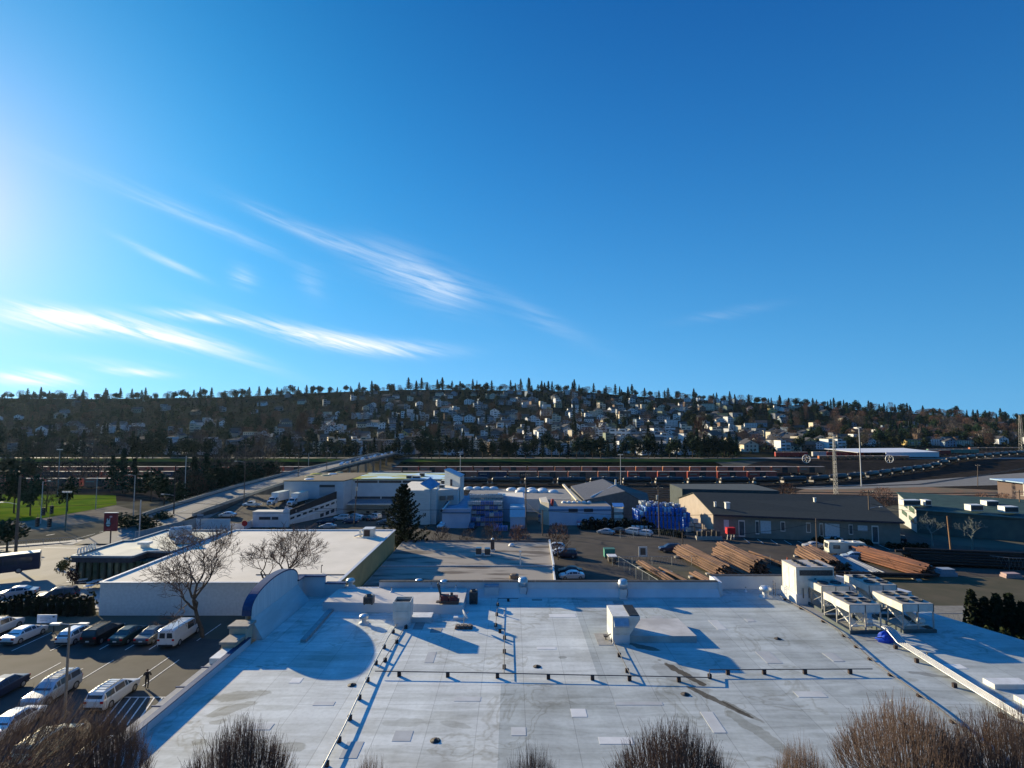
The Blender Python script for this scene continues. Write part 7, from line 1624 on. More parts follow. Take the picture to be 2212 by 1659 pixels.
EX = [ # explicit buildings along the foot: px, t, kind, colour, scale
    (785, .015, 'flat-roofed townhouse', 'white', (1.6, 1, .8)), (720, .05, 'side-gabled house', 'white', 1.2), (745, .10, 'flat-roofed townhouse', 'white', 1.1), (775, .11, 'flat-roofed townhouse', 'white', 1.0), (805, .07, 'apartment block', 'brown', .8), (838, .09, 'apartment block', 'grey', .75), (815, .12, 'flat-roofed townhouse', 'grey', 1.0),
    (955, .13, 'apartment block', 'white', .55), (985, .065, 'apartment block', 'brown', .72), (1028, .07, 'apartment block', 'cream', .78), (1070, .065, 'flat-roofed townhouse', 'white', 1.25), (1098, .06, 'side-gabled house', 'brown', 1.1), (1118, .11, 'flat-roofed townhouse', 'white', 1.15),
    (1130, .02, 'apartment block', 'white', (.9, 1, .52)), (1170, .02, 'apartment block', 'white', (.9, 1, .52)), (1205, .02, 'apartment block', 'white', (.8, 1, .52)), (1165, .09, 'flat-roofed townhouse', 'grey', 1.0), (1190, .08, 'gabled house', 'white', 1.0), (1240, .10, 'apartment block', 'cream', .6),
    (1310, .05, 'apartment block', 'cream', .65), (1345, .05, 'flat-roofed townhouse', 'white', 1.2), (1360, .07, 'flat-roofed townhouse', 'white', 1.1), (1330, .24, 'flat-roofed townhouse', 'white', 1.5), (1350, .24, 'flat-roofed townhouse', 'white', 1.5), (1372, .24, 'flat-roofed townhouse', 'grey', 1.5),
    (1395, .27, 'flat-roofed townhouse', 'white', 1.4), (1418, .28, 'flat-roofed townhouse', 'white', 1.4), (1412, .21, 'flat-roofed townhouse', 'white', 1.3), (1440, .20, 'flat-roofed townhouse', 'white', 1.3), (1425, .13, 'apartment block', 'white', .55), (1460, .11, 'flat-roofed townhouse', 'white', 1.2),
    (1335, .75, 'apartment block', 'brown', .8), (1350, .62, 'apartment block', 'brown', .9), (1395, .78, 'apartment block', 'cream', .9), (1425, .72, 'apartment block', 'cream', .9), (1490, .85, 'apartment block', 'brown', 1.0), (1530, .83, 'apartment block', 'cream', 1.0), (1560, .66, 'apartment block', 'yellow', .8), (1590, .66, 'apartment block', 'grey', .9),
    (1745, .05, 'gabled house', 'yellow', 1.3), (1690, .02, 'flat-roofed townhouse', 'white', 1.2), (1710, .015, 'side-gabled house', 'cream', 1.1), (1790, .01, 'flat-roofed townhouse', 'white', 1.3), (1810, .03, 'flat-roofed townhouse', 'white', 1.2), (1850, .18, 'apartment block', 'white', .8), (1880, .22, 'apartment block', 'white', .8),
    (1975, .06, 'apartment block', 'yellow', (1.2, 1, .6)), (2010, .07, 'apartment block', 'white', (1.2, 1, .6)), (2050, .07, 'apartment block', 'white', (1.0, 1, .5)), (2075, .05, 'apartment block', 'cream', (1, 1, .5)),
    (400 - 20, .10, 'flat-roofed townhouse', 'white', 1.4), (270, .40, 'apartment block', 'white', .75), (235, .38, 'apartment block', 'white', .7), (270, .16, 'apartment block', 'white', .7), (520, .12, 'flat-roofed townhouse', 'grey', 1.1), (160, .30, 'apartment block', 'grey', .7), (1450, .50, 'apartment block', 'white', .8), (1280, .62, 'apartment block', 'cream', .7), (1180, .72, 'apartment block', 'white', .7), (1110, .55, 'apartment block', 'cream', .6), (1620, .45, 'apartment block', 'white', .8), (1660, .30, 'apartment block', 'cream', .7), (1290, .35, 'apartment block', 'white', .6), (900, .6, 'apartment block', 'white', .6), (100, .34, 'gabled house', 'white', 1.4), (130, .42, 'gabled house', 'grey', 1.2), (150, .42, 'gabled house', 'grey', 1.2), (170, .42, 'gabled house', 'grey', 1.2),
    (380, .02, 'side-gabled house', 'white', 1.3), (860, .42, 'apartment block', 'white', .6), (830, .38, 'gabled house', 'white', 1.2), (905, .33, 'apartment block', 'cream', .7), (640, .02, 'side-gabled house', 'white', 1.0), (1015, .5, 'gabled house', 'white', 1.3), (1085, .35, 'flat-roofed townhouse', 'white', 1.3), (1060, .37, 'apartment block', 'white', .5)]
nhouse = 0
for (px, tt, kind, col, s) in EX:
    x, y = place(px, tt); occupied.append((px, tt, 16)); house(kind, col, x, y, s, hr.uniform(-.25, .25), '%s %s %s' % (col, kind, zones(px, tt))); nhouse += 1
tries = 0
while nhouse < 600 and tries < 14000:
    tries += 1
    px = hr.triangular(-40, 2230, 1330) if hr.random() < .7 else hr.uniform(-40, 2230); row = hr.randrange(22); tt = (row + .5 + hr.uniform(-.2, .2)) / 22
    if px < 700 and tt > .5 and hr.random() < .75: continue
    if px > 1650 and tt > .35 and hr.random() < .75: continue
    if any(abs(px - a) < (c + 9 - 8 * tt) * .5 and abs(tt - b) < .024 for a, b, c in occupied): continue
    x, y = place(px, tt); kind = hr.choices(['gabled house', 'side-gabled house', 'flat-roofed townhouse', 'apartment block'], [4, 5, 4, .7])[0]
    col = hr.choices(['white', 'cream', 'grey', 'brown', 'blue', 'yellow', 'green'], [6, 2.5, 2.5, 2, 2, .4, 1])[0]
    occupied.append((px, tt, 18 if kind == 'apartment block' else 12)); nhouse += 1
    s = hr.uniform(.9, 1.3) * (.62 if kind == 'apartment block' else 1)
    house(kind, col, x, y, s, hr.uniform(-.5, .5), '%s %s %s' % (col, kind, zones(px, tt)))
# trees scattered between the houses
TK = {'fir': 'dark fir', 'pine': 'dark spreading pine', 'olive': 'olive evergreen tree', 'bare': 'bare grey-brown tree', 'russet': 'bare russet tree'}
cnt = {'fir': 0, 'pine': 0, 'olive': 0, 'bare': 0, 'russet': 0}; LIM = {'fir': 175, 'pine': 165, 'olive': 180, 'bare': 180, 'russet': 190}
tries = 0
while sum(cnt.values()) < sum(LIM.values()) and tries < 30000:
    tries += 1
    px = hr.uniform(-70, 2280); tt = hr.random() ** .9 * 1.0
    k = hr.choice(list(LIM))
    if cnt[k] >= LIM[k]: continue
    near = [1 for a, b, c in occupied if abs(px - a) < c * .55 and 0 < b - tt < .045 or (abs(px - a) < c * .5 and abs(b - tt) < .015)]
    if near: continue
    if px < 900 and k in ('bare', 'russet') and hr.random() < .5: continue
    if 950 < px < 1680 and tt < .75 and hr.random() < .5: continue
    if k == 'olive' and px < 1000 and hr.random() < .7: continue
    x, y = place(px, tt); cnt[k] += 1
    s = hr.uniform(.85, 1.6); tree(k, '%s %s' % (TK[k], zones(px, tt)), x, y, (s * hr.uniform(.85, 1.2), s * hr.uniform(.85, 1.2), s * hr.uniform(.85, 1.2)), 'trees between the houses on the hillside', hr)
# the skyline row
px = -60
while px < 2290:
    k = hr.choices(['fir', 'pine', 'bare', 'olive', 'russet'], [5, 3, 2.5, 1, .6])[0]; x, y = place(px, 1.0 + hr.uniform(-.02, .03)); y = YR + hr.uniform(-15, 20); x = (px - CXP) / FPX * y
    s = hr.uniform(.75, 1.45) * (1.25 if 870 < px < 1500 and k == 'fir' else 1.0); y += hr.choice([-25, -8, 0])
    tree(k, '%s on the skyline%s' % (TK[k], zones(px, .99).split('hill')[1]), x, y, (s * 1.35, s * 1.35, s * hr.uniform(.85, 1.1)), 'trees along the skyline', hr)
    px += hr.choice([4, 6, 8, 10, 13])
for (px, tt, s, k, lab) in ((655, .10, 1.5, 'poplar', 'big russet poplar rising left of centre on the hill'), (1513, .09, 1.35, 'poplar', 'tall grey-russet poplar right of centre above the townhouses'), (1268, .16, (2.0, 2.0, 1.6), 'russet', 'broad russet bare tree at the foot of the hill, right of centre'), (288, .0, (1.9, 1.9, 2.2), 'bare', 'huge bare brown tree by the tracks on the left'),
                         (900, .17, (1.7, 1.7, 1.3), 'russet', 'broad russet tree above the bridge end'), (760, .2, (1.8, 1.8, 1.3), 'russet', 'wide russet bare tree left of the bridge end'), (1240, .42, (1.3, 1.3, 2.2), 'fir', 'very tall dark fir halfway up the hill at the centre'), (1405, .66, (1.8, 1.8, 2.0), 'pine', 'large dark tree group leader near the crest, right of centre')):
    x, y = place(px, tt); tree(k, lab, x, y, s, None, hr)
# dense low brush filling the gaps on the slope (nobody could count it)
def hill_brush():
    rn = random.Random(77); m = MB()
    for i in range(3400):
        px = rn.uniform(-90, 2300); tt = rn.random(); f = lerp_tab(FOOT, px); Y = f + 4 + (YR + 20 - f) * tt; x = (px - CXP) / FPX * Y
        hh = rn.uniform(2, 6.5); R_ = rn.uniform(2, 4.5); mi = rn.choices([0, 1, 2], [6, 1.6, 3])[0]
        if any(abs(px - a) < c * .5 and abs(tt - b) < .03 for a, b, c in occupied): hh *= .35
        for k in range(15):
            a = rn.random() * 6.28; r = R_ * math.sqrt(rn.random())
            leaf_quad(m, (x + r * math.cos(a), Y + r * math.sin(a), gz(x, Y) + hh * rn.random()), rn.uniform(.8, 1.6), rn); m.m[-1] = mi
    struct('hillside_brush', m, [leaf_mat('brush_dark', (.018, .036, .022), (.010, .020, .013)), leaf_mat('brush_brown', (.055, .040, .032), (.032, .025, .02)), leaf_mat('brush_olive', (.032, .038, .016), (.02, .024, .012))], True)
hill_brush()
# ------------------------------------------------------------------ tree lines and groups nearer the camera
tl = random.Random(31)
px = 884
while px < 1590:
    if not 985 < px < 1010 or tl.random() < .5:
        Y = 440 + tl.uniform(-3, 3); x = (px - CXP) / FPX * Y; s = tl.uniform(1.05, 1.4); k = 'pine' if tl.random() < .75 else 'fir'
        tree(k, 'dark %s in the row along the grass verge behind the box cars' % ('round-headed tree' if k == 'pine' else 'pointed tree'), x, Y, (s * .95, s * .95, s * (1.05 if k == 'pine' else .85)), 'row of dark trees along the verge', tl, 'verge_evergreen')  # plain dark evergreens, built from the pine and fir meshes
    px += tl.uniform(13, 22)
for (px, s) in ((1505, 1.5), (1520, 1.2), (1560, 1.1), (1575, 1.35), (1590, 1.2), (1540, .9)):
    Y = 446; tree('fir', 'tall dark fir at the right end of the verge row', (px - CXP) / FPX * Y, Y, s, 'firs at the end of the verge row', tl)
px = 30
while px < 640:
    Y = tl.uniform(425, 445); s = tl.uniform(1.0, 1.5); k = tl.choice(['pine', 'pine', 'fir', 'bare']); tree(k, '%s in the belt left of the bridge beyond the tracks' % TK[k], (px - CXP) / FPX * Y, Y, (s, s, s * .95), 'tree belt left of the bridge', tl); px += tl.uniform(9, 22)
px = 640
while px < 880:
    Y = tl.uniform(432, 450); s = tl.uniform(.7, 1.2); k = tl.choice(['pine', 'fir', 'pine']); tree(k, '%s near the far end of the bridge' % TK[k], (px - CXP) / FPX * Y, Y, s, 'trees near the bridge end', tl); px += tl.uniform(10, 18)
px = 1700
while px < 2260:
    Y = 470 + (px - 1700) * .35 + tl.uniform(-10, 15); s = tl.uniform(.8, 1.25) * (.8 if px < 1900 else 1.15); k = tl.choice(['olive', 'pine', 'olive', 'bare'] if px > 1880 else ['bare', 'russet', 'olive']); tree(k, '%s in the belt beyond the white-roofed shed' % TK[k], (px - CXP) / FPX * Y * 1.0, Y + 60, s, 'tree belt beyond the yard on the right', tl); px += tl.uniform(9, 17)
# left middle distance, along the street
for (px, Y, k, s, lab) in ((440, 232, 'bare', 1.15, 'bare brown tree above the dark firs beside the bridge street, left'), (462, 226, 'bare', 1.2, 'bare brown tree above the dark firs beside the bridge street, middle'), (490, 235, 'bare', 1.15, 'bare brown tree above the dark firs beside the bridge street, right'),
                        (535, 262, 'bare', 1.3, 'bare brown tree touching the bridge parapet, left of two'), (568, 270, 'bare', 1.35, 'bare brown tree touching the bridge parapet, right of two'), (245, 250, 'fir', .85, 'dark fir behind the right end of the grass field, left of three'), (268, 245, 'fir', 1.0, 'dark fir behind the right end of the grass field, middle of three'), (292, 240, 'fir', .8, 'dark fir behind the right end of the grass field, right of three'),
                        (330, 215, 'pine', .8, 'dark bushy tree left of the dark pole beside the street'), (358, 200, 'pine', .75, 'dark bushy tree just left of the dark pole'), (398, 205, 'pine', .85, 'dark bushy tree just right of the dark pole'), (420, 200, 'fir', .9, 'dark fir beside the street kerb, left of a pair'), (446, 205, 'fir', .95, 'dark fir beside the street kerb, right of a pair'), (476, 215, 'pine', .9, 'dark dense tree by the start of the bridge parapet'), (505, 225, 'pine', .85, 'dark dense tree next to the bridge parapet'),
                        (180, 270, 'bare', 1.0, 'thin bare tree behind the middle of the field'), (120, 280, 'bare', 1.0, 'thin bare tree behind the left of the field'), (215, 300, 'bare', 1.3, 'tall bare tree left of the firs behind the field'), (70, 290, 'pine', .9, 'dark tree behind the left end of the field'), (20, 285, 'pine', 1.0, 'dark tree behind the field at the left edge')):
    x = (px - CXP) / FPX * Y; tree(k, lab, x, Y, (s * 1.45, s * 1.45, s * 1.25), None, tl)
for i in range(26):
    px = 385 + i * 8.4 + tl.uniform(-4, 4); Y = 190 + i * 3.2 + tl.uniform(-6, 10); k = ('pine', 'fir', 'bare', 'pine', 'russet')[i % 5]; x = min((px - CXP) / FPX * Y, -104.5); s = tl.uniform(.75, 1.15)
    tree(k, '%s in the thicket between the bridge street and the tracks' % TK[k], x, Y, (s * 1.1, s * 1.1, s * .95), 'thicket beside the bridge street', tl)
for (px, Y, k, s, lab) in ((274, 142, 'pine', (.8, .8, .42), 'round dark bush beside the street, right of the red sign'), (318, 140, 'pine', (.75, .75, .42), 'spreading dark bush with sunlit edges next to the round one'), (352, 150, 'pine', (.7, .7, .4), 'dark bush behind the silver car'), (20, 118, 'pine', (.8, .8, .55), 'dark round bush at the left edge behind the thick pole'), (-25, 122, 'pine', (.8, .8, .55), 'dark bush cut off by the left edge')):
    x = (px - CXP) / FPX * Y; tree(k, lab, x, Y, s, None, tl, 'round_bush', cat='bush')

for (px, Y, s, lab) in ((-20, 178, 1.1, 'tall dark tree at the left edge casting shadows on the field, nearest the edge'), (35, 182, 1.2, 'tall dark tree behind the far left of the field, second from the edge'), (70, 176, 1.0, 'tall dark tree behind the left of the field, third from the edge'), (105, 184, 1.15, 'tall tree behind the field left of the light mast'), (150, 186, .9, 'dark tree behind the middle of the field')):
    x = (px - CXP) / FPX * Y; tree('bare' if px in (105, -20) else 'pine', lab, x, Y, (s * .8, s * .8, s), None, tl)
# ------------------------------------------------------------------ poles, masts and wires
def pole_base(px, py):
    p = pg(px, py); return p
POLES = []
def pole(label, px, pyb, ptx, pty, r=.16, arms=0, lamp=None, m_=None, name='utility_pole', cat='pole', extra=None, Y=None):
    b = pg(px, pyb) if Y is None else plant_at(px, Y)
    top = py_(ptx, pty, b.y); t = thing(name, label, cat, b); h = top.z - b.z; dx = top.x - b.x
    if abs(dx) > .12 * h: dx = .12 * h * (1 if dx > 0 else -1)
    if cat != 'pole' or abs(dx) < .04 * h: dx = 0
    mm = m_ or wood_pole; T_ = Vector((dx, 0, h)); MB().tube((0, 0, -.3), T_, r, 8, r * .7).build('pole', mm, t)
    for i in range(arms): z = h - .6 - i * 1.1; MB().beam((dx - 1.3, 0, z), (dx + 1.3, 0, z), .12, .14).build('crossarm', mm, t); 
    for i in range(arms):
        for u in (-1.1, -.5, .5, 1.1): MB().lathe([(.05, 0), (.07, .1), (.03, .2)], (dx + u, 0, h - .53 - i * 1.1), 6).build('insulator', gal, t)
    if lamp:
        sx, lz = lamp; z = h - lz
        MB().path([(dx, 0, z), (dx + sx * .6, 0, z + .35), (dx + sx, 0, z + .4)], .05).build('lamp_arm', gal, t); MB().cbox((dx + sx, 0, z + .38), (.75, .3, .14)).build('lamp_head', white_metal, t)
    if extra == 'transformer': MB().tube((dx - .35, -.1, h - 3.4), (dx - .35, -.1, h - 2.3), .3, 12).build('transformer', gal, t)
    if extra == 'double':
        for s in (-1, 1): MB().tube((0, 0, h), (s * .9, 0, h + .05), .04).build('lamp_arm', gal, t); MB().cbox((s * 1.15, 0, h + .05), (.8, .34, .14)).build('lamp_head', white_metal, t)
    if extra == 'flood':
        MB().beam((-1.1, 0, h), (1.1, 0, h), .12, .12).build('head_bar', gal, t)
        for u in (-1, -.35, .35, 1): MB().cbox((u, -.1, h + .2), (.45, .3, .35)).build('floodlight', white_metal, t)
    POLES.append((t, T_ + b)); return t
GM = mat('mast_green', (.10, .16, .14), .6, .2); LM = mat('mast_pale', (.55, .56, .56), .5, .3)
pa = pole('thick brown utility pole at the left edge beside the bus', 30, 1207, 42, 1028, .26, 0, (-3.2, 5.2), wood_pole, Y=100)
pole('green signal mast at the street corner in front of the field', 141, 1148, 145, 1064, .17, 0, None, GM, 'signal_mast', 'street light', 'flood')
pole('grey street light behind the restaurant roof', 298, 1160, 300, 1080, .13, 0, None, LM, 'street_lamp', 'street light', Y=112)
pole('dark tall utility pole at the crossroads between sign and shed', 374, 1138, 382, 1004, .19, 0, (-3.4, 8.6), mat('pole_dark', (.06, .05, .045), .9))
pole('wooden pole beside the round red sign with a lamp arm to the left', 526, 1066, 526, 957, .16, 1, (-3.0, 6.0), Y=170)
pole('wooden pole with crossarm at the near end of the bridge parapet', 643, 1031, 646, 974, .18, 2, Y=215)
pole('tall pole standing halfway along the bridge', 705, 1016, 708, 965, .18, 1, Y=262)
pole('short lamp pole behind the bridge parapet left of the tall pole', 666, 1010, 666, 978, .15, 0, (1.6, .2), LM, 'street_lamp', 'street light', Y=300)
pole('pole with crossarm on the far part of the bridge near the cars', 772, 1000, 772, 955, .18, 1, Y=330)
pole('thin pole above the queue of cars at the bridge end', 795, 992, 795, 950, .18, 1, Y=380)
pole('pole with lamp at the far end of the bridge', 818, 990, 818, 948, .18, 1, (2.4, 1.5), Y=420)
pole('leaning wooden pole with grey transformer in front of the warehouse', 764, 1137, 773, 1034, .17, 1, None, None, extra='transformer')
pole('yard floodlight mast behind the white block', 994, 1048, 993, 978, .17, 0, None, LM, 'floodlight_mast', 'mast', 'flood', Y=262)
pole('yard floodlight mast in front of the box cars at the centre', 1341, 1050, 1340, 983, .17, 0, None, LM, 'floodlight_mast', 'mast', 'flood', Y=262)
pole('wooden pole in the container yard with a heavy cable', 1136, 1130, 1136, 1022, .17, 1, None, None, Y=150)
pole('wooden pole in front of the container yard by the lane', 1172, 1158, 1171, 1101, .16, 0, None, None)
pole('wooden pole with transformers in front of the blue drums', 1424, 1158, 1424, 1050, .17, 1, None, None, extra='transformer')
pole('short dark post at the kerb in front of the log yard', 1475, 1193, 1475, 1150, .15, 0, None, None)
pole('plain pale pole at the left of the camper', 1765, 1193, 1764, 1120, .15, 0, None, None)
pole('wooden pole with crossarm and lamp beside the dark-roofed building', 1880, 1163, 1879, 1058, .18, 1, (3.0, 4.6), None)
pole('leaning orange-brown pole at the right with a small crossarm', 2055, 1197, 2046, 1115, .19, 0, None, mat('pole_orange', (.30, .17, .09), .9))
pole('pole at the right edge in front of the green-roofed building', 2207, 1150, 2204, 1058, .17, 1, None, None)
pole('pole beside the tracks at the far right', 2112, 1050, 2112, 1003, .18, 1, None, None)
pole('tall white yard light mast behind the dark-roofed building', 1861, 1051, 1858, 924, .28, 0, None, LM, 'light_mast', 'mast', 'flood')
pole('short lamp post by the tracks left of the white trailer', 1271, 1096, 1271, 1066, .12, 0, None, LM, 'lamp_post', 'street light', 'flood', Y=190)
pole('short lamp post by the tracks right of the grey gable', 1324, 1095, 1324, 1061, .12, 0, None, LM, 'lamp_post', 'street light', 'flood', Y=190)
pole('tall lamp post with double head in the parking lot behind branches', 133, 1545, 133, 1349, .12, 0, None, mat('post_grey', (.22, .20, .18), .7), 'lamp_post', 'street light', 'double', Y=45.5)
pole('pole left of the wooden crossarm pole on the far left behind the field', 125, 1075, 126, 972, .2, 0, None, mat('mast_dim', (.20, .26, .30), .6), 'light_mast', 'mast', 'flood', Y=235)
pole('street light left of the pale restaurant roof, near the field edge', 88, 1100, 90, 1040, .13, 0, (1.8, .2), LM, 'street_lamp', 'street light', Y=160)
pole('street light in front of the dark firs left of the dark pole', 398, 1085, 401, 985, .14, 0, None, LM, 'street_lamp', 'street light', Y=190)
pole('slim pole in front of the firs behind the field', 207, 1068, 207, 1030, .13, 0, None, LM, 'street_lamp', 'street light', Y=190)
pole('slim street light right of the slim pole behind the field', 288, 1085, 289, 1027, .13, 0, (-1.8, .2), LM, 'street_lamp', 'street light', Y=170)
# lattice towers
def lattice(label, px, py, pty, w0, Y=None):
    b = pg(px, py) if Y is None else plant_at(px, Y); h = py_(px, pty, b.y).z - b.z; t = thing('lattice_tower', label, 'tower', b); n = 14
    def c(i, s, u): f = 1 - .55 * i / n; return Vector((s * w0 / 2 * f, u * w0 / 2 * f, h * i / n))
    for s, u in ((-1, -1), (1, -1), (1, 1), (-1, 1)): MB().tube(c(0, s, u), c(n, s, u), .09, 4).build('leg', gal, t)
    m = MB()
    for i in range(n):
        for (a, b2) in (((-1, -1), (1, -1)), ((1, -1), (1, 1)), ((1, 1), (-1, 1)), ((-1, 1), (-1, -1))):
            m.tube(c(i, *a), c(i + 1, *b2), .05, 3, cap=False); m.tube(c(i, *b2), c(i + 1, *a), .05, 3, cap=False)
    m.build('lattice', gal, t); MB().beam((-1.2, 0, h), (1.2, 0, h), .2, .3).build('head_frame', gal, t)
lattice('steel lattice tower behind the dark-roofed building', 1806, 1068, 940, 1.3); lattice('distant steel lattice tower at the right edge', 2208, 985, 897, 3.0, 500)
# overhead wires
wirem = mat('wire_black', (.02, .02, .02), .7)
def wire(label, a, b, sag=1.0, r=.035, n=10):
    a, b = Vector(a), Vector(b); t = thing('overhead_wire', label, 'wire', (a.x, a.y, a.z)); q = [a.lerp(b, i / n) - Vector((0, 0, sag * 4 * (i / n) * (1 - i / n))) for i in range(n + 1)]
    MB().path(q, r, 4).build('cable', wirem, t, world=True)
W_ = lambda px, py, Y: py_(px, py, Y)
wire('upper wire crossing in front of the field to the crossroads pole', W_(-40, 1083, 100), W_(382, 1068, 150), .3); wire('lower wire crossing in front of the dirt strip to the crossroads pole', W_(-40, 1095, 100), W_(380, 1072, 150), .9)
wire('long wire crossing in front of the shed and the conifer', W_(380, 1085, 140), W_(1136, 1100, 150), .9, .05); wire('second long wire lower in front of the ramp building', W_(380, 1108, 140), W_(775, 1098, 150), .8, .04)
wire('wire from the container yard pole across the drums', W_(1136, 1100, 150), W_(1540, 1112, 140), .7, .05); wire('wire across the front of the dark-roofed building', W_(1475, 1155, 115), W_(1764, 1128, 118), 1.0, .04); wire('wire from the pale pole to the pole by the corner', W_(1764, 1122, 118), W_(1880, 1145, 128), .8, .04)
wire('wire from the corner pole over the green-roofed building front', W_(1880, 1088, 128), W_(2260, 1120, 120), 1.4, .04); wire('heavy pale cable looping down in the container yard', W_(1136, 1082, 150), W_(1172, 1112, 140), .6, .06); wire('thin wire from the street pole to the bridge pole', W_(526, 1000, 170), W_(645, 985, 215), .8, .035); wire('thin wire along the bridge poles', W_(645, 980, 215), W_(772, 962, 330), 1.0, .04)
# hanging traffic signals
for i, (px, py) in enumerate(((94, 1105), (112, 1101), (81, 1128), (107, 1129))):
    c = py_(px, py, 125 if i < 2 else 112); lab = ('upper left hanging traffic signal over the street', 'upper right hanging traffic signal over the street', 'lower left hanging traffic signal over the street', 'lower right hanging traffic signal over the street')[i]
    t = thing('traffic_signal', lab, 'traffic light', c); MB().box(-.28, .28, -.2, .2, -.9, .9).build('housing', black, t); MB().tube((0, 0, .9), (0, 0, 1.6), .05).build('hanger', drk, t)
    for k in range(3): MB().tube((0, -.2, .55 - k * .55), (0, -.38, .55 - k * .55), .2, 10).build('visor', drk, t)
# ------------------------------------------------------------------ log yard
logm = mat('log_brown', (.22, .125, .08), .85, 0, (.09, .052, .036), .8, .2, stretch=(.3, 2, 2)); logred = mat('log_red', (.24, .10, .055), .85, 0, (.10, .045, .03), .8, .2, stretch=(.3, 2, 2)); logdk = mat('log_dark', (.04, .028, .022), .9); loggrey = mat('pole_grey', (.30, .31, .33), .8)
logend = mat('log_end', (.10, .07, .05), .9)
LGM = {}
def log_stack(label, a, b, width, nrows, m_, r=.21, group=None, z0=.35, blocks=True, seed=1):
    """a: far end centre, b: near end centre on the plan"""
    A, B = Vector(a), Vector(b); L = (B - A).length; d = B - A; rz_ = math.atan2(d.y, d.x); c = (A + B) / 2; rn = random.Random(seed); g = gz(c.x, c.y)
    t = thing('log_stack', label, 'log pile', (c.x, c.y, g), rz_, group)
    key = (round(L, 1), r, m_.name)
    if key not in LGM:
        lm = MB().tube((-L / 2, 0, 0), (L / 2, 0, 0), r, 8, r * .85); lm2 = lm.mesh('log', [m_, logend]); LGM[key] = lm2
    n0 = int(width / (2 * r)); cnt_ = 0
    for k in range(nrows):
        for i in range(n0 - k):
            if cnt_ >= 98: break
            o = put('log', LGM[key], t, (rn.gauss(0, .7), -width / 2 + r + (i + k * .5) * 2 * r + rn.gauss(0, .04), z0 + r + k * r * 1.75 + rn.gauss(0, .03))); o.rotation_euler = (rn.random() * 6, rn.gauss(0, .006), rn.gauss(0, .013)); cnt_ += 1
    if blocks:
        for s in (-.38, .38): MB().box(s * L - .35, s * L + .35, -width / 2 - .6, width / 2 + .6, 0, z0).build('concrete_block', concrete, t)
    return t
log_stack('wide log stack at the left of the yard, tan logs on concrete blocks', (36.9, 118.5), (39.6, 101.5), 4.6, 5, logm, .21, seed=2)
log_stack('tallest log stack in the middle of the yard, its dark ends facing the roof', (44.7, 117), (45.9, 102), 4.9, 7, logm, .22, seed=3)
log_stack('narrow stack of two long logs leaning right of the tallest stack', (50.9, 117.5), (54.6, 104), 1.3, 2, logm, .22, seed=4)
log_stack('small fanned logs between the two large stacks', (41.6, 112), (42.6, 100), 1.6, 2, logm, .2, seed=5)
log_stack('short thick log stack behind the tall white rooftop unit', (63.2, 118), (62.0, 106), 5.0, 4, logm, .25, seed=6)
log_stack('long reddish log stack at the right of the yard, half over its grey poles', (73.6, 116), (76.6, 101), 5.0, 5, logred, .22, seed=7)
log_stack('dark log wall in full shade behind the reddish stack', (80, 111), (104, 106.5), 3.4, 7, logdk, .27, seed=8)  # the shade on this log wall is put into the dark log colour
log_stack('pale grey metal poles lying left of the reddish stack', (68.5, 116), (67.5, 103), 4.6, 1, loggrey, .16, seed=9)
log_stack('dark poles along the front of the reddish stack', (60, 101.3), (75, 99.5), 1.6, 2, logdk, .2, seed=10)
log_stack('group of loose logs just beyond the long parapet, left', (25.7, 109), (28.2, 95), 1.8, 2, logm, .24, seed=11)
log_stack('single pair of logs just beyond the long parapet, beside the fence', (28.9, 105), (31.6, 94), .9, 1, logm, .2, seed=12)
log_stack('three loose logs just beyond the right end of the long parapet', (33.6, 102), (35.4, 92), 1.7, 1, logm, .27, seed=13)
log_stack('dark poles at the far right beyond the dry grass', (104, 102), (110, 96), 2.0, 2, logdk, .2, seed=14)
def block_pile(label, px, py, sx, sy, sz, m_, rz_=0):
    p = pg(px, py); t = thing('block_pile', label, 'blocks', (p.x, p.y, p.z), rz_); MB().box(-sx, sx, -sy, sy, 0, sz * .5).build('lower_block', m_, t); MB().box(-sx * .9, sx * .8, -sy * .9, sy * .9, sz * .5, sz).build('upper_block', m_, t)
block_pile('pale blue-grey crate among the gravel at the right of the log yard', 2042, 1243, 1.6, .9, 1.3, mat('crate_blue_grey', (.28, .33, .38), .8)); block_pile('pinkish crate with a plank at the far right of the gravel', 2184, 1247, 1.5, .7, .8, mat('crate_pink', (.42, .30, .28), .8))
for (px, py, lab) in ((1519, 1207, 'concrete block under the left log stack'),): block_pile(lab, px, py, .9, .5, .7, concrete)
p = pg(1701, 1212); t = thing('traffic_cone', 'orange traffic cone at the left of the short log stack', 'cone', p); MB().lathe([(.22, .05), (.04, .8)], n=12).build('cone', mat('cone_orange', (.75, .12, .04), .6), t); MB().box(-.28, .28, -.28, .28, 0, .05).build('base', mat('cone_orange', (0, 0, 0)), t)
p = pg(1389, 1208); t = thing('information_board', 'white notice board on two posts by the lane', 'sign', p); MB().box(-.9, .9, -.05, .05, .5, 2.6).build('board', white_metal, t); MB().box(-.55, .55, -.08, -.05, .9, 2.3).build('panel', drk, t); MB().box(-.85, -.75, .05, .12, 0, .6).build('post', drk, t); MB().box(.75, .85, .05, .12, 0, .6).build('post', drk, t)
p = pg(1316, 1205); t = thing('dump_bin', 'green metal bin beside the mesh fence, behind a small pale car top', 'bin', p); MB().prism([(-1.1, -.8), (1.1, -.8), (1.1, .8), (-1.1, .8)], .3, 1.9).build('body', mat('bin_green', (.05, .26, .20), .7), t); MB().box(-1.15, 1.15, -.85, .85, 1.9, 2.0).build('lid', mat('bin_green_dark', (.04, .16, .13), .7), t); MB().box(-1, 1, -.7, .7, 0, .3).build('wheel_base', black, t)
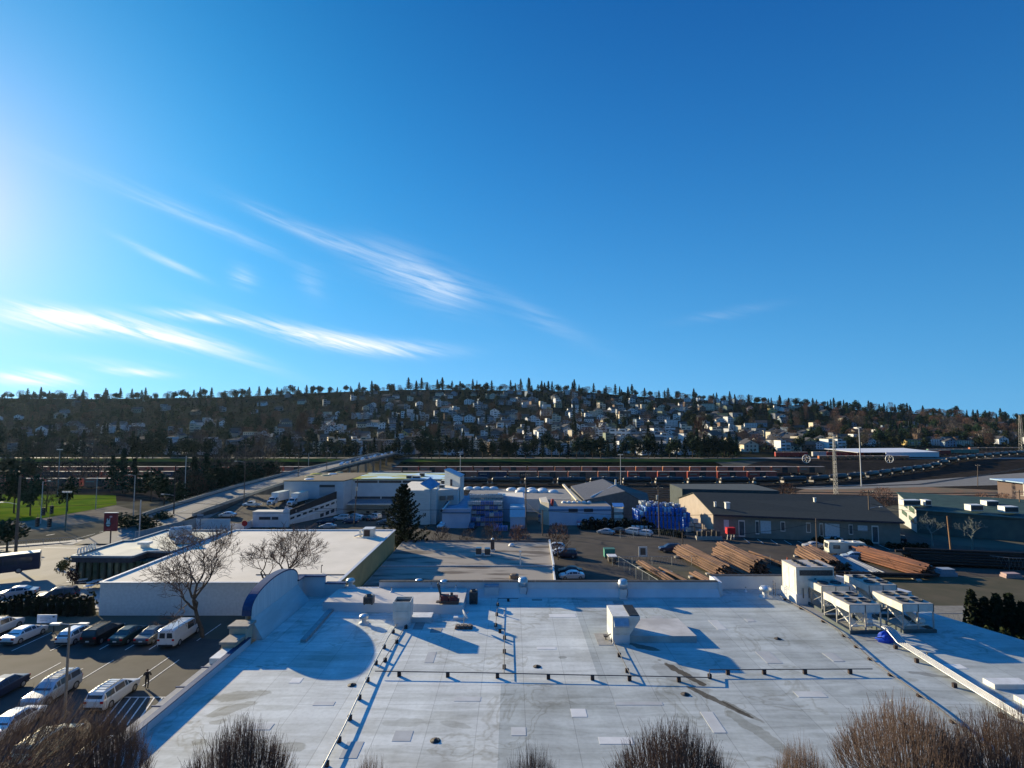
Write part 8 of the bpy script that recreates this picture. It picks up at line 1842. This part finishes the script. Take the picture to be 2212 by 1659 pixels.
p = pg(1322, 1215); t = thing('utility_cart', 'small white-topped cart parked by the mesh fence', 'cart', p); MB().box(-.9, .9, -1.1, 1.1, 1.3, 1.45).build('roof', white_metal, t); MB().box(-.8, .8, -1.0, 1.0, .35, .9).build('body', drk, t)
for sx in (-.8, .8): MB().box(sx - .05, sx + .05, -.9, -.8, .9, 1.3).build('pillar', drk, t)
def mesh_fence(label, pts, h=2.2, step=2.6):
    a = pts[0]; t = thing('mesh_fence', label, 'fence', (a[0], a[1], gz(*a))); fm = mat('fence_wire', (.34, .36, .36), .6, .4)
    for p, q in zip(pts, pts[1:]):
        P, Q = Vector(p), Vector(q); n_ = max(1, int((Q - P).length / step))
        for i in range(n_ + 1):
            u = P.lerp(Q, i / n_); z = gz(u.x, u.y); MB().tube((u.x, u.y, z), (u.x, u.y, z + h), .05, 5).build('post', fm, t, world=True)
        m = MB()
        for i in range(n_):
            u, v = P.lerp(Q, i / n_), P.lerp(Q, (i + 1) / n_); zu, zv = gz(u.x, u.y), gz(v.x, v.y); m.tube((u.x, u.y, zu + h), (v.x, v.y, zv + h), .035, 4, cap=False)
            for j in range(7): 
                w1, w2 = u.lerp(v, j / 7), u.lerp(v, (j + 1) / 7); m.tube((w1.x, w1.y, zu + .1), (w2.x, w2.y, zv + h), .012, 3, cap=False); m.tube((w2.x, w2.y, zv + .1), (w1.x, w1.y, zu + h), .012, 3, cap=False)
        m.build('wire_mesh', fm, t, world=True)
mesh_fence('chain link fence running from the bin to the log yard corner', [(21.0, 108), (24.2, 92), (26, 84)]); mesh_fence('chain link fence along the lane in front of the log yard', [(20, 109.5), (52, 110.5)], 1.8, 4); mesh_fence('chain link fence at the right end of the log yard', [(88, 113), (96, 106), (110, 104), (118, 98)], 2.4, 4); mesh_fence('chain link fence beside the hedge behind the condenser racks', [(47, 66), (56, 66.5), (60, 64)], 2.4, 4)
mesh_fence('low fence along the dirt strip in front of the field', [(-128, 117.5), (-104, 131)], 1.2, 3); mesh_fence('gate fence before the drum stacks', [(27, 137), (37, 137.5), (44, 138)], 2.2, 3)
# ------------------------------------------------------------------ hedges and shrubs
def hedge(label, pts, h, wd, m_, dens=90, s=.16, seed=1, name='hedge', jag=.35):
    rn = random.Random(seed); a = pts[0]; t = thing(name, label, 'hedge', (a[0], a[1], gz(*a))); m = MB(); tot_ = 0; core = MB()
    for p, q in zip(pts, pts[1:]):
        P, Q = Vector(p), Vector(q); L = (Q - P).length; d = (Q - P) / L; n = Vector((-d.y, d.x)); k = int(L / (wd * .75)) + 1
        for i in range(k):
            c = P.lerp(Q, (i + .5) / k); hh = h * rn.uniform(1 - jag, 1.05)
            core.tube((c.x, c.y, gz(c.x, c.y)), (c.x, c.y, gz(c.x, c.y) + hh * .8), wd * .42, 7, wd * .2)
            for j in range(dens):
                z = rn.random() ** .8; r = wd * .55 * (1 - z ** 2.2 * .75); an = rn.random() * 6.28; leaf_quad(m, (c.x + math.cos(an) * r, c.y + math.sin(an) * r, gz(c.x, c.y) + z * hh), s, rn)
    m.build('foliage', m_, t, world=True); core.build('stems', mat('hedge_core', (.012, .014, .009), .95), t, world=True); return t
hedge_m = leaf_mat('hedge_leaves', (.020, .030, .014), (.010, .016, .008)); hedge_g = leaf_mat('hedge_yellow_green', (.05, .06, .018), (.022, .032, .012))  # hedge_g: yellower, lighter leaves for the lower hedge
hedge('tall dark arborvitae hedge along the top of the parking lot', [(-95, 70.9), (-54.0, 70.9)], 2.9, 1.4, hedge_m, 120, .2, 3)
hedge('tall dark hedge behind the condenser racks at the right edge', [(51.5, 62), (66, 56), (80, 50)], 6.0, 1.5, hedge_m, 480, .26, 5, jag=.15)
hedge('lower yellow-green hedge at the foot of the tall dark one', [(46.8, 60), (52, 55), (57, 50), (62, 45)], 3.6, 1.7, hedge_g, 200, .2, 6)
hedge('clipped dark hedge above the four parked cars', [(19, 150), (28, 149), (38, 146.5)], 3.6, 2.6, hedge_m, 160, .28, 7)
hedge('low dark hedge right of the four parked cars', [(38, 144), (43, 138)], 2.0, 2.4, hedge_m, 120, .25, 8)
hedge('dark shrubs along the shaded wall of the dark-roofed building', [(72, 131.5), (84, 128.5)], 1.5, 1.8, hedge_m, 120, .22, 9)
hedge('dark shrubs at the far right corner of the dark-roofed building', [(86, 126), (94, 124)], 1.4, 1.8, hedge_m, 120, .22, 10)
hedge('scrubby brown weeds between the lane and the log yard', [(53, 109), (66, 107)], 1.2, 1.4, leaf_mat('weeds_brown', (.14, .10, .05), (.08, .06, .03)), 90, .14, 12)
hedge('dark shrubs beside the white shed and the ramp wall', [(-66, 144), (-56, 141)], 1.6, 1.6, hedge_m, 90, .2, 13)
hedge('weedy shrubs behind the fence and condenser racks', [(47.5, 62.5), (52, 65)], 1.6, 1.8, leaf_mat('weeds_olive', (.08, .075, .035), (.04, .04, .02)), 130, .18, 15)
p = pz(159, 1274, 0); t = thing('ornamental_tree', 'small reddish dark shrub tree on the pavement left of the restaurant', 'shrub', (p.x - 1, p.y + 1, .1)); round_crown(3.2, 1.2, 500, .13, 3, .15, 5).build('crown', leaf_mat('leaves_plum', (.05, .018, .022), (.02, .012, .012)), t); MB().tube((0, 0, 0), (0, 0, 2), .06).build('trunk', bark, t)
p = pz(100, 1240, 0); t = thing('street_shrub', 'yellowish leafy shrub at the front of the bus', 'shrub', (-72.5, 88.5, .1)); round_crown(3.0, 1.8, 500, .16, 4, .1, 5).build('crown', leaf_mat('leaves_yellow', (.12, .10, .03), (.04, .045, .02)), t); MB().tube((0, 0, 0), (0, 0, 2), .06).build('trunk', bark, t)
# the tall conifer in the middle
t = thing('tall_conifer', 'tall single dark conifer with upswept boughs standing between the low buildings', 'tree', (-22.6, 113.6, -3.6))
def upswept(H, R, n, s, seed):
    rn = random.Random(seed); m = MB(); nb = 120
    for b in range(nb):
        h = .06 + .92 * (b + rn.random()) / nb; r = R * (1 - h) ** .72 * rn.uniform(.75, 1.18) + .15; a = b * 2.4 + rn.uniform(-.3, .3); kk = int(n / nb)
        for k in range(kk):
            t_ = (k + .5) / kk; sp = .10 + r * .10 * (1 - t_); z = H * h + r * (.42 * t_ * t_ - .05) 
            leaf_quad(m, (math.cos(a) * r * t_ + rn.gauss(0, sp), math.sin(a) * r * t_ + rn.gauss(0, sp), z + rn.gauss(0, .08)), s, rn)
    return m
upswept(15.6, 6.0, 11000, .23, 8).build('crown', leaf_mat('needles_yew', (.024, .034, .018), (.012, .018, .012), .8), t); trunk_mesh(15, .28).build('trunk', bark, t)
# ------------------------------------------------------------------ bare trees with real branches
def branching(seed, H, spread, levels=5, r0=.22, upb=.35, kids=(3, 4), first=.25, shrink=.68, wob=.25, tip=.012, maxn=9000):
    rn = random.Random(seed); segs = []
    def grow(p, d, L, r, lv):
        if len(segs) > maxn: return
        n = 4 if lv < 2 else 3; wb = wob * .35 if lv == 0 else wob; q = p; pts_ = [p]
        for i in range(n):
            d = (d + Vector((rn.gauss(0, wb), rn.gauss(0, wb), rn.gauss(0, wb * .6) + upb * .12))).normalized(); q = q + d * (L / n); ra, rb = r * (1 - i / n * .4), r * (1 - (i + 1) / n * .4); segs.append((pts_[-1], q, max(tip, ra), max(tip, rb))); pts_.append(q)
        if lv >= levels: return
        k = rn.randint(*kids)
        for j in range(k):
            src = pts_[-1] if j == 0 else pts_[rn.randint(2 if lv else 3, n)]
            a = rn.random() * 6.28; e = d.orthogonal().normalized(); f = d.cross(e); ang = rn.uniform(.35, .95) * spread
            nd = (d * math.cos(ang) + (e * math.cos(a) + f * math.sin(a)) * math.sin(ang) + Vector((0, 0, upb * .3))).normalized()
            grow(src, nd, L * shrink * rn.uniform(.8, 1.15), r * .58, lv + 1)
    grow(Vector((0, 0, 0)), Vector((0, 0, 1)), H * first, r0, 0)
    return segs
def tree_from(segs, t, m_tr, m_br, cut=.05):
    a, b = MB(), MB()
    for p, q, r1, r2 in segs:
        if r1 > cut: a.tube(p, q, r1, 6, r2, cap=False)
        else: b.tube(p, q, r1, 3, r2, cap=False)
    return a.mesh('trunk', [m_tr]), b.mesh('twigs', [m_br])
bark2 = mat('bark_grey', (.10, .085, .07), .95, 0, (.06, .05, .04), 3, .3); twg = mat('twig_brown', (.15, .10, .078), .9, 0, (.10, .068, .052), 2)
for (x, y, seed, H, lab) in ((-35.9, 63.6, 5, 17.5, 'large bare spreading tree beside the white passenger van'), (-28.5, 66.5, 12, 17, 'bare tree just behind the arched roof front')):
    sg = branching(seed, H, 1.0, 6, .20, .5, (3, 4), .25, .72, .22, .014, 15000); a, b = tree_from(sg, None, bark2, twg)
    t = thing('bare_tree', lab, 'tree', (x, y, 0)); t.scale = (1.3, 1.3, 1.0); put('trunk', a, t); put('twigs', b, t)
# pollarded street trees whose upright twigs cross the bottom of the picture
def brush_tree(seed, H, R, n, lean=(0, 0)):
    rn = random.Random(seed); a, b = MB(), MB(); a.tube((0, 0, -6), (0, 0, H * .28), .16, 7, .12)
    for i in range(n):
        an = rn.random() * 6.28; rr = R * math.sqrt(rn.random()); base = Vector((math.cos(an) * rr * .35, math.sin(an) * rr * .35, H * rn.uniform(.2, .5)))
        top = Vector((math.cos(an) * rr, math.sin(an) * rr, H * (1 - .42 * (rr / R) ** 2) * rn.uniform(.86, 1.02))) + Vector((lean[0], lean[1], 0)); mid = base.lerp(top, .55) + Vector((rn.gauss(0, .12), rn.gauss(0, .12), 0)) + Vector((math.cos(an), math.sin(an), 0)) * .18 * rr
        r = rn.uniform(.008, .017); b.tube(base, mid, r, 3, r * .8, cap=False); b.tube(mid, top, r * .8, 3, .006, cap=False)
        for k in range(5):
            u = rn.uniform(.15, .95); p = mid.lerp(top, u); d = (top - mid).normalized() + Vector((rn.gauss(0, .28), rn.gauss(0, .28), .25)); b.tube(p, p + d.normalized() * rn.uniform(.35, .9), r * .5, 3, .005, cap=False)
    for i in range(8):
        an = i * .785; a.tube((0, 0, H * .2), (math.cos(an) * R * .4, math.sin(an) * R * .4, H * .5), .07, 5, .03, cap=False)
    return a.mesh('trunk', [bark2]), b.mesh('twigs', [twg])
BT = [brush_tree(1, 7.0, 3.3, 900), brush_tree(2, 7.0, 3.0, 820), brush_tree(3, 7.0, 3.5, 950)]
BL = brush_tree(9, 7.5, 3.4, 420, (2.4, .8))
def put_brush(px, pty, Y, sc, v, label, pair=None):
    top = py_(px, pty, Y); a, b = pair or BT[v]; t = thing('street_tree', label, 'tree', (top.x, Y, top.z - 7.0 * sc[1]), v * 1.3, None); t.scale = (sc[0], sc[0], sc[1]); put('trunk', a, t); put('twigs', b, t)
put_brush(512, 1562, 23, (.78, 1), 0, 'bare upright-twigged tree at the bottom, second from the left')
put_brush(230, 1530, 23.5, (.62, 1.0), 1, 'bare tree at the bottom left, its twigs crossing the hatched parking bay')
put_brush(800, 1640, 22, (.45, .9), 1, 'small tip of a bare tree at the bottom, left of centre')
put_brush(1150, 1622, 22, (.50, .9), 2, 'low bare tree top at the bottom centre')
put_brush(1462, 1572, 23, (.95, 1), 0, 'wide bare tree at the bottom, right of centre')
put_brush(1735, 1607, 22.5, (.55, .95), 1, 'small bare tree between the two large ones at the bottom right')
put_brush(1968, 1522, 23, (.88, 1), 2, 'tallest bare tree at the bottom right')
put_brush(2185, 1535, 22.5, (.85, 1), 0, 'bare tree at the bottom right corner')
put_brush(-20, 1530, 21, (.72, .95), 0, 'bare tree at the bottom left corner with twigs leaning right', BL)
# bare shrubs in front of the container yard and right building
for (px, pyb, H, k, lab) in ((955, 1172, 6.5, 'bare', 'bare pinkish shrub tree right of the tall conifer, below the pale blue wall'), (1010, 1172, 6.0, 'bare', 'bare shrub below the striped panels of the container yard'), (1062, 1172, 7.2, 'bare', 'bare pale-branched shrub in the middle of the container yard front'), (1120, 1172, 7.5, 'russet', 'dense brown bare shrub left of the lane pole'), (1205, 1172, 7.8, 'russet', 'dense brown bare shrub right of the lane pole')):
    Y = 114.5; x = (px - CXP) / FPX * Y; s = H / 12; tree(k, lab, x, Y, (s * .85, s * .85, s), None, tl, 'bare_shrub', -3.8)
for (px, Y, seed, H, lab) in ((2010, 128, 21, 9.5, 'pale lichen-branched bare tree in front of the green-roofed building, left'), (2095, 124, 22, 9.0, 'pale lichen-branched bare tree in front of the green-roofed building, right')):
    sg = branching(seed, H, 1.05, 4, .2, .35, (3, 4), .28, .70, .25, .03, 4000); a, b = tree_from(sg, None, mat('bark_lichen', (.20, .22, .19), .9), mat('bark_lichen', (0, 0, 0)), .08); x = (px - CXP) / FPX * Y
    t = thing('bare_tree', lab, 'tree', (x, Y, gz(x, Y))); put('trunk', a, t); put('twigs', b, t)
for (px, Y, s, lab) in ((1700, 205, .7, 'russet shrub left behind the dark-roofed building by the tracks'), (1870, 190, .6, 'brown shrub between the two right buildings'), (1905, 188, .7, 'russet shrub by the gravel behind the right buildings'), (1975, 182, .6, 'brown shrub behind the left end of the green roof'), (2120, 186, .55, 'orange brown shrub on the dry slope'), (2165, 180, .6, 'orange brown shrub on the dry slope near the right edge')):
    tree('russet', lab, (px - CXP) / FPX * Y, Y, s, None, tl, 'bare_shrub')

# ------------------------------------------------------------------ thin winter haze over the whole place
hz = MB().box(-1950, 1950, -130, 2450, -13, 128); hzo = hz.build('haze', mat('haze_air', (1, 1, 1)))
hm = MC['haze_air']; n, l = hm.node_tree.nodes, hm.node_tree.links
for k in list(n):
    if k.type != 'OUTPUT_MATERIAL': n.remove(k)
pv_ = n.new('ShaderNodeVolumePrincipled'); pv_.inputs['Density'].default_value = .00002; pv_.inputs['Color'].default_value = (.55, .78, 1.0, 1); pv_.inputs['Anisotropy'].default_value = .35
l.new(pv_.outputs[0], [k for k in n if k.type == 'OUTPUT_MATERIAL'][0].inputs['Volume']); hzo['kind'] = 'stuff'
finish_protos()
